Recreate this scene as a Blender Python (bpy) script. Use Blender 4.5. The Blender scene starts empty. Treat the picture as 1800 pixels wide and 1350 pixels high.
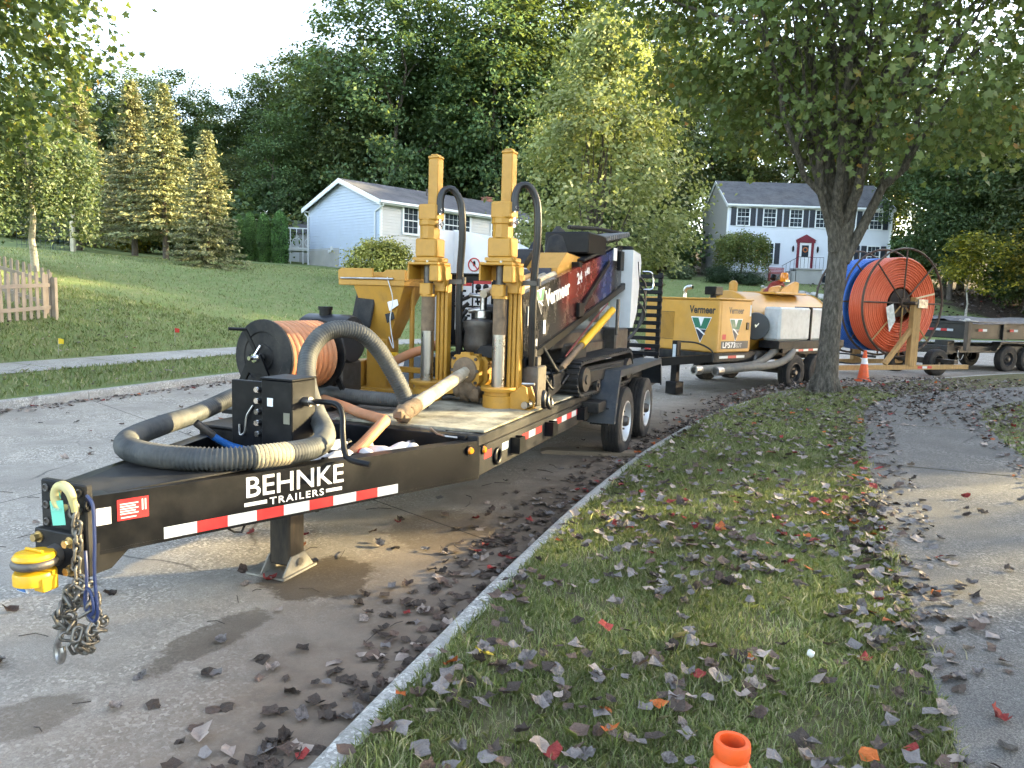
import bpy, bmesh, math, random
import numpy as np
from mathutils import Matrix, Vector, Euler

# ------------------------------------------------------------------ camera, sky, sun, exposure
SC = bpy.context.scene
COL = SC.collection
RAD = math.radians
cam_d = bpy.data.cameras.new('camera'); cam = bpy.data.objects.new('camera', cam_d); COL.objects.link(cam)
cam_d.sensor_width = 36.0; cam_d.lens = 26.0; cam_d.clip_start = 0.05; cam_d.clip_end = 2000
cam.matrix_world = Matrix.Translation((0, 0, 1.70)) @ Matrix.Rotation(RAD(90 - 6.58), 4, 'X') @ Matrix.Rotation(RAD(1.8), 4, 'Z')
SC.camera = cam
SUN_AZ, SUN_EL = 73.0, 12.5          # clockwise from +Y, degrees
W = bpy.data.worlds.new('World'); SC.world = W; W.use_nodes = True
wn = W.node_tree.nodes; wl = W.node_tree.links
bg = wn['Background']
sky = wn.new('ShaderNodeTexSky'); sky.sky_type = 'NISHITA'; sky.sun_disc = False
sky.sun_elevation = RAD(SUN_EL); sky.sun_rotation = RAD(SUN_AZ); sky.altitude = 300
sky.air_density = 0.9; sky.dust_density = 1.5; sky.ozone_density = 0.6
hsv = wn.new('ShaderNodeHueSaturation'); hsv.inputs['Saturation'].default_value = 0.72      # hazy, milky evening sky
wl.new(sky.outputs[0], hsv.inputs['Color']); wl.new(hsv.outputs[0], bg.inputs[0]); bg.inputs[1].default_value = 0.15
sd = bpy.data.lights.new('sun', 'SUN'); sun = bpy.data.objects.new('sun', sd); COL.objects.link(sun)
sd.energy = 5.0; sd.angle = RAD(0.53); sd.color = (1.0, 0.80, 0.42)
_d = Vector((math.sin(RAD(SUN_AZ)) * math.cos(RAD(SUN_EL)), math.cos(RAD(SUN_AZ)) * math.cos(RAD(SUN_EL)), math.sin(RAD(SUN_EL))))
sun.rotation_euler = _d.to_track_quat('Z', 'Y').to_euler(); sun.location = (40, 12, 30)
SC.view_settings.view_transform = 'Standard'; SC.view_settings.look = 'None'
SC.view_settings.exposure = 3.0; SC.view_settings.gamma = 1.0; SC.view_settings.use_curve_mapping = False
SC.render.engine = 'CYCLES'
SC.cycles.use_denoising = True; SC.cycles.use_adaptive_sampling = True; SC.cycles.adaptive_threshold = 0.03
SC.cycles.max_bounces = 4; SC.cycles.diffuse_bounces = 2; SC.cycles.glossy_bounces = 2
SC.cycles.transmission_bounces = 2; SC.cycles.transparent_max_bounces = 6
SC.cycles.caustics_reflective = False; SC.cycles.caustics_refractive = False

# ------------------------------------------------------------------ mesh helpers
def catmull(pts, per=8, closed=False):
    P = [Vector(p) for p in pts]; out = []
    n = len(P)
    for i in range(n if closed else n - 1):
        if closed: p0, p1, p2, p3 = P[i - 1], P[i], P[(i + 1) % n], P[(i + 2) % n]
        else:
            p1, p2 = P[i], P[i + 1]
            p0 = P[i - 1] if i > 0 else p1 * 2 - p2
            p3 = P[i + 2] if i + 2 < n else p2 * 2 - p1
        for k in range(per):
            t = k / per
            out.append(0.5 * ((2 * p1) + (p2 - p0) * t + (2 * p0 - 5 * p1 + 4 * p2 - p3) * t * t + (3 * p1 - p0 - 3 * p2 + p3) * t ** 3))
    if not closed: out.append(P[-1].copy())
    return out

def resample(pts, step):
    P = [Vector(p) for p in pts]; d = [0]
    for a, b in zip(P, P[1:]): d.append(d[-1] + (b - a).length)
    n = max(2, int(round(d[-1] / step)) + 1); out = []; j = 0
    for i in range(n):
        s = d[-1] * i / (n - 1)
        while j < len(d) - 2 and d[j + 1] < s: j += 1
        t = (s - d[j]) / max(1e-9, d[j + 1] - d[j]); out.append(P[j].lerp(P[j + 1], t))
    return out

class MB:
    def __init__(s): s.V = []; s.F = []; s.I = []; s.mi = 0; s.X = None
    def m(s, i): s.mi = i; return s
    def add(s, vs, fs):
        o = len(s.V)
        for v in vs:
            v = Vector(v)
            s.V.append(tuple(s.X @ v) if s.X is not None else tuple(v))
        for f in fs: s.F.append(tuple(i + o for i in f)); s.I.append(s.mi)
        return s
    def box(s, x0, x1, y0, y1, z0, z1, ch=0.0):
        return s.cb(((x0 + x1) / 2, (y0 + y1) / 2, (z0 + z1) / 2), (abs(x1 - x0), abs(y1 - y0), abs(z1 - z0)), None, ch)
    def cb(s, c, size, rot=None, ch=0.0):
        hx, hy, hz = size[0] / 2, size[1] / 2, size[2] / 2
        if rot is None: R = Matrix.Identity(3)
        elif isinstance(rot, Matrix): R = rot.to_3x3()
        else: R = Euler(rot).to_matrix()
        c = Vector(c); ch = min(ch, hx * .9, hy * .9, hz * .9)
        if ch <= 0:
            vs = [c + R @ Vector((hx * a, hy * b, hz * d)) for d in (-1, 1) for b in (-1, 1) for a in (-1, 1)]
            return s.add(vs, [(0, 2, 3, 1), (4, 5, 7, 6), (0, 1, 5, 4), (2, 6, 7, 3), (0, 4, 6, 2), (1, 3, 7, 5)])
        vs = []; idx = {}
        for d in (-1, 1):
            for b in (-1, 1):
                for a in (-1, 1):
                    for ax in range(3):
                        q = [a * (hx - ch), b * (hy - ch), d * (hz - ch)]
                        q[ax] = (a * hx, b * hy, d * hz)[ax]
                        idx[(a, b, d, ax)] = len(vs); vs.append(c + R @ Vector(q))
        fs = []
        for sg in (-1, 1):
            fs.append([idx[(sg, b, d, 0)] for b, d in ((-1, -1), (1, -1), (1, 1), (-1, 1))][::sg])
            fs.append([idx[(a, sg, d, 1)] for a, d in ((-1, -1), (-1, 1), (1, 1), (1, -1))][::sg])
            fs.append([idx[(a, b, sg, 2)] for a, b in ((-1, -1), (1, -1), (1, 1), (-1, 1))][::sg])
        for p in (-1, 1):
            for q in (-1, 1):
                fs.append([idx[(-1, p, q, 1)], idx[(1, p, q, 1)], idx[(1, p, q, 2)], idx[(-1, p, q, 2)]][::(1 if p * q > 0 else -1)])
                fs.append([idx[(p, -1, q, 0)], idx[(p, -1, q, 2)], idx[(p, 1, q, 2)], idx[(p, 1, q, 0)]][::(1 if p * q > 0 else -1)])
                fs.append([idx[(p, q, -1, 0)], idx[(p, q, 1, 0)], idx[(p, q, 1, 1)], idx[(p, q, -1, 1)]][::(1 if p * q > 0 else -1)])
        for a in (-1, 1):
            for b in (-1, 1):
                for d in (-1, 1):
                    fs.append([idx[(a, b, d, 0)], idx[(a, b, d, 1)], idx[(a, b, d, 2)]][::(1 if a * b * d > 0 else -1)])
        return s.add(vs, fs)
    def beam(s, p0, p1, w, h, up=(0, 0, 1), ch=0.0):
        p0, p1 = Vector(p0), Vector(p1); y = (p1 - p0); L = y.length; y.normalize()
        x = y.cross(Vector(up))
        if x.length < 1e-5: x = y.cross(Vector((1, 0, 0)))
        x.normalize(); z = x.cross(y)
        R = Matrix((x, y, z)).transposed()
        return s.cb((p0 + p1) / 2, (w, L, h), R, ch)
    def cyl(s, p0, p1, r0, r1=None, n=16, cap=True):
        r1 = r0 if r1 is None else r1
        return s.lathe([(r0, 0), (r1, 1)], p0, p1, n, cap)
    def lathe(s, prof, p0, p1, n=20, cap=True):
        p0, p1 = Vector(p0), Vector(p1); ax = p1 - p0; q = ax.to_track_quat('Z', 'Y')
        vs = []; fs = []
        for r, h in prof:
            for i in range(n):
                a = 2 * math.pi * i / n
                vs.append(p0 + ax * h + q @ Vector((r * math.cos(a), r * math.sin(a), 0)))
        for j in range(len(prof) - 1):
            for i in range(n):
                k = (i + 1) % n
                fs.append((j * n + i, j * n + k, (j + 1) * n + k, (j + 1) * n + i))
        if cap:
            if prof[0][0] > 1e-6: fs.append(tuple(range(n))[::-1])
            if prof[-1][0] > 1e-6: fs.append(tuple((len(prof) - 1) * n + i for i in range(n)))
        return s.add(vs, fs)
    def tube(s, pts, r, n=10, closed=False, cap=True):
        P = [Vector(p) for p in pts]; m = len(P); vs = []; fs = []
        rr = r if isinstance(r, (list, tuple)) else [r] * m
        T = []
        for i in range(m):
            if closed: t = P[(i + 1) % m] - P[i - 1]
            else: t = P[min(i + 1, m - 1)] - P[max(i - 1, 0)]
            if t.length < 1e-9: t = Vector((0, 0, 1))
            T.append(t.normalized())
        nrm = T[0].cross(Vector((0, 0, 1)))
        if nrm.length < 1e-3: nrm = T[0].cross(Vector((1, 0, 0)))
        nrm.normalize()
        for i in range(m):
            nrm = nrm - T[i] * nrm.dot(T[i])
            if nrm.length < 1e-6: nrm = T[i].orthogonal()
            nrm.normalize(); b = T[i].cross(nrm)
            for k in range(n):
                a = 2 * math.pi * k / n
                vs.append(P[i] + (nrm * math.cos(a) + b * math.sin(a)) * rr[i])
        for i in range(m if closed else m - 1):
            j = (i + 1) % m
            for k in range(n):
                l = (k + 1) % n
                fs.append((i * n + k, i * n + l, j * n + l, j * n + k))
        if cap and not closed: fs.append(tuple(range(n))[::-1]); fs.append(tuple((m - 1) * n + k for k in range(n)))
        return s.add(vs, fs)
    def torus(s, c, axis, R, r, n=24, k=10):
        q = Vector(axis).to_track_quat('Z', 'Y'); c = Vector(c)
        return s.tube([c + q @ Vector((R * math.cos(2 * math.pi * i / n), R * math.sin(2 * math.pi * i / n), 0)) for i in range(n)], r, k, closed=True)
    def prism(s, poly, ax, lo, hi):
        def p3(u, v, w): return {'x': (w, u, v), 'y': (u, w, v), 'z': (u, v, w)}[ax]
        n = len(poly); vs = [p3(u, v, lo) for u, v in poly] + [p3(u, v, hi) for u, v in poly]
        fs = [tuple(range(n))[::-1], tuple(range(n, 2 * n))] + [(i, (i + 1) % n, n + (i + 1) % n, n + i) for i in range(n)]
        return s.add(vs, fs)
    def blob(s, c, r, n=10, m=6, sq=(1, 1, 1), seed=0, jit=0.0):
        rn = random.Random(seed); c = Vector(c); vs = []; fs = []
        vs.append(c + Vector((0, 0, r * sq[2])))
        for j in range(1, m):
            for i in range(n):
                a = 2 * math.pi * i / n; b = math.pi * j / m; k = r * (1 + jit * rn.uniform(-1, 1))
                vs.append(c + Vector((math.sin(b) * math.cos(a) * k * sq[0], math.sin(b) * math.sin(a) * k * sq[1], math.cos(b) * k * sq[2])))
        vs.append(c - Vector((0, 0, r * sq[2])))
        for i in range(n): fs.append((0, 1 + i, 1 + (i + 1) % n))
        for j in range(m - 2):
            for i in range(n):
                a = 1 + j * n; fs.append((a + i, a + n + i, a + n + (i + 1) % n, a + (i + 1) % n))
        a = 1 + (m - 2) * n
        for i in range(n): fs.append((a + i, len(vs) - 1, a + (i + 1) % n))
        return s.add(vs, fs)
    def mesh(s, name, mats, smooth=40, recalc=True):
        me = bpy.data.meshes.new(name); me.from_pydata(s.V, [], s.F)
        for mt in (mats if isinstance(mats, (list, tuple)) else [mats]): me.materials.append(mt)
        if any(s.I): me.polygons.foreach_set('material_index', s.I)
        if recalc:
            bm = bmesh.new(); bm.from_mesh(me); bmesh.ops.recalc_face_normals(bm, faces=bm.faces); bm.to_mesh(me); bm.free()
        if smooth: me.shade_smooth(); me.set_sharp_from_angle(angle=RAD(smooth))
        me.update(); return me
    def build(s, name, mats, parent=None, smooth=40, loc=None, recalc=True, label=None):
        return put(name, s.mesh(name, mats, smooth, recalc), parent, loc, label)

def put(name, me, parent=None, loc=None, label=None):
    o = bpy.data.objects.new(name, me); COL.objects.link(o)
    if parent is not None: o.parent = parent
    if loc is not None: o.location = loc
    if label: o['label'] = label
    return o
def tag(o, label=None, cat=None, group=None, kind=None):
    if label: o['label'] = label
    if cat: o['category'] = cat
    if group: o['group'] = group
    if kind: o['kind'] = kind
    return o
def thing(name, label, cat, loc=(0, 0, 0), heading=0.0, group=None):
    o = bpy.data.objects.new(name, None); COL.objects.link(o); o.empty_display_size = .2
    o.location = loc; o.rotation_euler = (0, 0, -RAD(heading))
    return tag(o, label, cat, group)
KIDS = {}
def copy_tree(o, parent=None, kids=None):
    c = o.copy(); COL.objects.link(c); c.parent = parent
    for ch in (kids if kids is not None else list(o.children)): copy_tree(ch, c)
    return c
def arrmesh(name, V, nper, mats, mi=None, smooth=False):
    """V: (N*nper,3) array, every nper consecutive verts one polygon"""
    V = np.asarray(V, np.float32); nv = len(V); npoly = nv // nper
    me = bpy.data.meshes.new(name); me.vertices.add(nv); me.vertices.foreach_set('co', V.ravel())
    me.loops.add(nv); me.loops.foreach_set('vertex_index', np.arange(nv, dtype=np.int32))
    me.polygons.add(npoly); me.polygons.foreach_set('loop_start', np.arange(0, nv, nper, dtype=np.int32))
    me.polygons.foreach_set('loop_total', np.full(npoly, nper, np.int32))
    for mt in (mats if isinstance(mats, (list, tuple)) else [mats]): me.materials.append(mt)
    if mi is not None: me.polygons.foreach_set('material_index', np.asarray(mi, np.int32))
    me.update(calc_edges=True); return me
def text_mesh(name, txt, mat, size=1.0, bold=0.0, ext=0.001, spacing=1.0, align='LEFT', shear=0.0):
    cu = bpy.data.curves.new(name, 'FONT'); cu.body = txt; cu.size = size; cu.offset = bold; cu.extrude = ext
    cu.space_character = spacing; cu.align_x = align; cu.resolution_u = 4; cu.shear = shear
    to = bpy.data.objects.new(name + '_src', cu); COL.objects.link(to)
    dg = bpy.context.evaluated_depsgraph_get(); me = bpy.data.meshes.new_from_object(to.evaluated_get(dg))
    bpy.data.objects.remove(to); bpy.data.curves.remove(cu)
    me.name = name; me.materials.clear(); me.materials.append(mat); return me
def text_on(name, txt, mat, parent, origin, xdir, updir, size, width=None, **kw):
    me = text_mesh(name, txt, mat, size, **kw)
    xs = [v.co.x for v in me.vertices]; k = 1.0
    if width: k = width / (max(xs) - min(xs))
    x = Vector(xdir).normalized(); y = Vector(updir).normalized(); z = x.cross(y).normalized()
    M4 = Matrix.Translation(Vector(origin)) @ Matrix((x, y, z)).transposed().to_4x4() @ Matrix.Diagonal((k, 1, 1, 1))
    me.transform(M4); return put(name, me, parent)

# ------------------------------------------------------------------ materials
MATS = {}
def nodes_of(name):
    mt = bpy.data.materials.new(name); mt.use_nodes = True; nt = mt.node_tree
    return mt, nt, nt.nodes['Principled BSDF']
def mixrgb(nt, fac, a, b, mode='MIX'):
    n = nt.nodes.new('ShaderNodeMix'); n.data_type = 'RGBA'; n.blend_type = mode
    for sock, v in ((n.inputs[0], fac), (n.inputs[6], a), (n.inputs[7], b)):
        if hasattr(v, 'links') or hasattr(v, 'is_linked'): nt.links.new(v, sock)
        elif isinstance(v, (int, float)): sock.default_value = v
        else: sock.default_value = (*v[:3], 1)
    return n.outputs[2]
def noise(nt, scale, detail=4, rough=.55, vec=None, dist=0):
    n = nt.nodes.new('ShaderNodeTexNoise'); n.inputs['Scale'].default_value = scale; n.inputs['Detail'].default_value = detail
    n.inputs['Roughness'].default_value = rough; n.inputs['Distortion'].default_value = dist
    if vec is not None: nt.links.new(vec, n.inputs['Vector'])
    return n.outputs['Fac']
def ramp(nt, fac, a, b, va=0.0, vb=1.0):
    n = nt.nodes.new('ShaderNodeMapRange'); nt.links.new(fac, n.inputs[0])
    n.inputs[1].default_value = a; n.inputs[2].default_value = b; n.inputs[3].default_value = va; n.inputs[4].default_value = vb
    return n.outputs[0]
def math_n(nt, op, a, b=None):
    n = nt.nodes.new('ShaderNodeMath'); n.operation = op
    for sock, v in ((n.inputs[0], a), (n.inputs[1], b)):
        if v is None: continue
        if hasattr(v, 'is_linked'): nt.links.new(v, sock)
        else: sock.default_value = v
    return n.outputs[0]
def coord(nt, which='Object'):
    n = nt.nodes.new('ShaderNodeTexCoord'); return n.outputs[which]
def stretch(nt, vec, sc):
    n = nt.nodes.new('ShaderNodeMapping'); nt.links.new(vec, n.inputs[0]); n.inputs['Scale'].default_value = sc; return n.outputs[0]
def M(name, c, rough=.5, metal=0.0, var=.12, scale=6, bump=0.0, bscale=80, dirt=None, damt=.0, dscale=3, dthr=.5, coat=0.0, spec=.5, st=None, rvar=.12, bdist=.01):
    if name in MATS: return MATS[name]
    mt, nt, b = nodes_of(name); L = nt.links
    v = coord(nt)
    if st: v = stretch(nt, v, st)
    f = noise(nt, scale, 5, .6, v)
    c1 = tuple(x * (1 - var) for x in c); c2 = tuple(min(1, x * (1 + var)) for x in c)
    col = mixrgb(nt, ramp(nt, f, .3, .7), c1, c2)
    if dirt is not None:
        g = noise(nt, dscale, 7, .68, v)
        fac = ramp(nt, g, dthr - .08, dthr + .22, 0, damt)
        col = mixrgb(nt, fac, col, dirt)
        rr = ramp(nt, fac, 0, 1, rough, min(1, rough + .4)); L.new(rr, b.inputs['Roughness'])
    elif rvar:
        L.new(ramp(nt, f, .3, .7, max(.03, rough - rvar), min(1, rough + rvar)), b.inputs['Roughness'])
    else: b.inputs['Roughness'].default_value = rough
    L.new(col, b.inputs['Base Color']); b.inputs['Metallic'].default_value = metal
    b.inputs['Specular IOR Level'].default_value = spec
    if coat: b.inputs['Coat Weight'].default_value = coat; b.inputs['Coat Roughness'].default_value = .12
    if bump:
        bn = nt.nodes.new('ShaderNodeBump'); bn.inputs['Strength'].default_value = min(1, bump); bn.inputs['Distance'].default_value = bdist
        L.new(noise(nt, bscale, 5, .65, v), bn.inputs['Height']); L.new(bn.outputs[0], b.inputs['Normal'])
    MATS[name] = mt; return mt
def leafmat(name, cols, trans=.35, rough=.55, objvar=.25, ps=.35):
    if name in MATS: return MATS[name]
    mt, nt, b = nodes_of(name); L = nt.links
    g = nt.nodes.new('ShaderNodeNewGeometry'); cr = nt.nodes.new('ShaderNodeValToRGB')
    el = cr.color_ramp.elements
    while len(el) < len(cols): el.new(.5)
    for i, (p, c) in enumerate(cols): el[i].position = p; el[i].color = (*c, 1)
    L.new(g.outputs['Random Per Island'], cr.inputs[0])
    oi = nt.nodes.new('ShaderNodeObjectInfo')
    k = ramp(nt, oi.outputs['Random'], 0, 1, 1 - objvar, 1 + objvar)
    pn = noise(nt, ps, 3, .5, coord(nt)); k2 = ramp(nt, pn, .3, .7, .62, 1.38)
    hs = nt.nodes.new('ShaderNodeHueSaturation'); L.new(cr.outputs[0], hs.inputs['Color']); L.new(math_n(nt, 'MULTIPLY', k, k2), hs.inputs['Value'])
    L.new(ramp(nt, oi.outputs['Random'], 0, 1, .485, .515), hs.inputs['Hue'])
    col = hs.outputs[0]
    L.new(col, b.inputs['Base Color']); b.inputs['Roughness'].default_value = rough; b.inputs['Specular IOR Level'].default_value = .35
    tr = nt.nodes.new('ShaderNodeBsdfTranslucent'); L.new(mixrgb(nt, .35, col, (.35, .42, .04)), tr.inputs[0])
    mx = nt.nodes.new('ShaderNodeMixShader'); mx.inputs[0].default_value = trans
    L.new(b.outputs[0], mx.inputs[1]); L.new(tr.outputs[0], mx.inputs[2])
    L.new(mx.outputs[0], nt.nodes['Material Output'].inputs[0])
    MATS[name] = mt; return mt
def glass_mat(name, c, rough=.08):
    return M(name, c, rough=rough, var=.5, scale=1.5, rvar=0, spec=.25)
BLACK = M('black paint', (.004, .0045, .006), .38, var=.25, spec=.22, dirt=(.06, .055, .05), damt=.34, dscale=2.5, dthr=.55)
BLACKD = M('dusty black paint', (.008, .009, .011), .5, spec=.22, var=.3, dirt=(.13, .115, .095), damt=.36, dscale=4, dthr=.48, bump=.12, bscale=140)
RUBBER = M('tyre rubber', (.014, .014, .015), .78, var=.25, scale=12, dirt=(.13, .105, .08), damt=.35, dscale=5, dthr=.5, bump=.15, bscale=160)
YEL = M('machine yellow', (.48, .245, .028), .45, var=.18, dirt=(.11, .07, .032), damt=.6, dscale=6, dthr=.53, bump=.12, bscale=45)
YELS = M('mud tank yellow', (.52, .265, .04), .4, var=.08, dirt=(.36, .27, .14), damt=.3, dscale=2, dthr=.52)
YELB = M('safety yellow', (.75, .42, .01), .38, var=.08, dirt=(.2, .12, .04), damt=.25, dscale=9)
STEEL = M('worn steel', (.42, .41, .4), .32, 1.0, var=.25, scale=14, dirt=(.12, .09, .06), damt=.5, dscale=9, dthr=.52)
CHROME = M('bright steel', (.62, .62, .63), .18, 1.0, var=.1)
DSTEEL = M('dark greased steel', (.09, .085, .08), .42, .7, var=.3, scale=14, dirt=(.1, .07, .05), damt=.5, dscale=8)
WHITEP = M('white paint', (.72, .74, .76), .35, var=.05, dirt=(.4, .36, .3), damt=.25, dscale=2.5, dthr=.55)
WHITE = M('white print', (.78, .79, .8), .5, var=.06, dirt=(.4, .38, .35), damt=.2, dscale=15)
RED = M('red print', (.50, .018, .022), .42, var=.12, scale=20, dirt=(.25, .05, .04), damt=.25, dscale=14)
SILVW = M('reflective white', (.52, .57, .61), .35, var=.08, scale=30, dirt=(.4, .4, .4), damt=.25, dscale=25, dthr=.5)
HOSEG = M('grey suction hose', (.048, .053, .055), .6, var=.4, scale=9, dirt=(.17, .16, .14), damt=.6, dscale=5, dthr=.48)
HOSEK = M('black hydraulic hose', (.012, .012, .013), .38, var=.2, dirt=(.07, .06, .05), damt=.2)
HOSEO = M('orange hose', (.50, .20, .085), .55, var=.15, scale=7, dirt=(.42, .28, .17), damt=.5, dscale=5)
WOODP = M('pale plywood', (.42, .39, .29), .8, var=.25, scale=4, dirt=(.06, .05, .035), damt=.92, dscale=3.6, dthr=.46, bump=.3, bscale=60)
WOODD = M('weathered deck boards', (.17, .15, .12), .85, var=.35, scale=5, st=(8, .7, 8), dirt=(.06, .05, .04), damt=.6, dscale=3, bump=.3, bscale=50)
WOODT = M('treated timber', (.38, .23, .09), .75, var=.25, scale=5, st=(5, 5, 1), bump=.15, bscale=40)
MUD = M('dried mud', (.17, .12, .075), .9, var=.35, scale=14, bump=.7, bscale=55)
ALU = M('silver wheel', (.60, .62, .64), .38, .65, var=.1, dirt=(.25, .23, .2), damt=.3, dscale=6)
AMBER = M('amber lens', (.75, .24, .01), .2, var=.1, coat=.6)
# ================================================================== the setting: terrain, street, kerbs, walks
R_CTL = [(-12, -34), (-6.2, -16), (-3.0, -6), (-1.35, 0.0), (-.65, 2.32), (-.35, 3.21), (.03, 4.32), (.77, 6.28), (1.79, 8.56), (3.38, 11.44), (5.6, 14.3), (9.76, 17.4), (13.97, 20.16), (22, 24.3), (40, 30.5), (80, 40), (140, 52)]
L_CTL = [(-19, -30), (-14, -14), (-9.6, 2.8), (-6.82, 9.75), (-6.18, 11.38), (-5.32, 13.73), (-3.4, 18.2), (-.3, 22.9), (4.2, 27), (10, 30.5), (20, 34.5), (40, 40.5), (80, 50), (140, 62)]
def curve2(ctl, n):
    p = catmull([(x, y, 0) for x, y in ctl], 24); L = sum((b - a).length for a, b in zip(p, p[1:]))
    return resample(p, L / (n - 1))
NS = 640
RK = curve2(R_CTL, NS); LK = curve2(L_CTL, NS)
RKa = np.array([(p.x, p.y) for p in RK]); LKa = np.array([(p.x, p.y) for p in LK])
def side_of(P, x, y):
    d2 = (P[:, 0] - x) ** 2 + (P[:, 1] - y) ** 2; i = int(np.argmin(d2)); j = min(max(i, 1), len(P) - 2)
    t = P[j + 1] - P[j - 1]; t = t / np.linalg.norm(t)
    return (x - P[i, 0]) * t[1] - (y - P[i, 1]) * t[0], i      # >0 right of the curve
def sstep(x, a, b):
    t = min(1, max(0, (x - a) / (b - a))); return t * t * (3 - 2 * t)
def hL(d, x, y=0):
    s = 3.3 + 1.5 * sstep(x, 2, 20)
    z = .125 + .03 * min(d, 3.6)
    if d > 3.6: z += s * math.tanh(.20 * (d - 3.6) / s) + .012 * (d - 3.6)
    if d > 32: z += .1 * (d - 32)
    return z + .05 * math.sin(x * .31 + 1) * math.sin(y * .27) * sstep(d, 4, 12)
def hR(d): return .125 + .012 * min(d, 4) + (.02 * (d - 4) if d > 4 else 0)
def gz(x, y):
    dl, _ = side_of(LKa, x, y)
    if dl < 0: return hL(-dl, x, y)
    dr, _ = side_of(RKa, x, y)
    return hR(dr) if dr > 0 else 0.0
def nrm2(P, i):
    j = min(max(i, 1), len(P) - 2); t = P[j + 1] - P[j - 1]; t = Vector((t.x, t.y, 0)).normalized(); return Vector((t.y, -t.x, 0))   # to the right

# --- ground materials
def grass_ground():
    mt, nt, b = nodes_of('lawn'); L = nt.links; v = coord(nt)
    f1 = noise(nt, .35, 4, .6, v); f2 = noise(nt, 14, 6, .7, v); f3 = noise(nt, 2.2, 5, .6, v)
    c = mixrgb(nt, ramp(nt, f1, .35, .65), (.15, .215, .07), (.205, .27, .10))
    c = mixrgb(nt, ramp(nt, f3, .4, .72), c, (.25, .265, .125))
    c = mixrgb(nt, ramp(nt, f2, .45, .75, 0, .6), c, (.07, .085, .035))
    sp = nt.nodes.new('ShaderNodeSeparateXYZ'); L.new(v, sp.inputs[0])
    # woodland floor (dead leaves) on the far bank to the right and under the trees behind the houses
    wob = math_n(nt, 'MULTIPLY', noise(nt, .25, 4, .6, v), 9.0)
    g1 = ramp(nt, math_n(nt, 'ADD', math_n(nt, 'ADD', sp.outputs[1], wob), math_n(nt, 'MULTIPLY', sp.outputs[0], -.25)), 39.5, 42.5)
    g2 = ramp(nt, math_n(nt, 'ADD', sp.outputs[0], wob), 33.5, 36)
    g4 = ramp(nt, math_n(nt, 'ADD', sp.outputs[1], wob), 62, 67)
    lit = math_n(nt, 'MAXIMUM', math_n(nt, 'MULTIPLY', g1, g2), g4)
    lc = mixrgb(nt, ramp(nt, noise(nt, 9, 6, .7, v), .35, .7), (.035, .026, .02), (.12, .092, .07))
    c = mixrgb(nt, lit, c, lc)
    L.new(c, b.inputs['Base Color']); b.inputs['Roughness'].default_value = .9; b.inputs['Specular IOR Level'].default_value = .15
    bn = nt.nodes.new('ShaderNodeBump'); bn.inputs['Strength'].default_value = .8; bn.inputs['Distance'].default_value = .05
    L.new(noise(nt, 22, 6, .75, v), bn.inputs['Height']); L.new(bn.outputs[0], b.inputs['Normal'])
    return mt
LAWN = grass_ground()
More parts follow.
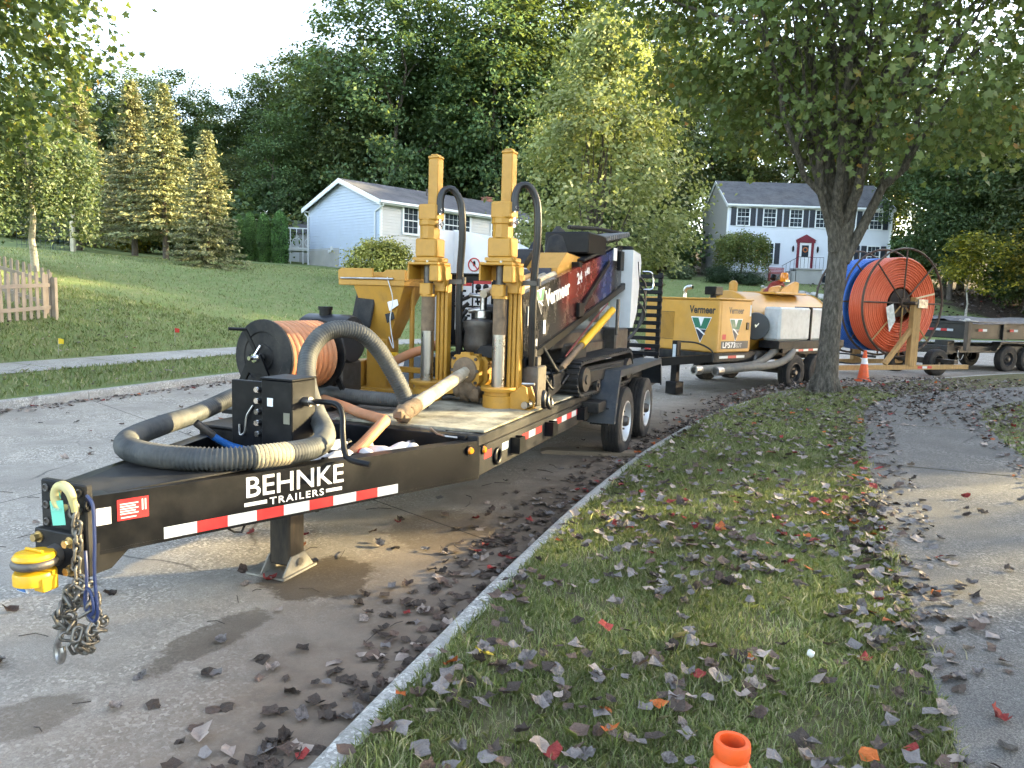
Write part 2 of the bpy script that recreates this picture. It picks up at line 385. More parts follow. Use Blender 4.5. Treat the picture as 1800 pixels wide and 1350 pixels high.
def concrete(name, base, stain=True, agg=.5):
    mt, nt, b = nodes_of(name); L = nt.links; v = coord(nt)
    f1 = noise(nt, .9, 6, .62, v); f2 = noise(nt, 5, 6, .7, v); f3 = noise(nt, 130, 3, .7, v)
    c = mixrgb(nt, ramp(nt, f1, .3, .7), tuple(x * .68 for x in base), tuple(x * 1.15 for x in base))
    c = mixrgb(nt, ramp(nt, f2, .46, .7, 0, .55), c, tuple(x * .5 for x in base))
    c = mixrgb(nt, ramp(nt, f3, .42, .58, 0, agg), c, tuple(x * .42 for x in base))
    f5 = noise(nt, 38, 4, .7, v); c = mixrgb(nt, ramp(nt, f5, .5, .68, 0, .55), c, tuple(x * .5 for x in base))
    vo = nt.nodes.new('ShaderNodeTexVoronoi'); vo.inputs['Scale'].default_value = 75; L.new(v, vo.inputs['Vector'])
    bw_ = nt.nodes.new('ShaderNodeSeparateColor'); L.new(vo.outputs['Color'], bw_.inputs[0]); agf = math_n(nt, 'MULTIPLY', ramp(nt, noise(nt, 1.3, 4, .6, v), .4, .62), .8)
    c = mixrgb(nt, math_n(nt, 'MULTIPLY', ramp(nt, bw_.outputs[0], .55, .95), agf), c, tuple(min(1, x * 1.7) for x in base)); c = mixrgb(nt, math_n(nt, 'MULTIPLY', ramp(nt, bw_.outputs[1], .5, .9), agf), c, tuple(x * .38 for x in base))
    f4 = noise(nt, 210, 2, .6, v); c = mixrgb(nt, ramp(nt, f4, .6, .75, 0, .5 * agg), c, (.55, .52, .48))
    wv = nt.nodes.new('ShaderNodeTexVoronoi'); wv.feature = 'DISTANCE_TO_EDGE'; wv.inputs['Scale'].default_value = .42
    dn = nt.nodes.new('ShaderNodeMixRGB'); dn.inputs[0].default_value = .18; L.new(v, dn.inputs[1])
    nn = nt.nodes.new('ShaderNodeTexNoise'); nn.inputs['Scale'].default_value = 1.7; nn.inputs['Detail'].default_value = 5; L.new(v, nn.inputs['Vector']); L.new(nn.outputs['Color'], dn.inputs[2]); L.new(dn.outputs[0], wv.inputs['Vector'])
    crk = math_n(nt, 'MULTIPLY', ramp(nt, wv.outputs['Distance'], .0, .006, 1, 0), ramp(nt, noise(nt, .5, 2, .5, v), .5, .56))
    c = mixrgb(nt, math_n(nt, 'MULTIPLY', crk, .75), c, (.05, .045, .04))
    if stain:
        at = nt.nodes.new('ShaderNodeAttribute'); at.attribute_name = 'dk'
        dkn = math_n(nt, 'ADD', at.outputs['Fac'], math_n(nt, 'MULTIPLY', math_n(nt, 'ADD', noise(nt, 1.6, 5, .65, v), -.5), 1.5))
        g = ramp(nt, dkn, .45, 1.4, .93, 0)
        mudc = mixrgb(nt, ramp(nt, noise(nt, 7, 5, .7, v), .35, .7), (.055, .039, .028), (.16, .115, .08))
        c = mixrgb(nt, g, c, mudc)
        g2 = ramp(nt, dkn, .9, 2.8, .45, 0); c = mixrgb(nt, g2, c, (.23, .18, .135))
        for (cx, cy, rx, ry, ang, amt) in ((-1.10, 4.28, .34, .36, -15, .82), (-1.44, 3.45, .13, .42, 22, .6), (-1.85, 2.75, .16, .2, 35, .5), (.5, 5.9, .5, 1.2, 24, .45), (-.5, 5.3, .35, .5, 20, .5)):
            mp = nt.nodes.new('ShaderNodeMapping'); mp.vector_type = 'TEXTURE'; L.new(v, mp.inputs[0])
            mp.inputs['Location'].default_value = (cx, cy, 0); mp.inputs['Rotation'].default_value = (0, 0, -RAD(ang)); mp.inputs['Scale'].default_value = (rx, ry, 50)
            ln = nt.nodes.new('ShaderNodeVectorMath'); ln.operation = 'LENGTH'; L.new(mp.outputs[0], ln.inputs[0])
            q = math_n(nt, 'ADD', ln.outputs['Value'], math_n(nt, 'MULTIPLY', math_n(nt, 'ADD', noise(nt, 4.5, 6, .7, v), -.5), 1.7))
            c = mixrgb(nt, ramp(nt, q, .85, 1.05, amt, 0), c, (.078, .056, .036))
    L.new(c, b.inputs['Base Color']); b.inputs['Roughness'].default_value = .88; b.inputs['Specular IOR Level'].default_value = .25
    bn = nt.nodes.new('ShaderNodeBump'); bn.inputs['Strength'].default_value = .55; bn.inputs['Distance'].default_value = .008
    L.new(math_n(nt, 'ADD', f3, math_n(nt, 'MULTIPLY', f2, .8)), bn.inputs['Height']); L.new(bn.outputs[0], b.inputs['Normal'])
    return mt
STREETM = concrete('street concrete', (.50, .45, .385), True, .6)
WALKM = concrete('walk concrete', (.185, .175, .16), False, 1.0)
KERBM = concrete('kerb concrete', (.46, .445, .41), False, .5)
JOINT = M('joint dirt', (.04, .034, .028), .95, var=.4, scale=9)

# --- big ground sheet
gm = MB(); gm.add([(-700, -700, -.35), (700, -700, -.35), (700, 700, -.35), (-700, 700, -.35)], [(0, 1, 2, 3)])
tag(gm.build('ground', LAWN, smooth=0), kind='structure')
# far bank and lawn across the street (rows along the left kerb)
def strip_terrain():
    offs = [.12, .5, 1.2, 2.3, 3.6, 4.4, 5.4, 6.5, 8, 9.5, 11, 13, 15, 17, 19, 22, 25, 29, 34, 40, 48, 58, 70, 90, 130]
    idx = list(range(0, NS, 5)); V = []; F = []
    for i in idx:
        n = nrm2(LK, i)
        for d in offs:
            p = LK[i] - n * d; V.append((p.x, p.y, hL(d, p.x, p.y)))
    k = len(offs)
    for a in range(len(idx) - 1):
        for b in range(k - 1): F.append((a * k + b, a * k + b + 1, (a + 1) * k + b + 1, (a + 1) * k + b))
    m = MB(); m.V = V; m.F = F; m.I = [0] * len(F); return m
tag(strip_terrain().build('lawn', LAWN, smooth=180), kind='structure')
def right_terrain():
    ys = list(np.arange(-34, 0, 2.0)) + list(np.arange(0, 20, .25)) + list(np.arange(20, 52, 1.0)); V = []; F = []
    xs_o = [.10, .4, .8, 1.3, 1.8, 2.4, 3, 3.8, 5, 7, 10, 14, 20, 30, 45, 70, 120]
    order = np.argsort(RKa[:, 1])
    for y in ys:
        kx = float(np.interp(y, RKa[order, 1], RKa[order, 0])); i = int(np.argmin(abs(RKa[:, 1] - y)))
        n = nrm2(RK, i); sl = max(.25, n.x)
        for d in xs_o:
            x = kx + d / sl if d < 1 else kx + d * (1 / sl if d < 4 else 1.2)
            dd, _ = side_of(RKa, x, y); V.append((x, y, hR(max(0, dd))))
    k = len(xs_o)
    for a in range(len(ys) - 1):
        for b in range(k - 1): F.append((a * k + b, a * k + b + 1, (a + 1) * k + b + 1, (a + 1) * k + b))
    m = MB(); m.V = V; m.F = F; m.I = [0] * len(F); return m
VERGEM = M('verge thatch and soil', (.105, .105, .05), .95, var=.35, scale=3, dirt=(.17, .145, .085), damt=.8, dscale=16, dthr=.47, bump=.9, bscale=45, bdist=.03, spec=.1)
tag(right_terrain().build('verge', VERGEM, smooth=180), kind='structure')

# --- the street: base sheet, concrete slabs as pieces
def dk_attr(me, vals):
    a = me.attributes.new('dk', 'FLOAT', 'POINT'); a.data.foreach_set('value', np.asarray(vals, np.float32))
rb = MB()
for i in range(0, NS - 4, 4):
    rb.add([RK[i] + Vector((0, 0, -.03)), RK[i + 4] + Vector((0, 0, -.03)), LK[i + 4] + Vector((0, 0, -.03)), LK[i] + Vector((0, 0, -.03))], [(0, 1, 2, 3)])
ROAD = tag(rb.build('street', JOINT, smooth=0), kind='structure')
TS = [(0, .012, .03, .055, .085, .12, .17, .23, .3, .38, .44, .4993), (.5007, .6, .7, .8, .88, .94, .98, 1.0)]
SL = 15
for k in range(6, (NS - 1) // SL):
    i0, i1 = k * SL, min(NS - 1, (k + 1) * SL)
    for side in (0, 1):
        ts = TS[side]; V = []; dk = []; rows = 0
        for i in range(i0, i1 + 1):
            f = 0.0
            if i == i0: f = .02
            if i == i1: f = -.02
            a = RK[i].lerp(RK[min(NS - 1, i + 1)] if f >= 0 else RK[i - 1], abs(f)); b = LK[i].lerp(LK[min(NS - 1, i + 1)] if f >= 0 else LK[i - 1], abs(f))
            w = (b - a).length
            for t in ts:
                p = a.lerp(b, t); V.append((p.x, p.y, 0.0)); dk.append(t * w)
            rows += 1
        c = len(ts); F = [(r * c + q, r * c + q + 1, (r + 1) * c + q + 1, (r + 1) * c + q) for r in range(rows - 1) for q in range(c - 1)]
        m = MB(); m.V = V; m.F = F; m.I = [0] * len(F)
        me = m.mesh('slab', STREETM, smooth=0); dk_attr(me, dk); put('slab', me, ROAD)

# --- kerbs, cast in lengths
def kerb(P, sgn, name, i_lo, i_hi, seg=9):
    prof = [(0, -.05), (0.0, .10), (.012, .122), (.03, .13), (.10, .132), (.118, .125), (.122, -.05)]
    root = None
    def piece(i0, i1, gap):
        V = []; F = []; k = len(prof)
        for i in range(i0, i1 + 1):
            p = P[i].copy()
            if i == i0: p = P[i].lerp(P[i + 1], gap)
            if i == i1: p = P[i].lerp(P[i - 1], gap)
            n = nrm2(P, i) * sgn
            for d, z in prof: q = p + n * d; V.append((q.x, q.y, z))
        r = i1 - i0
        for a in range(r):
            for b in range(k - 1): F.append((a * k + b, a * k + b + 1, (a + 1) * k + b + 1, (a + 1) * k + b))
        F.append(tuple(range(k))); F.append(tuple(r * k + b for b in range(k)))
        m = MB(); m.V = V; m.F = F; m.I = [0] * len(F); return m
    # far run = the kerb itself; near lengths are its pieces
    root = tag(piece(i_hi, NS - 1, 0).build(name, KERBM, smooth=50), kind='structure')
    for i in range(i_lo, i_hi, seg): piece(i, min(i + seg, i_hi), .018).build('kerb_length', KERBM, root, smooth=50)
kerb(RK, 1, 'kerb', 81, 252); kerb(LK, -1, 'kerb', 81, 252)

# --- sidewalks of separate slabs
def walk(P_left, width, zf, name, step=1.5, mat=None):
    pts = resample(P_left, .25); n = len(pts); per = int(step / .25); rootm = MB(); 
    def off(i, d):
        j = min(max(i, 1), n - 2); t = (pts[j + 1] - pts[j - 1]).normalized(); return pts[i] + Vector((t.y, -t.x, 0)) * d
    for i in range(n - 1):
        q = [off(i, .02), off(i + 1, .02), off(i + 1, width - .02), off(i, width - .02)]
        rootm.add([(p.x, p.y, zf(p.x, p.y) - .01) for p in q], [(0, 1, 2, 3)])
    root = tag(rootm.build(name, JOINT, smooth=0), kind='structure')
    rn = random.Random(4)
    for i0 in range(0, n - 1, per):
        i1 = min(n - 1, i0 + per); V = []; F = []; tilt = rn.uniform(-.004, .006)
        for i in range(i0, i1 + 1):
            for q in range(5):
                d = width * q / 4; p = off(i, d)
                if i == i0: p = p.lerp(off(i + 1, d), .03)
                if i == i1: p = p.lerp(off(i - 1, d), .03)
                V.append((p.x, p.y, zf(p.x, p.y) + .016 + tilt * (i - i0) / per))
        r = i1 - i0
        for a in range(r):
            for b in range(4): F.append((a * 5 + b, a * 5 + b + 1, (a + 1) * 5 + b + 1, (a + 1) * 5 + b))
        m = MB(); m.V = V; m.F = F; m.I = [0] * len(F); m.build('walk_slab', mat or WALKM, root, smooth=0)
WALK_L = catmull([(x, y, 0) for x, y in [(-1.9, -6.6), (-.35, -2.6), (.9, .7), (1.57, 2.36), (2.16, 3.85), (3.23, 6.47), (4.3, 8.9), (5.49, 11.38), (6.75, 13.05), (8.7, 14.5), (11.6, 16.1), (16, 18.2), (26, 22.4)]], 10)
walk(WALK_L, 1.55, gz, 'sidewalk')
far_l = [LK[i] - nrm2(LK, i) * 3.6 for i in range(120, 330, 2)]
walk(far_l, 1.3, gz, 'sidewalk', 1.5, KERBM)

# --- grass blades: on the near verge, on the strip beyond the walk and on the lawn across the street
WLa = np.array([(p.x, p.y) for p in WALK_L])
def side_v(P, X, Y):
    P = P[::2]; out = np.empty(len(X)); T = np.gradient(P, axis=0); T /= np.linalg.norm(T, axis=1)[:, None]
    for a in range(0, len(X), 20000):
        x, y = X[a:a + 20000], Y[a:a + 20000]; i = np.argmin((P[None, :, 0] - x[:, None]) ** 2 + (P[None, :, 1] - y[:, None]) ** 2, 1)
        out[a:a + 20000] = (x - P[i, 0]) * T[i, 1] - (y - P[i, 1]) * T[i, 0]
    return out
RNEAR = RKa[70:300]; LNEAR = LKa[70:330]
def hL_v(d, x, y):
    def ss(v, a, b): t = np.clip((v - a) / (b - a), 0, 1); return t * t * (3 - 2 * t)
    s_ = 3.3 + 1.5 * ss(x, 2, 20); z = .125 + .03 * np.minimum(d, 3.6); e = np.maximum(0, d - 3.6)
    return z + s_ * np.tanh(.20 * e / s_) + .012 * e + .1 * np.maximum(0, d - 32) + .05 * np.sin(x * .31 + 1) * np.sin(y * .27) * ss(d, 4, 12)
def hR_v(d): return .125 + .012 * np.minimum(d, 4) + .02 * np.maximum(0, d - 4)
def kinds(X, Y): return side_v(RNEAR, X, Y), side_v(WLa, X, Y)
def GXv(X, Y): d, w = kinds(X, Y); return (d > .10) & (w < .02)
def in_verge(x, y):
    d, _ = side_of(RNEAR, x, y)
    if d < .16: return 0
    w, _ = side_of(WLa, x, y)
    if w < 0.02: return 1
    return 2 if w > 1.5 else 0
GRASSM = leafmat('grass blades', [(0, (.105, .14, .042)), (.4, (.17, .215, .072)), (.68, (.25, .28, .115)), (.85, (.35, .33, .19)), (1, (.43, .38, .26))], trans=.3, rough=.6, objvar=0, ps=1.6)
def grass(name, pts, lmin, lmax, wid, seed, lean=1.0):
    rn = np.random.default_rng(seed); n = len(pts); P = np.asarray(pts)
    a = rn.uniform(0, 2 * np.pi, n); L = rn.uniform(lmin, lmax, n); le = rn.uniform(.05, lean, n) * L * 1.2; la = rn.uniform(0, 2 * np.pi, n)
    w = wid * rn.uniform(.6, 1.3, n)
    d = np.stack([np.cos(a), np.sin(a), 0 * a], 1) * w[:, None] / 2; ld = np.stack([np.cos(la), np.sin(la), 0 * a], 1)
    base = P; mid = P + ld * (le * .3)[:, None] + np.stack([0 * a, 0 * a, L * .6], 1); tip = P + ld * le[:, None] + np.stack([0 * a, 0 * a, L * .92], 1)
    V = np.stack([base - d, base + d, mid + d * .8, tip, mid - d * .8], 1).reshape(-1, 3)
    return tag(put(name, arrmesh(name, V, 5, GRASSM)), name.replace('_', ' '), 'grass', kind='stuff')
RV = np.random.default_rng(99)
def scatter(n, xr, yr, test, seed, zoff=0.0, clump=True, side='R'):
    rn = np.random.default_rng(seed); out = []; got = 0
    while got < n:
        X = rn.uniform(*xr, n); Y = rn.uniform(*yr, n)
        if clump:
            k = np.sin(X * 5.1 + 2 * np.sin(Y * 3.3)) * np.sin(Y * 4.3 + 1.5 * np.sin(X * 2.9)) >= rn.uniform(-1.3, .35, n); X, Y = X[k], Y[k]
        k = test(X, Y); X, Y = X[k], Y[k]
        if side == 'R': Z = hR_v(np.maximum(0, side_v(RNEAR, X, Y)))
        elif side == 'L': Z = hL_v(np.maximum(0, -side_v(LNEAR, X, Y)), X, Y)
        else: Z = 0 * X
        out.append(np.stack([X, Y, Z + zoff], 1)); got += len(X)
    return np.concatenate(out)[:n]
GX = lambda x, y: in_verge(x, y) == 1
cat = np.concatenate
g1 = cat([scatter(105000, (-1.2, 3.2), (1.5, 5.5), GXv, 1), scatter(54000, (.2, 4.6), (5.5, 9), GXv, 2)])
def G2v(X, Y): d, w = kinds(X, Y); return (d > .16) & (w > 1.5)
g2 = cat([scatter(26000, (1.8, 7), (9, 14.6), GXv, 3), scatter(9000, (4, 9), (4.5, 14), G2v, 4), scatter(34000, (2.4, 9.5), (-.5, 9), G2v, 404)])
tag(grass('grass', g1, .018, .058, .0038, 5), 'short green turf blades on the near verge between kerb and walk')
tag(grass('grass', g2, .03, .075, .008, 6), 'short green turf blades on the verge round the street tree')
def FLv(X, Y): d = -side_v(LNEAR, X, Y); return ((d > .2) & (d < 2.28)) | ((d > 3.65) & (d < 22))
g3 = cat([scatter(42000, (-19, 2), (7, 22), FLv, 7, 0, False, 'L'), scatter(30000, (-28, 10), (20, 42), FLv, 8, 0, False, 'L'), scatter(9000, (8, 26), (31, 56), FLv, 9, 0, False, 'L')])
tag(grass('grass', g3, .05, .11, .016, 10), 'mown green turf blades on the lawn across the street')

# --- fallen maple leaves
LC = {'grey': (.175, .153, .142), 'brown': (.055, .04, .031), 'pale': (.30, .24, .20), 'red': (.24, .03, .025), 'orange': (.40, .10, .02), 'yellow': (.62, .48, .05), 'purple': (.10, .066, .05)}
LM = {k: M('fallen leaf ' + k, c, .62, var=.6, scale=5, bump=.6, bscale=30, spec=.3, bdist=.05) for k, c in LC.items()}
half = [(0, -.02), (.16, .03), (.36, .06), (.42, .24), (.54, .40), (.46, .54), (.34, .70), (.17, .74), (0, .93)]
outl = half + [(-x, y) for x, y in half[-2:0:-1]]
def leaf_mesh(colour, v):
    rn = random.Random(v * 7 + 1); an = rn.uniform(0, 3.14); k1, k2, k3 = rn.uniform(.2, 1.5), rn.uniform(.0, 1.2), rn.uniform(-.3, .3)
    def z(x, y):
        u = x * math.cos(an) + (y - .4) * math.sin(an); r = math.hypot(x, y - .4); return k1 * u * u + k2 * r ** 3 + k3 * x + .07 * math.sin(9 * x + v) * math.sin(8 * y + v)
    vs = [(0, 0, z(0, .4))] + [(x * .5, (y - .4) * .5, z(x * .5, .4 + (y - .4) * .5) + rn.uniform(-.07, .07)) for x, y in outl] + [(x * rn.uniform(.85, 1.1), (y - .4) * rn.uniform(.85, 1.1), z(x, y) + rn.uniform(-.13, .13)) for x, y in outl]; n = len(outl)
    m = MB().add(vs, [(0, 1 + i, 1 + (i + 1) % n) for i in range(n)] + [(1 + i, 1 + n + i, 1 + n + (i + 1) % n, 1 + (i + 1) % n) for i in range(n)])
    return m.mesh('fallen_leaf', LM[colour], smooth=50, recalc=False)
LMESH = {(c, v): leaf_mesh(c, v) for c in LC for v in range(5)}
def place_leaf(c, x, y, z, s, label, group, rn, tilt=.5):
    o = put('fallen_leaf', LMESH[(c, rn.randrange(5))]); o.location = (x, y, z); o.scale = (s, s, s)
    o.rotation_euler = (rn.gauss(0, tilt), rn.gauss(0, tilt), rn.uniform(0, 6.28)); tag(o, label, 'leaf', group); return o
rn = random.Random(11)
def pick(ws):
    r = rn.random() * sum(w for _, w in ws)
    for c, w in ws:
        r -= w
        if r <= 0: return c
    return ws[-1][0]
adj = {'grey': 'grey curled', 'brown': 'dark brown', 'pale': 'pale tan', 'red': 'deep red', 'orange': 'bright orange', 'yellow': 'yellow', 'purple': 'dull purple'}
def leaves_in(n, xr, yr, test, ws, zoff, tilt, where, grp):
    k = 0
    while k < n:
        x = rn.uniform(*xr); y = rn.uniform(*yr)
        if not test(x, y): continue
        c = pick(ws); place_leaf(c, x, y, gz(x, y) + zoff, rn.uniform(.05, .088), f'{adj[c]} maple leaf fallen {where}', f'{adj[c]} leaves {grp}', rn, tilt); k += 1
WL = [('grey', 40), ('purple', 24), ('brown', 28), ('pale', 9), ('red', 4), ('orange', 3)]
clus = [(rn.uniform(-.5, 2.6), rn.uniform(2.0, 5.6)) for _ in range(26)]
def clustered(x, y): return GX(x, y) and (rn.random() < .25 or min((x - a) ** 2 + (y - b) ** 2 for a, b in clus) < .055)
leaves_in(150, (-.8, 2.9), (2.0, 5.4), clustered, WL, .04, .3, 'on the near grass verge', 'on the near verge')
def walk_edge(x, y): w, _ = side_of(WLa, x, y); return -.16 < w < .2 and side_of(RKa, x, y)[0] > 1
leaves_in(52, (.9, 3.6), (2.2, 6.8), walk_edge, WL, .03, .28, 'along the grass edge of the sidewalk', 'along the sidewalk edge')
leaves_in(20, (1.6, 5), (2.4, 7.5), lambda x, y: .25 < side_of(WLa, x, y)[0] < 1.5, WL + [('red', 8)], .035, .2, 'on the sidewalk concrete', 'on the sidewalk')
def on_street(x, y): return side_of(RKa, x, y)[0] < -.9
leaves_in(46, (-3.6, .2), (2.2, 6.0), on_street, [('grey', 16), ('pale', 34), ('brown', 22), ('red', 14), ('orange', 6), ('purple', 10)], .012, .16, 'on the bare street concrete near the hitch', 'on the street')
leaves_in(42, (-1.5, 1.4), (2.0, 6.2), lambda x, y: -.75 < side_of(RKa, x, y)[0] < -.03, [('brown', 34), ('grey', 16), ('purple', 22), ('pale', 18), ('red', 6)], .014, .2, 'in the dirty gutter by the near kerb', 'in the near gutter')
place_leaf('yellow', -.083, 3.03, gz(-.083, 3.03) + .055, .085, 'clear yellow leaf on the grass close to the kerb', None, rn, .2)
# the rest: too many to be told apart
def leaf_stuff(name, label, pts, smin, smax, seed, tilt, cols, ws):
    r = np.random.default_rng(seed); n = len(pts); P = np.asarray(pts); ang = np.linspace(0, 2 * np.pi, 9)[:-1]
    rad = np.array([.58, .42, .52, .40, .46, .34, .52, .42]); jr = r.uniform(.72, 1.22, (8, n)); T = []
    s = r.uniform(smin, smax, n); rz = r.uniform(0, 6.28, n); tx = r.normal(0, tilt, n); ty = r.normal(0, tilt, n); cu = r.uniform(-.3, .6, n)
    loc = []
    for jq, (a, q) in enumerate(zip(ang, rad)):
        x, y = q * math.cos(a) * jr[jq], q * math.sin(a) * jr[jq]; X = x * np.cos(rz) - y * np.sin(rz); Y = x * np.sin(rz) + y * np.cos(rz)
        loc.append(np.stack([X * s, Y * s, (X * tx + Y * ty + cu * q * q * 1.8 + r.uniform(-.14, .14, n)) * s], 1) + P)
    for i in range(8): T += [P, loc[i], loc[(i + 1) % 8]]
    V = np.stack(T, 1).reshape(-1, 3); mi = np.repeat(r.choice(len(cols), n, p=np.array(ws) / sum(ws)), 8)
    return tag(put(name, arrmesh(name, V, 3, [LM[c] for c in cols], mi)), label, 'leaves', kind='stuff')
CC = ['grey', 'purple', 'brown', 'pale', 'red', 'orange']
def gutv(X, Y): d = side_v(RNEAR, X, Y); return (d < -.02) & (d > -.16 - np.abs(RV.normal(0, .3, len(X))))
gut = scatter(1700, (-3, 8), (-1, 16.5), gutv, 21, .012, False, 'S')
leaf_stuff('leaf_litter', 'dark leaf litter packed in the gutter along the near kerb', gut, .045, .085, 22, .13, CC, [10, 18, 56, 12, 3, 1])
def treev(X, Y):
    d, w = kinds(X, Y); on = (w > 0) & (w < 1.55)
    return (d > -.5) & ((RV.random(len(X)) < .6) | ~on) & (RV.random(len(X)) < .2 + .8 * np.exp(-((X - 6.6) ** 2 + (Y - 13.6) ** 2) / 11))
tree_l = scatter(3600, (3.0, 12), (9.8, 17.5), treev, 23, .03, False)
leaf_stuff('leaf_litter', 'thick drift of dead leaves round the foot of the street tree', tree_l, .05, .09, 24, .3, CC, [40, 26, 20, 11, 2, 1])
def edgev(X, Y): w = side_v(WLa, X, Y); return (w > -.3) & (w < .35)
def edge2(X, Y): w = side_v(WLa, X, Y); return (w > 1.25) & (w < 1.9)
def near_cl(X, Y):
    d = np.min([(X - a) ** 2 + (Y - b) ** 2 for a, b in clus], 0); return GXv(X, Y) & ((d < .09) | (RV.random(len(X)) < .18))
vl = cat([scatter(430, (-.9, 2.9), (1.7, 5.6), near_cl, 251, .045, False), scatter(90, (1.0, 3.4), (2.0, 6.0), lambda X, Y: (lambda w: (w > -.25) & (w < .12))(side_v(WLa, X, Y)), 252, .04, False), scatter(1000, (-.5, 5.2), (4.5, 11), GXv, 25, .045, True), scatter(520, (1.5, 6.4), (3, 12.5), edgev, 26, .03, False), scatter(300, (3, 8), (4.5, 12.5), edge2, 27, .03, False)])
leaf_stuff('leaf_litter', 'scattered dead leaves along the verge and the walk edges', vl, .045, .085, 28, .22, CC, [44, 22, 18, 12, 3, 2])
def strv(X, Y): return (side_v(RNEAR, X, Y) < -.8) & (side_v(LNEAR, X, Y) > .2)
def gut2(X, Y): d = side_v(LNEAR, X, Y); return (d > .02) & (d < .12 + np.abs(RV.normal(0, .22, len(X))))
st = cat([scatter(260, (-8, 6), (2.5, 20), strv, 29, .012, False, 'S'), scatter(750, (-8, 2), (7, 24), gut2, 30, .012, False, 'S'), scatter(520, (-16, 0), (8, 20), FLv, 31, .05, False, 'L')])
leaf_stuff('leaf_litter', 'dead leaves strewn on the street and along the far kerb', st, .045, .085, 32, .2, CC, [34, 12, 16, 30, 4, 3])
def bankv(X, Y): return (-side_v(LKa, X, Y) > 4) & (Y - .25 * X > 33)
fl = scatter(1900, (22, 52), (36, 62), bankv, 33, .03, False, 'L')
leaf_stuff('leaf_litter', 'brown leaf litter under the trees on the far bank', fl, .12, .25, 34, .4, CC, [30, 20, 36, 12, 1, 1])
# --- longer tufts, a dandelion clock and loose twigs
tu = []
rt_ = np.random.default_rng(41)
for cx, cy, _z in scatter(150, (-.9, 4.6), (1.8, 10), GXv, 42, 0, False):
    k = rt_.integers(12, 40); q = np.stack([rt_.normal(cx, .05, k), rt_.normal(cy, .05, k)], 1); d = side_v(RNEAR, q[:, 0], q[:, 1]); q = q[d > .1]; d = d[d > .1]
    tu.append(np.stack([q[:, 0], q[:, 1], hR_v(d)], 1))
tag(grass('grass_tufts', cat(tu), .05, .11, .0055, 43, .8), 'longer grass tufts standing in the near verge')
DN = thing('dandelion', 'white dandelion seed head standing in the near grass', 'flower', (1.285, 2.95, gz(1.285, 2.95)))
MB().tube([(0, 0, 0), (.004, .002, .06), (.002, .004, .105)], .002, 6).build('stem', GRASSM, DN); MB().blob((.002, .004, .118), .016, 12, 8, (1, 1, 1), 4, .12).build('seed_head', M('dandelion down', (.6, .6, .56), .9), DN)
m = MB(); rt2 = random.Random(44)
for x, y, z in cat([scatter(50, (-4.5, 1.5), (2.2, 8), strv, 45, .004, False, 'S'), scatter(40, (-2, 4), (2, 10), gutv, 46, .01, False, 'S')]):
    a = rt2.uniform(0, 6.28); L = rt2.uniform(.05, .2); b = rt2.uniform(-.4, .4); m.tube([(x, y, z), (x + L * .5 * math.cos(a), y + L * .5 * math.sin(a), z + .006), (x + L * math.cos(a + b), y + L * math.sin(a + b), z + .003)], .0022, 4)
tag(m.build('twigs', LM['brown']), 'thin dead twigs and leaf stalks scattered on the street', 'twigs', kind='stuff')
# ================================================================== trees, shrubs
BARK = M('bark', (.115, .095, .075), .92, var=.35, scale=5, st=(6, 6, 1.2), bump=.9, bscale=14, dirt=(.05, .045, .035), damt=.7, dscale=4)
BARKM = M('street maple bark', (.15, .13, .105), .92, var=.5, scale=9, st=(3, 3, 1.0), bump=1.0, bscale=16, bdist=.06, dirt=(.03, .03, .02), damt=.9, dscale=7, dthr=.47)
BARKP = M('pale bark', (.42, .39, .34), .8, var=.25, scale=8, dirt=(.1, .08, .06), damt=.6, dscale=9)
LF_WOOD = leafmat('wood leaves', [(0, (0.034, 0.0606, 0.0252)), (0.5, (0.0607, 0.1027, 0.0391)), (0.9, (0.0911, 0.1423, 0.0559)), (1, (0.1457, 0.1713, 0.0628))], trans=.3, ps=.25)
LF_WOOD2 = leafmat('wood leaves olive', [(0, (0.0461, 0.0659, 0.0252)), (0.6, (0.0826, 0.1159, 0.042)), (0.93, (0.1215, 0.1515, 0.0559)), (1, (0.2672, 0.224, 0.0559))], trans=.3, ps=.25)
LF_PEAR = leafmat('pear leaves', [(0, (0.149, 0.1904, 0.0595)), (0.5, (0.236, 0.2793, 0.1058)), (0.9, (0.3353, 0.3682, 0.1588)), (1, (0.4471, 0.457, 0.2381))], trans=.35, objvar=0, ps=.5)
LF_MAPLE = leafmat('maple leaves', [(0, (0.0702, 0.1087, 0.0347)), (0.55, (0.1209, 0.1688, 0.0504)), (0.93, (0.195, 0.2344, 0.0788)), (0.99, (0.312, 0.2438, 0.063)), (1, (0.429, 0.1688, 0.0473))], trans=.32, objvar=0, ps=.6)
LF_BIRCH = leafmat('birch leaves', [(0, (0.0616, 0.0952, 0.0476)), (0.6, (0.0952, 0.1344, 0.0714)), (1, (0.224, 0.2464, 0.1666))], trans=.3, objvar=0)
LF_SPR = leafmat('spruce needles', [(0, (.13, .145, .075)), (.6, (.22, .235, .12)), (1, (.38, .35, .17))], trans=.12, objvar=.1, ps=1.0)
LF_ARB = leafmat('arborvitae sprays', [(0, (0.0563, 0.128, 0.0307)), (0.6, (0.0896, 0.192, 0.0461)), (1, (0.1536, 0.2816, 0.0768))], trans=.15, objvar=.1, ps=1.2)
LF_BUSH = leafmat('sun tinted euonymus leaves', [(0, (0.115, 0.138, 0.033)), (0.3, (0.23, 0.2645, 0.055)), (0.65, (0.5175, 0.506, 0.11)), (1, (0.713, 0.69, 0.198))], trans=.3, objvar=0, ps=.8)  # sunlit yellow is put into the leaf colours; no sun reaches this shrub
LF_DARK = leafmat('yew leaves', [(0, (0.0168, 0.0364, 0.0168)), (0.7, (0.028, 0.056, 0.0252)), (1, (0.056, 0.084, 0.042))], trans=.15, objvar=.1)
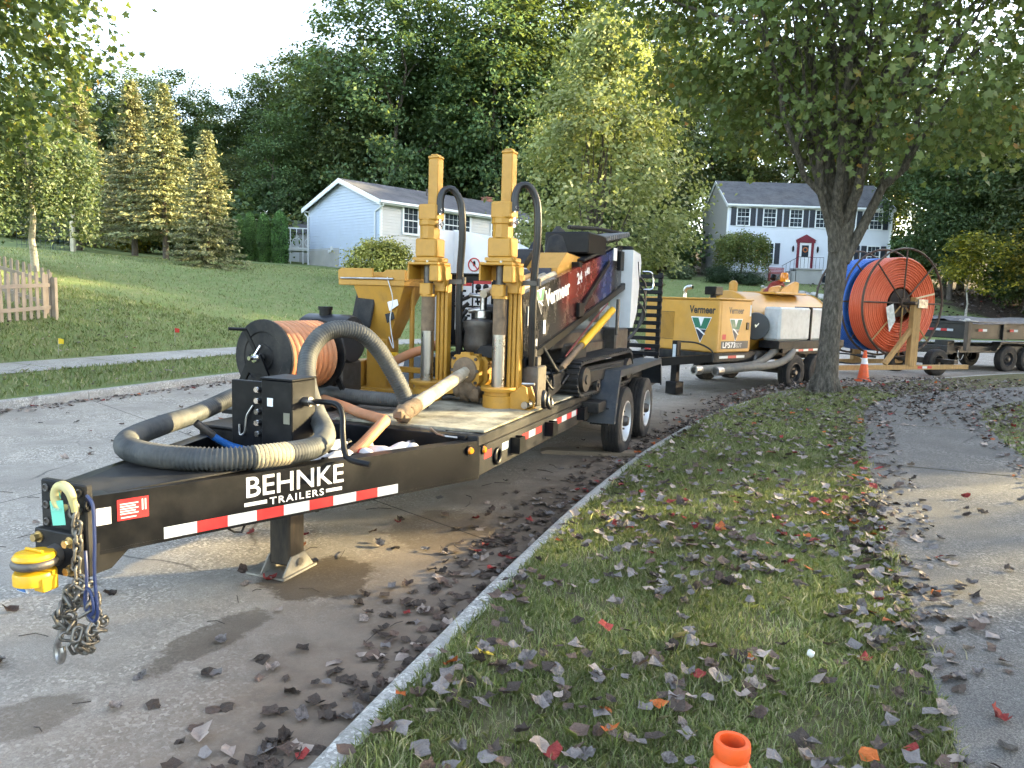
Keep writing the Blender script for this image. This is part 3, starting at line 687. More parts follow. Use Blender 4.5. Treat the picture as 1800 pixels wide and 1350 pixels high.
LF_YEL = leafmat('yellowing leaves', [(0, (0.072, 0.09, 0.018)), (0.5, (0.168, 0.156, 0.024)), (1, (0.48, 0.36, 0.036))], trans=.4, objvar=.15)

MAPLE = np.array([(0, 0), (.5, .02), (.32, .3), (.62, .52), (.22, .62), (0, 1.05), (-.22, .62), (-.62, .52), (-.32, .3), (-.5, .02)])
DIAM = np.array([(0, 0), (.34, .5), (0, 1.0), (-.34, .5)])
def leaf_cards(P, size, rng, shape=DIAM, up=.6, out=None, mat=None, name='crown', droop=.3):
    P = np.asarray(P, float); n = len(P)
    nr = rng.normal(0, 1, (n, 3)); nr[:, 2] = np.abs(nr[:, 2]) + up
    if out is not None: nr += out * .8
    nr /= np.linalg.norm(nr, axis=1)[:, None]
    t = rng.normal(0, 1, (n, 3)); t[:, 2] -= droop; t -= nr * (t * nr).sum(1)[:, None]; t /= np.linalg.norm(t, axis=1)[:, None]
    b = np.cross(nr, t); s = size * rng.uniform(.65, 1.3, n); k = len(shape); V = np.empty((n, k, 3))
    for i, (x, y) in enumerate(shape):
        V[:, i] = P + b * (x * s)[:, None] + t * ((y - .5) * s)[:, None] + nr * (abs(x) * .35 * s)[:, None]
    return arrmesh(name, V.reshape(-1, 3), k, mat)
def crown_points(rng, n_cl, per, c, r, clr, inner=.35, lobes=6, flat=.65, bottom=None):
    """clumps through an uneven ellipsoid; returns points, outward dirs and clump centres"""
    c = np.array(c, float); r = np.array(r, float); u = rng.normal(0, 1, (n_cl, 3)); u /= np.linalg.norm(u, axis=1)[:, None]
    ld = rng.normal(0, 1, (lobes, 3)); ld /= np.linalg.norm(ld, axis=1)[:, None]; lw = rng.uniform(.1, .34, lobes)
    bump = 1 - .16 + (np.maximum(0, (u @ ld.T)) ** 4 * lw).sum(1)
    rad = (inner + (1 - inner) * rng.uniform(0, 1, n_cl) ** .55) * bump
    C = c + u * r * rad[:, None]
    if bottom is not None: C[:, 2] = np.where(C[:, 2] < bottom, bottom + (bottom - C[:, 2]) * .3, C[:, 2])
    k = rng.uniform(.6, 1.4, n_cl)
    pts = np.repeat(C, per, 0) + rng.normal(0, 1, (n_cl * per, 3)) * (clr * np.repeat(k, per))[:, None] * np.array([1, 1, flat])
    o = (pts - c) / r; o /= np.maximum(1e-6, np.linalg.norm(o, axis=1))[:, None]
    return pts, o, C
def limb_tube(m, p0, p1, r0, r1, rng, wob=.06, n=7, segs=6, sag=0):
    p0, p1 = Vector(p0), Vector(p1); L = (p1 - p0).length; pts = []
    for i in range(segs + 1):
        t = i / segs; q = p0.lerp(p1, t) + Vector(rng.normal(0, wob * L * math.sin(math.pi * t) * .5 + 1e-6, 3)); q.z += sag * math.sin(math.pi * t); pts.append(q)
    m.tube(pts, [r0 + (r1 - r0) * (i / segs) ** .8 for i in range(segs + 1)], n); return pts
def trunk_mesh(rng, h, r, C, c_lo, nl=14, bark=None, fork=.45, name='trunk', n=9, lean=.02):
    m = MB(); top = Vector((rng.normal(0, lean * h), rng.normal(0, lean * h), h * .82))
    pts = limb_tube(m, (0, 0, -.4), top, r, r * .14, rng, .03, n, 10)
    m.lathe([(r * 1.55, 0), (r * 1.2, .35), (r * 1.0, 1)], (0, 0, -.3), (0, 0, .8), n, False)
    sel = rng.choice(len(C), min(nl, len(C)), replace=False)
    for j in sel:
        q = Vector(C[j]); zz = max(c_lo * .75, min(q.z - .18 * h * rng.uniform(.3, 1), top.z * .95)); f = (zz + .4) / (top.z + .4) * 10; i = min(9, int(f))
        s = pts[i].lerp(pts[i + 1], min(1, f - i)); limb_tube(m, s, q, r * (1 - .8 * zz / h) * .5, r * .05, rng, .05, 6, 5, .04 * h)
    return m.mesh(name, bark or BARK, smooth=60)
def wood_tree_data(seed, h=24, rad=5.6, n_cl=210, per=95, leaf=.36, mat=None, lo=3.0, clr=.72, r=.34):
    rng = np.random.default_rng(seed); cz = (h + lo) / 2
    P, o, C = crown_points(rng, n_cl, per, (0, 0, cz), (rad, rad, (h - lo) / 2), clr, .3, 7, .55)
    return leaf_cards(P, leaf, rng, DIAM, .55, o, mat or LF_WOOD), trunk_mesh(rng, h, r, C, lo, 16)
def plant(name, data, label, cat, x, y, s=1.0, rz=0.0, z=None, group=None, sz=None):
    o = thing(name, label, cat, (x, y, gz(x, y) - .05 if z is None else z), 0, group); o.rotation_euler.z = rz; o.scale = (s, s, sz or s)
    put('crown', data[0], o)
    if data[1] is not None: put('trunk', data[1], o)
    return o
WD = [wood_tree_data(101), wood_tree_data(102, rad=6.4, lo=2.2, mat=LF_WOOD2), wood_tree_data(103, rad=5.0, lo=3.5, n_cl=190), wood_tree_data(104, rad=7.2, n_cl=270, per=90, lo=2.5)]
BACK = 'trees of the wood behind the houses'
rr = random.Random(5)
backs = [  # x, y, height of the top above the street, kind
    (-39.8, 60, 19.6, 0), (-40.1, 66, 21.3, 1), (-34.4, 62, 19.5, 3), (-34.3, 68, 21.0, 0), (-29.2, 64, 20.2, 3), (-30.5, 72, 20.2, 2), (-28.8, 74, 20.2, 1), (-24.4, 68, 20.2, 0), (-21.7, 66, 21.0, 2), (-20.5, 70, 23.4, 3), (-16.4, 63, 22.2, 0), (-13.8, 61, 23.8, 1), (-10.2, 60, 27.5, 3), (-7.5, 65, 28.5, 0), (-4.3, 68, 27.5, 1), (-1.7, 60, 27.2, 0), (1.4, 64, 30.1, 3), (5.1, 67, 31.6, 0), (9.8, 72, 32.4, 1), (14.8, 76, 31, 2), (20.1, 80, 28, 0), (25.7, 84, 28, 2), (30, 76, 27, 1), (35, 72, 27, 3),
    (-47, 62, 20, 1), (-36, 54, 14.5, 2), (-18.0, 56, 15.5, 2), (-27, 62, 14.5, 3), (-22, 59, 13.5, 1), (-14, 58.5, 14, 3), (-25.5, 57, 11, 3), (-32, 57, 13, 1), (0, 66, 17, 1), (8, 62, 17, 3), (12, 68, 18, 3), (-44, 80, 22, 3), (-37, 84, 21, 1), (-24, 82, 20, 3), (-15, 84, 24, 3), (7, 88, 29, 3), (-52, 70, 20, 3), (-6, 86, 26, 3), (38, 86, 27, 3), (48, 80, 27, 1), (3, 76, 24, 3), (-10, 74, 22, 1), (17, 92, 28, 3), (27, 95, 28, 0)]
names_b = ['tall dark leafy tree rising behind the blue house', 'tree of the dark wood edge behind the houses']
def wood_place(x):
    if x < -31: return 'dark leafy tree of the wood behind the leftmost spruces'
    if x < -19.5: return 'dark leafy tree of the wood in the dip left of the blue house'
    if x < -5: return 'tall dark tree of the wood behind the blue house'
    if x < 13: return 'tall dark tree of the wood behind the pale green pear tree'
    return 'tall dark tree of the wood behind the white house'
for i, (x, y, zt, k) in enumerate(backs):
    lab = wood_place(x)
    if i == 12: lab = 'tallest broad dark tree straight behind the blue house roof'
    plant('wood_tree', WD[k], lab, 'tree', x, y, (zt - gz(x, y)) / 24.5, rr.uniform(0, 6.28), None, None if i == 12 else 'the wood: ' + lab[5:])
RIGHTW = 'trees of the wood on the right bank'
rights = [(35, 51, 14.6, 3), (39.5, 54.5, 16.0, 3), (33, 57.5, 14.8, 3), (32, 55, 14.4, 0), (36, 48, 18, 1), (41, 57, 16, 3), (45, 46, 19, 0), (50, 55, 17, 1), (37.5, 63, 20, 2), (56, 48, 19, 3), (34, 44.5, 12, 1), (43, 50, 15, 2), (62, 60, 19, 0), (48, 66, 22, 3)]  # leading trees added here to keep the blue house roof in shade
for x, y, h, k in rights: plant('wood_tree', WD[k], 'leafy tree of the wood on the bank right of the white house', 'tree', x, y, h / 24, rr.uniform(0, 6.28), None, RIGHTW)
# unseen trees added to shade the street, spaced to let one sunbeam through
EASTW = 'unseen shade trees added right of the street'
shade_easts = [(36, 11.3, 14, 2), (34, -16, 17, 0), (31, -9, 16, 3), (35, -3, 17, 1), (30.5, 2.5, 16, 0), (34, 7, 17.5, 3), (38, -8, 18, 3), (42, 3, 19, 1), (33, 20.5, 17.5, 3), (39, 25, 18, 0), (46, 30, 19, 3), (50, 27.5, 19, 1), (54, 34, 20, 3), (44, 13.5, 19, 2), (60, 28, 20, 0), (52, 40, 20, 1), (66, 40, 21, 3), (75, 34, 21, 0), (80, 46, 22, 3), (92, 50, 22, 1), (70, 52, 21, 0)]
for x, y, h, k in shade_easts: plant('wood_tree', WD[k], 'unseen leafy shade tree added right of the street', 'tree', x, y, h / 24, rr.uniform(0, 6.28), None, EASTW)

# --- undergrowth at the wood edge
def shrub_data(seed, mat, r=1.5, h=2.2, n_cl=60, per=60, leaf=.2, clr=.3):
    rng = np.random.default_rng(seed); P, o, C = crown_points(rng, n_cl, per, (0, 0, h * .52), (r, r, h * .5), clr, .25, 6, .7, .12)
    m = MB()
    for j in rng.choice(len(C), 9, replace=False): limb_tube(m, (rng.normal(0, .08), rng.normal(0, .08), -.1), C[j], .035, .008, rng, .1, 5, 4)
    return leaf_cards(P, leaf, rng, DIAM, .5, o, mat), m.mesh('stems', BARK, 60)
SH = [shrub_data(201, LF_WOOD), shrub_data(202, LF_WOOD2, 1.8, 2.0), shrub_data(203, LF_YEL, 1.4, 2.6)]
for i, (x, y, s, k) in enumerate([(-30, 46, 1.5, 1), (-26.5, 47, 1.6, 0), (-23, 45.5, 1.3, 2), (-20, 46, 1.5, 0), (-33.5, 49, 1.9, 1), (-17.5, 52, 1.5, 0), (-38, 52, 2, 0), (-21.5, 54, 2.3, 0), (-28, 57, 2.6, 0), (-13, 56, 2.2, 1), (12.5, 66, 2.4, 0), (9, 62, 2.3, 1), (14, 71, 2.6, 0), (33, 64, 2.3, 0), (44, 62, 2.5, 1), (38, 56, 1.7, 0), (47, 52, 1.8, 1), (51, 49, 2.0, 0), (55, 56, 2.4, 0), (5, 60, 2.4, 0), (-42, 57, 2.5, 0)]):
    o = thing('undergrowth_shrub', 'bushy undergrowth shrub at the edge of the wood', 'shrub', (x, y, gz(x, y) - .1), 0, 'undergrowth at the wood edge'); o.scale = (s, s, s * .95); o.rotation_euler.z = i * 1.3
    put('foliage', SH[k][0], o); put('stems', SH[k][1], o)

# --- spruces, tops catching the sun
def spruce_data(seed, h, r, lo=.05):
    rng = np.random.default_rng(seed); T = []; O = []; z = lo * h; m = MB()
    limb_tube(m, (0, 0, -.3), (0, 0, h * .98), .17 * h / 9, .015, rng, .006, 8, 8)
    while z < h * .985:
        f = 1 - z / h; nb = max(4, int(5 + 7 * f)); a0 = rng.uniform(0, 6.28)
        for b in range(nb):
            a = a0 + 6.283 * b / nb + rng.normal(0, .18); L = r * (f ** .86) * rng.uniform(.55, 1.18) + .1
            d = np.array([math.cos(a), math.sin(a), 0]); ns = max(4, int(L / .1)); end = d * L + np.array([0, 0, z - .20 * L + .0])
            if L > .5: m.tube([(0, 0, z), tuple(end)], [.022 * h / 9, .006], 4)
            for s in range(ns):
                t = (s + rng.uniform(.2, 1)) / ns
                if t < .14: continue
                p = d * (t * L) + np.array([0, 0, z - .26 * L * t + .14 * L * t * t])
                for q in range(8):
                    sd = rng.normal(0, .07 + .09 * L * t * .5, 3); sd[2] *= .35; T.append(p + sd); O.append(d * .9 + np.array([0, 0, -.2]) + rng.normal(0, .45, 3))
        z += .11 + .38 * f * h / 12 * rng.uniform(.8, 1.2)
    P = np.array(T); o = np.array(O); o /= np.linalg.norm(o, axis=1)[:, None]; n = len(P)
    nr = rng.normal(0, .6, (n, 3)); nr[:, 2] += .9; nr -= o * (nr * o).sum(1)[:, None]; nr /= np.linalg.norm(nr, axis=1)[:, None]; b = np.cross(nr, o)
    s = rng.uniform(.13, .26, n) * (h / 9) ** .5; V = np.empty((n, 4, 3))
    for i, (x, y) in enumerate([(0, 0), (.2, .45), (0, 1), (-.2, .45)]): V[:, i] = P + b * (x * s)[:, None] + o * ((y - .3) * s)[:, None]
    return arrmesh('crown', V.reshape(-1, 3), 4, LF_SPR), m.mesh('trunk', BARK, 60)
SPR = [(-23.6, 40.5, 9.6, 2.6, .1, 'tallest sunlit spruce, leftmost, behind the wooden post', 301), (-19.6, 38.5, 8.9, 2.35, .14, 'spruce with a sunlit top, second from the left', 302),
       (-17.4, 37.2, 8.6, 2.4, .16, 'spruce with a sunlit top and bare grey trunk, third from the left', 303), (-14.2, 34.5, 6.25, 1.75, .03, 'smaller dense spruce, rightmost of the four on the lawn', 304)]
for x, y, h, r, lo, lab, sd in SPR: plant('spruce_tree', spruce_data(sd, h, r, lo), lab, 'tree', x, y)

# --- pale green ornamental pear between the houses
def pear_data(seed=401, h=12.4):
    rng = np.random.default_rng(seed); ncl = 330; per = 100; u = rng.uniform(0, 1, ncl) ** .85; z = 1.1 + u * (h - 1.1)
    prof = np.interp(u, [0, .12, .3, .5, .75, .92, 1], [2.5, 3.9, 4.2, 3.5, 2.15, 1.2, .25]); a = rng.uniform(0, 6.283, ncl)
    rd = prof * (.25 + .75 * rng.uniform(0, 1, ncl) ** .5) * (1 + .12 * np.sin(3 * a + 1) + .08 * np.sin(5 * a + z))
    C = np.stack([rd * np.cos(a), rd * np.sin(a), z], 1); k = rng.uniform(.6, 1.4, ncl)
    P = np.repeat(C, per, 0) + rng.normal(0, 1, (ncl * per, 3)) * (.40 * np.repeat(k, per))[:, None] * np.array([1, 1, .75])
    o = P * np.array([1, 1, 0]); o /= np.maximum(1e-6, np.linalg.norm(o, axis=1))[:, None]; m = MB()
    limb_tube(m, (0, 0, -.3), (.1, 0, 1.4), .22, .2, rng, .02, 9, 4)
    for j in range(16):
        aa = j * 2.4; t = rng.uniform(.35, .95); q = (math.cos(aa) * 2.9 * (1 - t) + rng.normal(0, .2), math.sin(aa) * 2.9 * (1 - t) + rng.normal(0, .2), 2.2 + t * (h - 3.2))
        limb_tube(m, (math.cos(aa) * .12, math.sin(aa) * .12, .9 + .05 * j), q, .085, .012, rng, .03, 6, 6)
    return leaf_cards(P, .19, rng, DIAM, .35, o, LF_PEAR), m.mesh('trunk', BARK, 60)
plant('pear_tree', pear_data(), 'pale green pear tree between the blue house and the white house', 'tree', 3.6, 34, 1.1, sz=1.03)

# --- the street maple in front of the tank trailer
def street_maple():
    rng = np.random.default_rng(77); t = thing('street_maple', 'big maple with mossy trunk beside the sidewalk, right of the tank trailer', 'tree', (5.85, 13.79, gz(5.85, 13.79) - .02)); m = MB()
    lean = Vector((.15, .1, 3.15))
    pts = [(0, 0, -.2), (0.02, 0, .3), (.04, .02, 1.0), (.06, .05, 1.8), (.10, .08, 2.5), (.15, .1, 3.1)]
    prof = [.285, .215, .185, .172, .18, .2]; P = catmull(pts, 6); rr_ = np.interp(np.linspace(0, 5, len(P)), range(6), prof)
    m.tube(P, [float(q) for q in rr_], 18)
    for j in range(7):
        a = j * .9 + .3; m.tube([(.14 * math.cos(a), .14 * math.sin(a), .35), (.27 * math.cos(a), .27 * math.sin(a), .06), (.46 * math.cos(a), .46 * math.sin(a), -.08)], [.08, .075, .03], 7)
    tips = []
    limbs = [((.12, .08, 2.9), (.35, .0, 8.8), .19), ((-.10, -.02, 2.75), (-.95, -.4, 6.6), .13), ((-.02, .1, 3.0), (-.45, .3, 7.8), .13), ((.28, .0, 3.0), (.75, .3, 8.2), .13), ((.30, -.04, 2.55), (1.7, -.3, 6.4), .11), ((.22, .15, 2.85), (1.1, 1.0, 7.4), .11), ((-.1, .18, 2.95), (-1.0, 1.3, 7.2), .10), ((.12, -.15, 3.3), (.55, -1.7, 7.2), .10), ((-.04, -.12, 3.2), (-.8, -1.7, 7.2), .10), ((.2, .2, 3.4), (.8, 2.2, 7.8), .1), ((.2, -.05, 3.8), (-.35, -.6, 8.2), .09), ((.24, 0, 3.9), (1.5, -.6, 7.8), .09), ((-.12, -.04, 3.0), (-1.9, -.7, 6.3), .07)]
    for p0, p1, r in limbs:
        p0 = (.1 + .4 * (p0[0] - .1), .06 + .4 * (p0[1] - .06), p0[2] - .1)
        L = limb_tube(m, p0, p1, r, .035, rng, .035, 10, 8, -.2)
        for q in range(6):
            s = L[3 + q % 6]; e = s + Vector((rng.normal(0, 1.0), rng.normal(0, 1.0), rng.uniform(.2, 1.5))) + (Vector(p1) - Vector(p0)).normalized() * .9
            limb_tube(m, s, e, .04, .01, rng, .05, 6, 5); tips.append(e)
    m.build('trunk', BARKM, t, 60)
    Pp, o, C = crown_points(rng, 440, 74, (.2, .1, 7.9), (5.0, 5.0, 4.4), .42, .4, 7, .6, 4.3)
    T2 = np.repeat(np.array([tuple(e) for e in tips]), 26, 0) + rng.normal(0, .45, (len(tips) * 26, 3))
    Pp = np.concatenate([Pp, T2]); o = np.concatenate([o, rng.normal(0, .3, T2.shape)])
    put('crown', leaf_cards(Pp, .115, rng, MAPLE, .5, o, LF_MAPLE, droop=.6), t)
    return t
street_maple()
# --- maple whose branches hang into the picture at the upper left
def near_maple():
    rng = np.random.default_rng(78); t = thing('lawn_maple', 'maple with broad green leaves hanging into the upper left corner', 'tree', (-12.1, 11.0, gz(-12.1, 11.0))); m = MB()
    P, o, C = crown_points(rng, 560, 96, (.2, 0, 6.2), (5.5, 5.5, 3.9), .42, .5, 6, .6, 2.8)
    limb_tube(m, (0, 0, -.2), (.2, 0, 5.5), .26, .12, rng, .02, 12, 8)
    for j in rng.choice(len(C), 26, replace=False): limb_tube(m, (.08, 0, rng.uniform(2.0, 4.6)), C[j], .07, .012, rng, .05, 6, 6, .3)
    m.build('trunk', BARKM, t, 60); put('crown', leaf_cards(P, .12, rng, MAPLE, .5, o, LF_MAPLE, droop=.7), t)
near_maple()
# --- small birch behind the picket fence
def birch():
    rng = np.random.default_rng(79); x, y = -15.6, 24.0; t = thing('birch_tree', 'small grey-green birch with pale trunk behind the picket fence', 'tree', (x, y, gz(x, y))); m = MB()
    limb_tube(m, (0.15, 0, -.2), (.05, 0, 4.6), .13, .03, rng, .02, 9, 8); C = []
    for j in range(170):
        a = rng.uniform(0, 6.28); r = 2.0 * rng.uniform(.15, 1) ** .6; z0 = 5.2 - r * .7; C.append([(r * math.cos(a), r * math.sin(a), z) for z in np.arange(z0, max(.9, z0 - rng.uniform(1.4, 3.4)), -.16)])
    for j in range(14): c = C[j * 10][0]; limb_tube(m, (.08, 0, 2.2 + .15 * j), c, .035, .008, rng, .05, 5, 5, .3)
    P = np.concatenate([np.array(c) for c in C]); P = np.repeat(P, 9, 0) + rng.normal(0, .13, (len(P) * 9, 3))
    m.build('trunk', BARKP, t, 60); put('crown', leaf_cards(P, .12, rng, DIAM, .3, None, LF_BIRCH, droop=1.2), t)
birch()
# --- clipped arborvitae by the blue house
for i, (x, y, h, r) in enumerate([(-17.6, 47.6, 2.9, .32), (-16.7, 47.0, 3.1, .38), (-15.65, 46.5, 3.05, .4), (-14.5, 46.0, 3.25, .5)]):
    rng = np.random.default_rng(500 + i); n = 5200; u = rng.uniform(0, 1, n); a = rng.uniform(0, 6.283, n)
    pr = r * np.interp(u, [0, .1, .45, .8, .94, 1], [.78, .95, 1, .82, .5, .08]) * (1 + .06 * np.sin(4 * a + 9 * u) + rng.normal(0, .03, n)); P = np.stack([pr * np.cos(a), pr * np.sin(a), u * h], 1)
    o = np.stack([np.cos(a), np.sin(a), .3 + 0 * a], 1); m = MB(); m.lathe([(r * .7, 0), (r * .85, .4), (r * .6, .8), (.05, .97)], (0, 0, 0), (0, 0, h), 10)
    t = thing('arborvitae', ['slim leftmost arborvitae of the clipped row, half hidden', 'second arborvitae from the left of the clipped row', 'third arborvitae from the left of the clipped row', 'widest arborvitae, rightmost of the clipped row beside the white deck'][i], 'shrub', (x, y, gz(x, y) - .05), 0, 'clipped arborvitae row')
    put('crown', leaf_cards(P, .11, rng, DIAM, .25, o * 1.6, LF_ARB, droop=-1.5), t); m.build('stem', LF_DARK, t)
# --- yellow-green shrub at the blue house, dark shrubs and weeping tree at the white house
def shrub(name, lab, x, y, r, h, mat, seed, leaf=.09, n_cl=110, per=60, clr=.2, z=None):
    d = shrub_data(seed, mat, r, h, n_cl, per, leaf, clr); t = thing(name, lab, 'shrub', (x, y, gz(x, y) - .05 if z is None else z)); put('foliage', d[0], t); put('stems', d[1], t); return t
shrub('garden_shrub', 'round yellow-topped shrub at the corner of the blue house', -6.5, 36.3, 1.5, 2.15, LF_BUSH, 601, .13, 150, 80, .22)
shrub('garden_shrub', 'dark rounded shrub, left of the two below the white house', 15.0, 55, 1.15, 1.35, LF_DARK, 602)
shrub('garden_shrub', 'dark spreading shrub, right of the two below the white house', 16.9, 54.4, 1.25, 1.0, LF_DARK, 603)
shrub('grass_clump', 'pale ornamental grass clump left of the white house', 12.6, 57, .9, 1.0, LF_BIRCH, 604, .12)
def weeper():
    rng = np.random.default_rng(80); x, y = 16.9, 56.2; t = thing('weeping_tree', 'small weeping tree in front of the white house', 'tree', (x, y, gz(x, y))); m = MB(); limb_tube(m, (0, 0, -.2), (.1, 0, 3.3), .09, .05, rng, .03, 8, 6); C = []
    for j in range(190):
        a = rng.uniform(0, 6.28); r = 2.1 * rng.uniform(.05, 1) ** .6; z0 = 3.6 - .16 * r * r + rng.normal(0, .1); C.append([(r * math.cos(a), r * math.sin(a), z) for z in np.arange(z0, max(.75, z0 - rng.uniform(.6, 2.6)), -.14)])
    for j in range(16): limb_tube(m, (.08, 0, 2.6 + .04 * j), C[j * 10][0], .03, .008, rng, .05, 5, 5, .35)
    P = np.concatenate([np.array(c) for c in C]); P = np.repeat(P, 6, 0) + rng.normal(0, .11, (len(P) * 6, 3))
    m.build('trunk', BARK, t, 60); put('crown', leaf_cards(P, .13, rng, DIAM, .3, None, LF_MAPLE, droop=1.5), t)
weeper()
# --- thin saplings on the leafy bank at the right
for i, (x, y, h, lab) in enumerate([(27.6, 45.5, 6.0, 'thin yellow-leaved sapling on the leaf-strewn bank, left one'), (31.2, 44.6, 7.0, 'thin pale-stemmed sapling on the leaf-strewn bank, middle one'), (35.6, 46.5, 7.5, 'thin sapling on the leaf-strewn bank, right one')]):
    rng = np.random.default_rng(700 + i); P, o, C = crown_points(rng, 60, 50, (0, 0, h * .64), (1.9, 1.9, h * .33), .4, .2, 5, .5)
    plant('sapling', (leaf_cards(P, .22, rng, DIAM, .8, o, LF_YEL), trunk_mesh(rng, h, .075, C, 2.2, 8, BARKP, lean=.01)), lab, 'tree', x, y)
# ================================================================== houses, fence, garden things
SID_SKYLIT = M('blue lit gable siding', (.47, .55, .68), .55, var=.04, scale=2, rvar=.05)  # bluer than the front siding: the bluish light there is put into it
SID_GREY = M('warm grey siding', (.55, .55, .53), .55, var=.04, scale=2, rvar=.05)
SID_WHITE = M('white siding', (.66, .70, .76), .5, var=.03, scale=2, rvar=.05)
SID_SHADE = M('shaded side siding', (.46, .46, .45), .55, var=.04, scale=2, rvar=.05)  # darker siding: the shade of the side wall is put into its colour
TRIM = M('white trim', (.76, .79, .8), .45, var=.03)
FOUND = M('foundation block', (.42, .42, .41), .9, var=.15, scale=1.5, dirt=(.25, .24, .22), damt=.5)
PANE = glass_mat('window glass', (.035, .045, .055))
SHUT = M('dark shutters', (.022, .028, .04), .5, var=.2)
MAROON = M('maroon paint', (.17, .016, .03), .5, var=.12)
def shingle_mat():
    mt, nt, b = nodes_of('roof shingles'); L = nt.links; v = coord(nt)
    br = nt.nodes.new('ShaderNodeTexBrick'); mp = stretch(nt, v, (1, 1.0, 1)); L.new(mp, br.inputs['Vector']); br.inputs['Scale'].default_value = 2.2
    br.inputs['Color1'].default_value = (.055, .058, .066, 1); br.inputs['Color2'].default_value = (.092, .094, .104, 1); br.inputs['Mortar'].default_value = (.03, .03, .035, 1); br.inputs['Mortar Size'].default_value = .012
    c = mixrgb(nt, ramp(nt, noise(nt, 1.2, 5, .65, v), .35, .7), br.outputs[0], (.12, .12, .128)); L.new(c, b.inputs['Base Color']); b.inputs['Roughness'].default_value = .9
    return mt
SHING = shingle_mat()
def siding(mat, name, parent, x0, x1, zlo, ztop, ax, pos, sgn, course=.125, width_at=None, zlo_f=None):
    """lap siding: every course a board standing proud at its lower edge; wall in plane ax=pos, outward sgn"""
    m = MB(); z = zlo
    while z < ztop - .01:
        z1 = min(z + course, ztop); a, b = (x0, x1) if width_at is None else width_at((z + z1) / 2)
        if b - a > .05:
            o0, o1 = pos + sgn * .034, pos + sgn * .004
            q = lambda u, o, zz: (u, o, zz) if ax == 'y' else (o, u, zz)
            m.add([q(a, o0, z), q(b, o0, z), q(b, o1, z1), q(a, o1, z1), q(a, pos - sgn * .02, z), q(b, pos - sgn * .02, z)], [(0, 1, 2, 3), (0, 1, 5, 4)])
        z = z1
    return m.build(name, mat, parent, 0)
def window(parent, cx, zc, w, h, ax, pos, sgn, grid=(3, 2), trim=.09, label=None):
    q = (lambda u, o, z: (u, pos + sgn * o, z)) if ax == 'y' else (lambda u, o, z: (pos + sgn * o, u, z))
    def bx(m, u0, u1, o0, o1, z0, z1):
        a, b = q(u0, o0, z0), q(u1, o1, z1); m.box(min(a[0], b[0]), max(a[0], b[0]), min(a[1], b[1]), max(a[1], b[1]), z0, z1)
    m = MB(); x0, x1, z0, z1 = cx - w / 2, cx + w / 2, zc - h / 2, zc + h / 2
    bx(m, x0 - trim, x1 + trim, -.02, .085, z1, z1 + trim); bx(m, x0 - trim, x1 + trim, -.02, .10, z0 - trim, z0); bx(m, x0 - trim, x0, -.02, .083, z0, z1); bx(m, x1, x1 + trim, -.02, .083, z0, z1)
    bx(m, x0, x1, -.015, .066, zc - .03, zc + .03)
    f = m.build('window', TRIM, parent, 0, label=label)
    for s in (0, 1):
        za, zb = (z0, zc - .03) if s == 0 else (zc + .03, z1); g = MB(); bx(g, x0, x1, .0, .042, za, zb); g.build('pane', PANE, f, 0)
        mu = MB()
        for i in range(1, grid[0]): u = x0 + w * i / grid[0]; bx(mu, u - .009, u + .009, .038, .054, za, zb)
        for j in range(1, grid[1]): zz = za + (zb - za) * j / grid[1]; bx(mu, x0, x1, .039, .052, zz - .009, zz + .009)
        mu.build('muntins', TRIM, f, 0)
    return f
# ---- blue ranch house, gable end towards the street
H1 = thing('ranch_house', 'low pale blue house with white trim and dark roof behind the drilling rig', 'house', (-7.6, 42, 0)); H1.rotation_euler.z = RAD(45.5)
GW, FL, ZE, ZR = 7.7, 13.2, 6.9, 8.3
gw = lambda z: (0, GW) if z <= ZE else ((z - ZE) / (ZR - ZE) * GW / 2, GW - (z - ZE) / (ZR - ZE) * GW / 2)
siding(SID_SKYLIT, 'gable_siding', H1, 0, GW, 3.3, ZR, 'x', 0, -1, .17, lambda z: (gw(z)[0], min(gw(z)[1], 4.2 if z < 4.4 else 99)))
siding(SID_GREY, 'front_siding', H1, 0, FL, 3.2, ZE - .1, 'y', 0, -1, .17)
m = MB(); m.box(.03, FL, .03, GW - .03, 1.8, ZE - .05); m.build('wall_core', SID_GREY, H1, 0)
m = MB(); m.box(-.03, .4, 4.2, GW - .01, 2.2, 4.4); m.box(-.025, .3, .5, 4.2, 2.2, 3.3); m.build('foundation', FOUND, H1, 0)
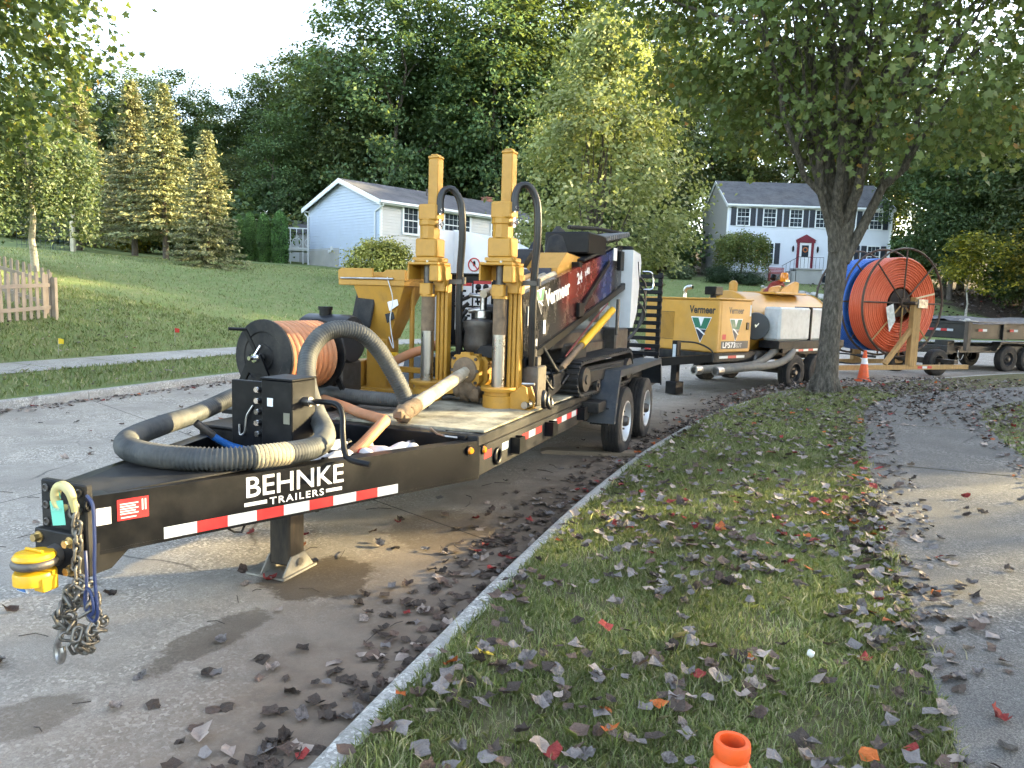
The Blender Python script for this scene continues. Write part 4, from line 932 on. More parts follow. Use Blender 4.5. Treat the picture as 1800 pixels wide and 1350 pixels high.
def gable_roof(parent, x0, x1, y0, y1, ze, zr, ov, th=.12, name='roof'):
    ym = (y0 + y1) / 2; sl = (zr - ze) / (ym - y0); m = MB()
    for s in (-1, 1):
        ye = y0 - ov if s < 0 else y1 + ov; zee = ze - ov * sl
        m.add([(x0, ye, zee), (x1, ye, zee), (x1, ym, zr), (x0, ym, zr), (x0, ye, zee + th), (x1, ye, zee + th), (x1, ym, zr + th), (x0, ym, zr + th)], [(0, 1, 2, 3), (4, 5, 6, 7), (0, 1, 5, 4), (0, 3, 7, 4), (1, 2, 6, 5)])
    r = m.build(name, SHING, parent, 0)
    t = MB(); 
    for s in (-1, 1):
        ye = y0 - ov - .01 if s < 0 else y1 + ov + .01; zee = ze - ov * sl
        for x in (x0 - .02, x1 + .02): t = MB(); t.add([(x - .025, ye, zee - .16), (x + .025, ye, zee - .16), (x + .025, ye, zee + th - .01), (x - .025, ye, zee + th - .01), (x - .025, ym, zr - .16), (x + .025, ym, zr - .16), (x + .025, ym, zr + th - .01), (x - .025, ym, zr + th - .01)], [(0, 1, 2, 3), (4, 5, 6, 7), (0, 1, 5, 4), (2, 3, 7, 6), (0, 3, 7, 4), (1, 2, 6, 5)]); t.build('bargeboard', TRIM, r, 0)
    for s in (-1, 1):
        ye = y0 - ov if s < 0 else y1 + ov; g = MB(); g.box(x0, x1, min(ye, ye + s * .11), max(ye, ye + s * .11), ze - ov * sl - .03, ze - ov * sl + .1); g.build('gutter', TRIM, r, 0)
        f = MB(); a, b = (ye, y0 + .02) if s < 0 else (y1 - .02, ye); f.box(x0 + .05, x1 - .05, a, b, ze - ov * sl - .10, ze - ov * sl - .04); f.build('soffit', TRIM, r, 0)
    return r
RF1 = gable_roof(H1, -.3, FL + .3, 0, GW, ZE, ZR, .32)
m = MB(); m.cyl((5.3, 2.6, 7.6), (5.3, 2.6, 8.35), .06, n=10); m.cyl((5.3, 2.6, 8.3), (5.3, 2.6, 8.36), .09, n=10); m.build('vent_pipe', DSTEEL, RF1)
m = MB(); m.box(12.1, 12.7, 4.3, 4.9, 7.2, 8.75, .02); m.box(12.06, 12.74, 4.26, 4.94, 8.75, 8.83, .01); m.build('chimney', M('chimney brick', (.25, .11, .08), .9, var=.3, scale=9), RF1, 0)
for x, y in ((0, 0),): m = MB(); m.box(-.03, .09, -.03, .09, 2.6, ZE - .12); m.build('corner_board', TRIM, H1, 0)
m = MB(); m.box(-.03, .08, GW - .08, GW + .03, 3.2, ZE - .12); m.build('corner_board', TRIM, H1, 0)
m = MB(); m.tube([(-.1, -.38, 6.72), (-.1, -.36, 6.6), (-.08, .42, 6.35), (-.07, .46, 6.2), (-.07, .46, 2.7)], .045, 8); m.build('downspout', TRIM, H1)
m = MB(); m.tube([(-.1, GW + .35, 6.7), (-.1, GW + .34, 6.6), (-.09, GW - .0, 6.4), (-.09, GW - .02, 3.3)], .045, 8); m.build('downspout', TRIM, H1)
for cx, w, h, zc in ((2.05, .98, 1.42, 5.98), (5.6, 2.0, 1.3, 6.0), (9.0, .98, 1.42, 5.98), (11.6, .98, 1.42, 5.98)): window(H1, cx, zc, w, h, 'y', 0, -1, (3, 2) if w < 1.2 else (6, 2), .12)
m = MB(); m.box(-.10, -.02, 4.85, 5.05, 4.28, 4.5); m.cyl((-.16, 5.15, 4.2), (-.02, 5.15, 4.2), .09, n=10); m.build('electric_meter', WHITEP, H1)
# ---- white lattice deck rail and shed beside it
DK = thing('deck_railing', 'white deck railing panels with ring pattern left of the blue house', 'railing', (-13.6, 48.2, gz(-13.6, 48.2))); DK.rotation_euler.z = RAD(8)
for i in range(3):
    x = -1.7 + i * .78; m = MB()
    m.box(x, x + .06, -.03, .03, 0.0, 2.3); m.box(x, x + .78, -.025, .025, 2.22, 2.3); m.box(x, x + .78, -.025, .025, .95, 1.05)
    m.torus((x + .42, 0, 1.38), (0, 1, 0), .27, .025, 18, 6); m.box(x + .4, x + .44, -.02, .02, 1.65, 2.22); m.build('rail_panel', TRIM, DK, 40)
for x in (-1.7, .55): m = MB(); m.box(x - .06, x + .1, -.08, .08, -.2, 2.35, .01); m.build('post', TRIM, DK, 0)
m = MB(); m.box(-1.8, .7, .1, 2.2, .85, .95); m.build('deck_floor', TRIM, DK, 0)
SHD = thing('garden_shed', 'dark roofed garden shed behind the arborvitae row', 'shed', (-15.4, 53, gz(-15.4, 53) - .1)); m = MB(); m.box(-1.4, 1.9, -1.2, 1.2, 0, 2.1); m.build('wall', SID_SHADE, SHD, 0); m = MB(); m.prism([(-1.5, 2.05), (1.5, 2.05), (0, 3.0)], 'x', -1.6, 2.1); m.build('roof', SHING, SHD, 0); m = MB(); m.box(-.4, .4, -1.24, -1.2, .1, 1.9); m.build('door', TRIM, SHD, 0)

# ---- white two-storey house
H2 = thing('colonial_house', 'white two-storey house with dark shutters and maroon front door behind the tank trailer', 'house', (16.7, 60, 0)); B0, E0, R0, W2, D2 = 4.45, 9.75, 11.95, 13.05, 7.5
siding(SID_WHITE, 'front_siding', H2, 0, W2, B0, E0 - .1, 'y', 0, -1, .13)
g2w = lambda z: (0, D2) if z <= E0 else ((z - E0) / (R0 - E0) * D2 / 2, D2 - (z - E0) / (R0 - E0) * D2 / 2)
siding(SID_SHADE, 'side_siding', H2, 0, D2, B0, R0, 'x', 0, -1, .13, g2w)
m = MB(); m.box(.03, W2 - .03, .03, D2 - .03, 3.0, E0 - .06); m.build('wall_core', SID_WHITE, H2, 0)
m = MB(); m.box(.01, W2 - .01, -.01, D2, 2.8, B0); m.build('foundation', FOUND, H2, 0)
gable_roof(H2, -.12, W2 + .12, 0, D2, E0, R0, .28)
for x in (0, W2 - .12): m = MB(); m.box(x - .02, x + .14, -.035, .1, B0, E0 - .1); m.build('corner_board', TRIM, H2, 0)
m = MB(); m.tube([(W2 + .1, -.32, 9.6), (W2 + .02, -.08, 9.35), (W2 + .02, -.07, 4.3)], .045, 8); m.build('downspout', TRIM, H2)
def shutter(x, zc, h):
    m = MB(); m.box(x - .21, x + .21, -.075, -.015, zc - h / 2, zc + h / 2, .008)
    for k in range(1, 12): z = zc - h / 2 + h * k / 12; m.box(x - .16, x + .16, -.083, -.073, z - .018, z + .012)
    m.build('shutter', SHUT, H2, 0)
for cx in (1.25, 3.35, 5.45, 7.5, 9.7, 11.8):
    window(H2, cx, 8.74, .92, 1.3, 'y', 0, -1); shutter(cx - .77, 8.74, 1.38); shutter(cx + .77, 8.74, 1.38)
for cx in (1.25, 3.35, 9.7, 11.8):
    window(H2, cx, 5.93, .92, 1.55, 'y', 0, -1); shutter(cx - .77, 5.93, 1.65); shutter(cx + .77, 5.93, 1.65)
DX = 6.35; m = MB(); m.box(DX - .66, DX - .47, -.12, 0, B0 + .35, 6.85, .01); m.box(DX + .47, DX + .66, -.12, 0, B0 + .35, 6.85, .01); m.box(DX - .75, DX + .75, -.14, 0, 6.85, 7.05, .01); m.prism([(DX - .82, 7.05), (DX + .82, 7.05), (DX, 7.5)], 'y', -.16, 0); DS = m.build('door_surround', MAROON, H2, 0)
m = MB(); m.box(DX - .47, DX + .47, -.05, 0.0, B0 + .38, 6.85); DR = m.build('front_door', TRIM, H2, 0)
m = MB(); m.box(DX - .27, DX + .27, -.062, -.05, 5.75, 6.65); m.build('pane', PANE, DR, 0)
m = MB(); m.torus((DX, -.085, 6.3), (0, 1, 0), .17, .05, 14, 7); m.build('wreath', M('autumn wreath', (.42, .14, .05), .8, var=.5, scale=25), DR)
for s in (-1, 1):
    m = MB(); m.box(DX + s * .98 - .07, DX + s * .98 + .07, -.16, -.03, 6.2, 6.5, .02); m.cyl((DX + s * .98, -.1, 6.5), (DX + s * .98, -.1, 6.6), .08, .02, 8); m.cyl((DX + s * .98, -.1, 6.1), (DX + s * .98, -.1, 6.2), .03, .07, 8); m.build('porch_light', BLACK, H2)
m = MB(); m.box(DX - 1.1, DX + 1.1, -1.3, -.03, B0 + .22, B0 + .34, .01); m.box(DX - 1.0, DX + 1.0, -1.2, -.03, 3.0, B0 + .22); ST = m.build('stoop', FOUND, H2, 0)
for k in range(4): m = MB(); m.box(DX - 1.45 - .3 * k, DX - 1.1 - .3 * k + .02, -1.25, -.1, 3.0, B0 + .1 - .18 * k); m.build('step', FOUND, ST, 0)
m = MB()
for k in range(7): x = DX + 1.05 - k * .3; m.cyl((x, -1.25, B0 + .34), (x, -1.25, B0 + 1.2), .014, n=6)
m.tube([(DX + 1.05, -1.25, B0 + 1.2), (DX - .95, -1.25, B0 + 1.2), (DX - 2.2, -1.25, B0 + .45)], .02, 6)
for k in range(4): x = DX - 1.25 - k * .3; m.cyl((x, -1.25, B0 + .05 - .18 * k), (x, -1.25, B0 + 1.02 - .18 * k), .014, n=6)
m.build('iron_railing', BLACK, H2)
m = MB(); m.box(DX + 1.55, DX + 2.6, -.03, .02, 3.75, 4.3); m.build('basement_window', PANE, H2, 0)
# ---- red bench and rocks in the bed
BN = thing('garden_bench', 'faded red bench against the white house foundation', 'bench', (20.6, 59.2, gz(20.6, 59.2))); BZ = B0 - .45 - BN.location.z
REDB = M('faded red paint', (.42, .10, .10), .7, var=.15)
for k in range(4): m = MB(); m.box(-.62, .62, -.01 + .0, .03, BZ + .38 + k * .11, BZ + .46 + k * .11); m.build('back_slat', REDB, BN, 0)
m = MB(); m.box(-.62, .62, -.42, 0, BZ + .28, BZ + .33); m.build('seat', REDB, BN, 0)
for x in (-.58, .58): m = MB(); m.box(x - .03, x + .03, -.4, .03, BZ - .3, BZ + .28); m.build('leg', REDB, BN, 0)
ROCK = [M('pale rock', (.5, .48, .45), .9, var=.25, scale=3), M('grey rock', (.25, .24, .23), .9, var=.3, scale=3)]
rk = random.Random(8); RM = [MB().blob((0, 0, 0), 1, 8, 5, (1, .8, .6), s, .22).mesh('rock', ROCK[s % 2], 30) for s in range(4)]
for i in range(64):
    t = rk.random(); x = 17.6 + 6.6 * t + rk.uniform(-.8, .8); y = 52.2 - 4.2 * t + rk.uniform(-1.3, 1.3); o = put('rock', RM[rk.randrange(4)]); s = rk.uniform(.1, .26); o.scale = (s, s, s); o.rotation_euler.z = rk.uniform(0, 6); o.location = (x, y, gz(x, y) + s * .25)
    tag(o, 'rounded pale stone in the rock bed below the white house', 'rock', 'stones of the rock bed')
# ---- picket fence
PICK = M('fence paint', (.33, .265, .21), .75, var=.12, scale=4, dirt=(.25, .21, .17), damt=.4)
def fence(x0, y0, x1, y1, label, zf=None):
    L = math.hypot(x1 - x0, y1 - y0); f = thing('picket_fence', label, 'fence', (x0, y0, 0)); f.rotation_euler.z = math.atan2(y1 - y0, x1 - x0); n = int(L / .205); sp = L / n
    pm = MB().prism([(-.045, 0), (.045, 0), (.045, 1.02), (.025, 1.07), (-.025, 1.07), (-.045, 1.02)], 'y', -.01, .01).mesh('picket', PICK, 0)
    zs = lambda u: gz(x0 + (x1 - x0) * u / L, y0 + (y1 - y0) * u / L)
    for k in range(n + 1): o = put('picket', pm, f, (k * sp, -.03, zs(k * sp) + .03)); o.rotation_euler.y = math.sin(k * 7.3) * .012
    for h in (.28, .80):
        m = MB()
        for k in range(0, n, 3): a, b = k * sp, min(L, (k + 3) * sp); m.beam((a, 0.0, zs(a) + h), (b, 0.0, zs(b) + h), .035, .085)
        m.build('rail', PICK, f, 0)
    for k in range(0, n + 1, 12): m = MB(); u = k * sp; m.box(u - .045, u + .045, .02, .11, zs(u) - .2, zs(u) + .98); m.build('post', PICK, f, 0)
fence(-10.95, 17.6, -11.6, 12.6, 'tan picket fence running back along the left edge of the lawn')
fence(-11.2, 17.85, -15.0, 19.3, 'tan picket fence leg turning away behind the first pickets')
# ---- post and net at the far left, survey flags
NP = thing('net_post', 'tall pale wooden post holding a dark sports net', 'post', (-21.3, 36, gz(-21.3, 36))); m = MB(); m.box(-.09, .09, -.09, .09, -.2, 2.3, .01); m.build('post', M('raw pale timber', (.52, .46, .34), .8, var=.15, scale=4), NP, 0)
m = MB()
for k in range(12): m.cyl((-2.7 + k * .23, 0, .0), (-2.7 + k * .23, 0, 1.95), .008, n=4)
for k in range(10): m.cyl((-2.7, 0, .05 + k * .21), (-.05, 0, .05 + k * .21), .008, n=4)
m.cyl((-1.0, .05, 0), (-1.0, .05, 1.7), .025, n=6); m.build('net', M('dark netting', (.03, .04, .06), .8), NP)
def flag(x, y, col, lab):
    t = thing('marker_flag', lab, 'flag', (x, y, gz(x, y))); MB().cyl((0, 0, 0), (0, 0, .38), .004, n=5).build('wire', STEEL, t); m = MB()
    m.add([(0, 0, .38), (.06, .015, .37), (.12, -.01, .36), (.115, -.012, .27), (.055, .012, .27), (0, 0, .27)], [(0, 1, 4, 5), (1, 2, 3, 4)]); m.build('pennant', col, t, recalc=False)
flag(-9.0, 14.6, M('yellow flag', (.8, .55, .02), .6), 'small yellow marker flag at the far sidewalk'); flag(-8.2, 17.9, M('red flag', (.6, .03, .02), .6), 'small red marker flag on the lawn across the street')
# ================================================================== the equipment trailer and what rides on it
TR_X, TR_Y, TR_H = -1.418, 4.53, 21.0
TM = Matrix.Translation((TR_X, TR_Y, 0)) @ Matrix.Rotation(-RAD(TR_H), 4, 'Z')
def tw(x, y, z): return tuple(TM @ Vector((x, y, z)))
def ride(name, label, cat, x, y, z, dh=0.0, group=None): return thing(name, label, cat, tw(x, y, z), TR_H + dh, group)
TR = thing('equipment_trailer', 'black tandem-axle equipment trailer with white lettering on its tongue', 'trailer', (TR_X, TR_Y, 0), TR_H)
NX = .075                                   # centre line of the tongue
# tongue beams
P0, P1 = (.2, -1.5), (1.0, .78)
BD = Vector((P1[0] - P0[0], P1[1] - P0[1], 0)).normalized(); BN2 = Vector((BD.y, -BD.x, 0))
BL = math.hypot(P1[0] - P0[0], P1[1] - P0[1])
def zsh(s): return .078 - .027 * s                # the beams rise a little towards the nose
def tongue(s):
    m = MB(); mir = (lambda x: x) if s > 0 else (lambda x: 2 * NX - x - .05)
    def poly(o0, o1, z0, z1):
        q = []
        for (px, py), e in ((P0, 0), (P1, BL)):
            for o in (o0, o1):
                for z in (z0, z1): q.append((mir(px - BN2.x * o), py - BN2.y * o, z + zsh(e)))
        m.add(q, [(0, 1, 3, 2), (4, 6, 7, 5), (0, 4, 5, 1), (2, 3, 7, 6), (0, 2, 6, 4), (1, 5, 7, 3)])
    poly(0, .09, .715, .732); poly(0, .09, .47, .487); poly(.001, .018, .487, .715); poly(.072, .0895, .487, .715)
    return m.build('tongue_beam', BLACK, TR, 0)
tongue(1); tongue(-1)
def on_beam(s, z, out=.0015): return Vector((P0[0], P0[1], z + zsh(s))) + BD * s + BN2 * out
BDS = BD + Vector((0, 0, -.027))
# nose: upright plate with hole rows, coupler block, ring and lock
m = MB(); m.box(-.06, .21, -1.535, -1.5, .465, .865, .006); NOSE = m.build('nose_plate', BLACKD, TR, 0)
for x in (-.025, .175):
    for k in range(5): m = MB(); m.torus((x, -1.538, .53 + k * .075), (0, 1, 0), .014, .005, 12, 6); m.cyl((x, -1.539, .53 + k * .075), (x, -1.533, .53 + k * .075), .0125, n=12); m.build('bolt_hole', DSTEEL, NOSE)
m = MB(); m.prism([(-1.5, .47), (-1.42, .47), (-1.28, .56), (-1.28, .6), (-1.5, .6)], 'x', .185, .208); m.build('nose_gusset', BLACK, TR, 0)
m = MB(); m.prism([(-.02, -1.49), (.18, -1.49), (.44, -.68), (-.31, -.68)], 'z', .800, .808); m.build('tongue_top_plate', BLACKD, TR, 0)
CP = MB(); CP.box(-.055, .195, -1.575, -1.537, .47, .66, .005); CPL = CP.build('coupler_plate', BLACKD, TR, 0)
GOLD = M('plated bolts', (.55, .42, .2), .35, .9, var=.15)
for x in (-.025, .16):
    for z in (.505, .625): m = MB(); m.cyl((x, -1.605, z), (x, -1.575, z), .0175, n=6); m.cyl((x, -1.58, z), (x, -1.574, z), .025, n=14); m.build('bolt', GOLD, CPL, 30)
m = MB(); m.cyl((NX, -1.62, .56), (NX, -1.57, .56), .04, .05, 14); m.torus((NX, -1.672, .56), (0, 0, 1), .066, .021, 28, 10); m.build('lunette_ring', M('worn cast ring', (.12, .11, .10), .5, .6, var=.3, scale=12), TR)
LK_ = ride('coupler_lock', 'yellow coupler lock clamped on the trailer hitch ring', 'lock', NX, -1.672, .56)
m = MB(); m.lathe([(.0, 0), (.078, .02), (.08, .3), (.072, .8), (.03, 1.0)], (0, 0, .018), (0, 0, .044), 28); m.build('cap', YELB, LK_); m = MB(); m.beam((-.05, 0, .05), (.05, 0, .05), .012, .012, ch=.003); m.build('cap_ridge', YELB, LK_, 0)
m = MB(); m.lathe([(.03, 0), (.075, .12), (.08, .3), (.08, 1)], (0, 0, -.03), (0, 0, -.085), 24, False); m.box(.03, .085, -.03, .04, -.11, -.05, .004); m.box(-.085, -.055, -.03, .03, -.095, -.03, .004); m.build('lock_body', YELB, LK_)
m = MB(); m.cb((-.03, -.035, -.105), (.06, .012, .04), (.3, .1, .1), .003); m.m(1).cb((-.03, -.0422, -.105), (.045, .002, .028), (.3, .1, .1)); m.build('padlock_tag', [WHITE, M('blue print', (.05, .17, .45), .5)], LK_, 0)
# stickers, lettering and reflective tape on the near beam
def plate(s0, s1, z0, z1, mat, name, out=.0012, parent=TR):
    m = MB(); a, b = on_beam(s0, z0, 0), on_beam(s1, z0, 0); q = BN2 * out
    m.add([a, b, b + Vector((0, 0, z1 - z0)), a + Vector((0, 0, z1 - z0)), a + q, b + q, b + q + Vector((0, 0, z1 - z0)), a + q + Vector((0, 0, z1 - z0))], [(0, 1, 2, 3), (4, 5, 6, 7), (0, 1, 5, 4), (2, 3, 7, 6), (0, 3, 7, 4), (1, 2, 6, 5)])
    return m.build(name, mat, parent, 0)
plate(.015, .075, .60, .675, WHITE, 'white_sticker'); sk = plate(.10, .235, .605, .70, RED, 'red_data_sticker')
for k in range(5): plate(.112, .19 - (k % 2) * .012, .675 - k * .011, .680 - k * .011, WHITE, 'print_line', .0018, sk)
for k in range(2): plate(.205 + .013 * k, .211 + .013 * k, .64, .69, WHITE, 'print_line', .0018, sk)
plate(.115, .18, .614, .619, WHITE, 'print_line', .0018, sk)
n_t = 9
for k in range(n_t): s0 = .30 + k * .1556; plate(s0, s0 + .1554, .484, .539, SILVW if k % 2 == 0 else RED, 'reflective_tape')
for k in range(0, n_t, 2): text_on('tape_print', 'BEHNKE', M('tape print', (.45, .5, .55), .4), TR, on_beam(.315 + k * .1556, .499, .0016), BDS, (0, 0, 1), .032, .125, bold=.0006, ext=.0002)
text_on('lettering', 'BEHNKE', WHITE, TR, on_beam(.70, .612, .0016), BDS, (0, 0, 1), .148, .59, bold=.0015, ext=.0004)
text_on('lettering', 'TRAILERS', WHITE, TR, on_beam(.84, .556, .0016), BDS, (0, 0, 1), .052, .33, bold=.0008, ext=.0004, spacing=1.25)
plate(.70, .825, .566, .585, WHITE, 'lettering_bar'); plate(1.185, 1.29, .566, .585, WHITE, 'lettering_bar')
m = MB(); a, b = on_beam(.6, .485, .004), on_beam(1.75, .455, .004); c = on_beam(.66, .44, -.03); m.tube([on_beam(.62, .47, -.04), c, on_beam(.70, .43, -.03), on_beam(.73, .47, -.04)], .006, 6); m.build('wire_loop', BLACK, TR)
# frame: cross members, rails, deck
m = MB(); m.box(-1.0, .92, .72, .82, .47, .775, .006); m.build('front_cross_member', BLACK, TR, 0)
m = MB(); m.prism([(-.85, .72), (.90, .72), (.46, -.55), (-.36, -.55)], 'z', .630, .640); m.build('tray_floor', BLACKD, TR, 0)
m = MB(); m.box(-.62, .72, .1, .16, .49, .72, .004); m.build('cross_member', BLACK, TR, 0)
for s in (1, -1):
    m = MB(); x0, x1 = (.91, 1.0) if s > 0 else (-1.0, -.91); m.box(x0, x1, .78, 7.6, .50, .70, .006); m.box(min(x0, s * 1.0), max(x1, s * 1.0), .76, 7.62, .703, .775, .008); m.build('side_rail', BLACKD, TR, 0)
for k in range(9): m = MB(); m.box(-.91, .91, 1.2 + k * .75, 1.26 + k * .75, .55, .72); m.build('cross_member', BLACK, TR, 0)
bw = .205; rb_ = random.Random(3)
for k in range(9):
    x = -.925 + k * bw; m = MB(); m.box(x + .004, x + bw - .006, .84, 7.58, .735, .776 + rb_.uniform(-.004, .003), .004); m.build('deck_board', WOODD, TR, 0)
m = MB(); m.cb((.52, 1.62, .787), (.92, 1.5, .016), (0, 0, .012), .003); m.build('plywood_sheet', WOODP, TR, 0)
m = MB(); m.cb((.62, 3.0, .789), (.72, 1.3, .016), (0, 0, -.02), .003); m.build('plywood_sheet', WOODP, TR, 0)
m = MB(); m.cb((.35, .93, .786), (1.05, .18, .02), (0, 0, .05), .003); m.build('plywood_strip', WOODP, TR, 0)
# marks on the side rail
def rail(y0, y1, z0, z1, mat, name, t=.0015): m = MB(); m.box(1.0003, 1.0 + t, y0, y1, z0, z1); return m.build(name, mat, TR, 0)
rail(.86, .99, .6, .655, RED, 'reflective_tape'); rail(1.19, 1.32, .6, .655, SILVW, 'reflective_tape')
for k in range(3): rail(1.60 + k * .16, 1.755 + k * .16, .6, .655, (RED, SILVW, RED)[k], 'reflective_tape')
for k in range(6): rail(2.33 + k * .155, 2.48 + k * .155, .6, .655, (SILVW, RED)[k % 2], 'reflective_tape')
for y in (1.42, 2.22, 3.2):
    m = MB(); m.box(1.0, 1.075, y - .06, y - .048, .55, .67); m.box(1.0, 1.075, y + .048, y + .06, .55, .67); m.box(1.063, 1.075, y - .048, y + .048, .55, .67); m.build('stake_pocket', BLACK, TR, 0)
m = MB(); m.torus((1.012, 1.08, .585), (1, 0, 0), .052, .012, 20, 8); m.build('tie_ring', BLACK, TR)
for p, ax in ((on_beam(BL - .10, .675, .0), BN2), (Vector((1.0, .83, .675)), Vector((1, 0, 0)))):
    m = MB(); m.cyl(p, p + ax * .012, .033, n=18); b = m.build('marker_light', BLACK, TR); m = MB(); m.cyl(p + ax * .012, p + ax * .026, .025, .019, 16); m.build('lens', AMBER, b)
m = MB(); m.tube([(.62, .80, .79), (.72, .70, .775), (.80, .66, .775), (.87, .70, .765)], .008, 6); m.build('grab_handle', STEEL, TR)
# wheels
def wheel(parent, x, y, r, w, side, rim_m, rim_r, name='wheel', hub=True, lugs=6, z=None, deep=.05):
    z = r - .012 if z is None else z; m = MB(); c = Vector((x, y, z)); ax = Vector((side, 0, 0)); h = w / 2
    prof = [(rim_r, -h * .80), (rim_r + .012, -h * .92), (r * .80, -h * 1.0), (r * .93, -h * .95), (r * .985, -h * .84)]
    grooves = [(-.55, -.49), (-.2, -.14), (.14, .2), (.49, .55)]
    for a, b in grooves: prof += [(r, h * a - .004), (r - .011, h * a), (r - .011, h * b), (r, h * b + .004)]
    prof += [(r * .985, h * .84), (r * .93, h * .95), (r * .80, h * 1.0), (rim_r + .012, h * .92), (rim_r, h * .80)]
    wd = None
    m.lathe([(q, t / w + .5) for q, t in prof], c - ax * w / 2, c + ax * w / 2, 40, False); wd = m.build(name, RUBBER, parent, 35)
    m = MB(); pr = [(rim_r * 1.02, h * .93), (rim_r * .95, h * .96), (rim_r * .90, h * .80), (rim_r * .84, h * .3), (rim_r * .6, h * .3 - .02), (rim_r * .42, h * .42), (.001, h * .42)]
    m.lathe([(q, t / w) for q, t in pr], c, c + ax * w, 32, False); m.lathe([(rim_r * 1.01, 0), (rim_r * 1.01, .85)], c - ax * h, c + ax * h, 24, False); m.build('rim', rim_m, wd, 35)
    if hub: m = MB(); m.lathe([(.062, 0), (.06, .7), (.045, 1)], c + ax * h * .35, c + ax * (h * .35 + .085), 16); m.build('hub', DSTEEL, wd)
    for k in range(lugs): a = 6.283 * k / lugs; q = c + Vector((0, math.cos(a), math.sin(a))) * rim_r * .5 + ax * h * .36; m = MB(); m.cyl(q, q + ax * .03, .011, n=6); m.build('lug_nut', DSTEEL, wd, 0)
    return wd
for s in (1, -1):
    for y in (4.42, 5.60): wheel(TR, s * 1.115, y, .385, .215, s, ALU, .228)
for y in (4.42, 5.60): m = MB(); m.cyl((-1.0, y, .375), (1.0, y, .375), .05, n=12); m.build('axle', DSTEEL, TR)
def fender(s):
    m = MB(); pr = [(3.60, .46), (3.63, .60), (3.80, .985), (6.2, .955), (6.33, .62)]; x0, x1 = (.985, 1.265) if s > 0 else (-1.265, -.985)
    for (a, b), (c, d) in zip(pr, pr[1:]):
        dx, dz = c - a, d - b; l = math.hypot(dx, dz); n = (-dz / l * .012, dx / l * .012)
        m.add([(x0, a, b), (x1, a, b), (x1, c, d), (x0, c, d), (x0, a + n[0], b + n[1]), (x1, a + n[0], b + n[1]), (x1, c + n[0], d + n[1]), (x0, c + n[0], d + n[1])], [(0, 1, 2, 3), (4, 5, 6, 7), (0, 1, 5, 4), (2, 3, 7, 6), (0, 3, 7, 4), (1, 2, 6, 5)])
    xo = x1 if s > 0 else x0
    lip = [(3.60, .46), (3.63, .60), (3.80, .985), (6.2, .955), (6.33, .62), (6.30, .60), (6.17, .90), (3.83, .925), (3.69, .58), (3.66, .46)]
    m.prism(lip, 'x', min(xo, xo - s * .012), max(xo, xo - s * .012)); m.prism([(3.63, .6), (3.80, .985), (6.2, .955), (6.33, .62)], 'x', s * .985, s * .993)
    return m.build('fender', M('fender paint', (.02, .026, .034), .5, var=.25, dirt=(.14, .13, .12), damt=.35, dscale=5, dthr=.5), TR, 20)
fender(1); fender(-1)
m = MB(); m.box(1.0, 1.17, 3.30, 3.62, .60, .705, .008); m.box(1.0, 1.2, 3.62, 3.66, .44, .62, .004); m.build('fender_step', BLACKD, TR, 0)
# ramps folded upright at the rear
for x0 in (.46, -.98):
    m = MB(); m.box(x0, x0 + .06, 7.58, 7.66, .66, 2.16, .005); m.box(x0 + .46, x0 + .52, 7.58, 7.66, .66, 2.16, .005); rp = m.build('ramp', BLACK, TR, 0)
    for k in range(13): z = .70 + k * .1165; m = MB(); m.beam((x0 - .015, 7.58, z), (x0 + .535, 7.58, z), .08, .06, ch=.008); m.build('rung', BLACK, rp, 0)
m = MB(); m.box(-1.0, 1.0, 7.6, 7.68, .5, .72, .006); m.build('rear_cross_member', BLACK, TR, 0)
# jack: bolted housing, drop leg, foot and crank
J = MB(); J.box(-.215, .025, -.20, -.165, .62, 1.165, .004); J.box(-.215, -.195, -.165, .06, .62, 1.12, .003); JH = J.build('jack_mount', BLACK, TR, 0)
m = MB(); m.box(.035, .255, -.235, -.01, .62, 1.185, .006); m.box(.03, .26, -.24, -.005, 1.186, 1.198, .003); JB = m.build('jack_housing', BLACK, TR, 0)
for k in range(5): m = MB(); z = 1.12 - k * .066; m.cyl((-.005, -.225, z), (-.005, -.2, z), .019, n=6); m.lathe([(.016, 0), (.01, 1)], (-.005, -.235, z), (-.005, -.225, z), 10); m.build('bolt', CHROME, JH, 30)
m = MB(); m.tube(catmull([(-.05, -.205, 1.02), (-.09, -.215, .95), (-.10, -.22, .86), (-.14, -.215, .84), (-.15, -.21, .90)], 5), .006, 6); m.build('hook', STEEL, JH)
m = MB(); m.box(.08, .12, -.2370, -.2355, 1.03, 1.08); m.build('sticker', WHITE, JB, 0); m = MB(); m.box(.195, .238, -.2370, -.2355, .935, 1.0); m.build('data_plate', M('aged plate', (.2, .19, .14), .5), JB, 0)
m = MB(); m.cyl((.255, -.12, 1.06), (.30, -.12, 1.06), .03, n=12); m.cyl((.30, -.12, 1.06), (.36, -.13, 1.06), .018, n=10); m.build('crank_socket', STEEL, JB)
m = MB(); m.tube(catmull([(.33, -.125, 1.065), (.44, -.17, 1.075), (.54, -.20, 1.07), (.585, -.22, 1.02), (.61, -.25, .93), (.65, -.29, .83), (.69, -.30, .79), (.82, -.30, .775)], 6), .0165, 10); m.build('crank', BLACK, JB)
m = MB(); m.box(.055, .205, -.20, -.05, .06, .64, .012); JL = m.build('drop_leg', M('greasy leg steel', (.022, .02, .018), .45, .4, var=.4, scale=5, st=(4, 4, 1), dirt=(.16, .12, .08), damt=.4), TR, 0)
FT = M('dirty galvanised foot', (.3, .28, .24), .6, .3, var=.25, dirt=(.16, .12, .08), damt=.6, dscale=9)
m = MB(); m.box(-.05, .235, -.285, .035, .004, .018, .003); JF = m.build('jack_foot', FT, JL, 0)
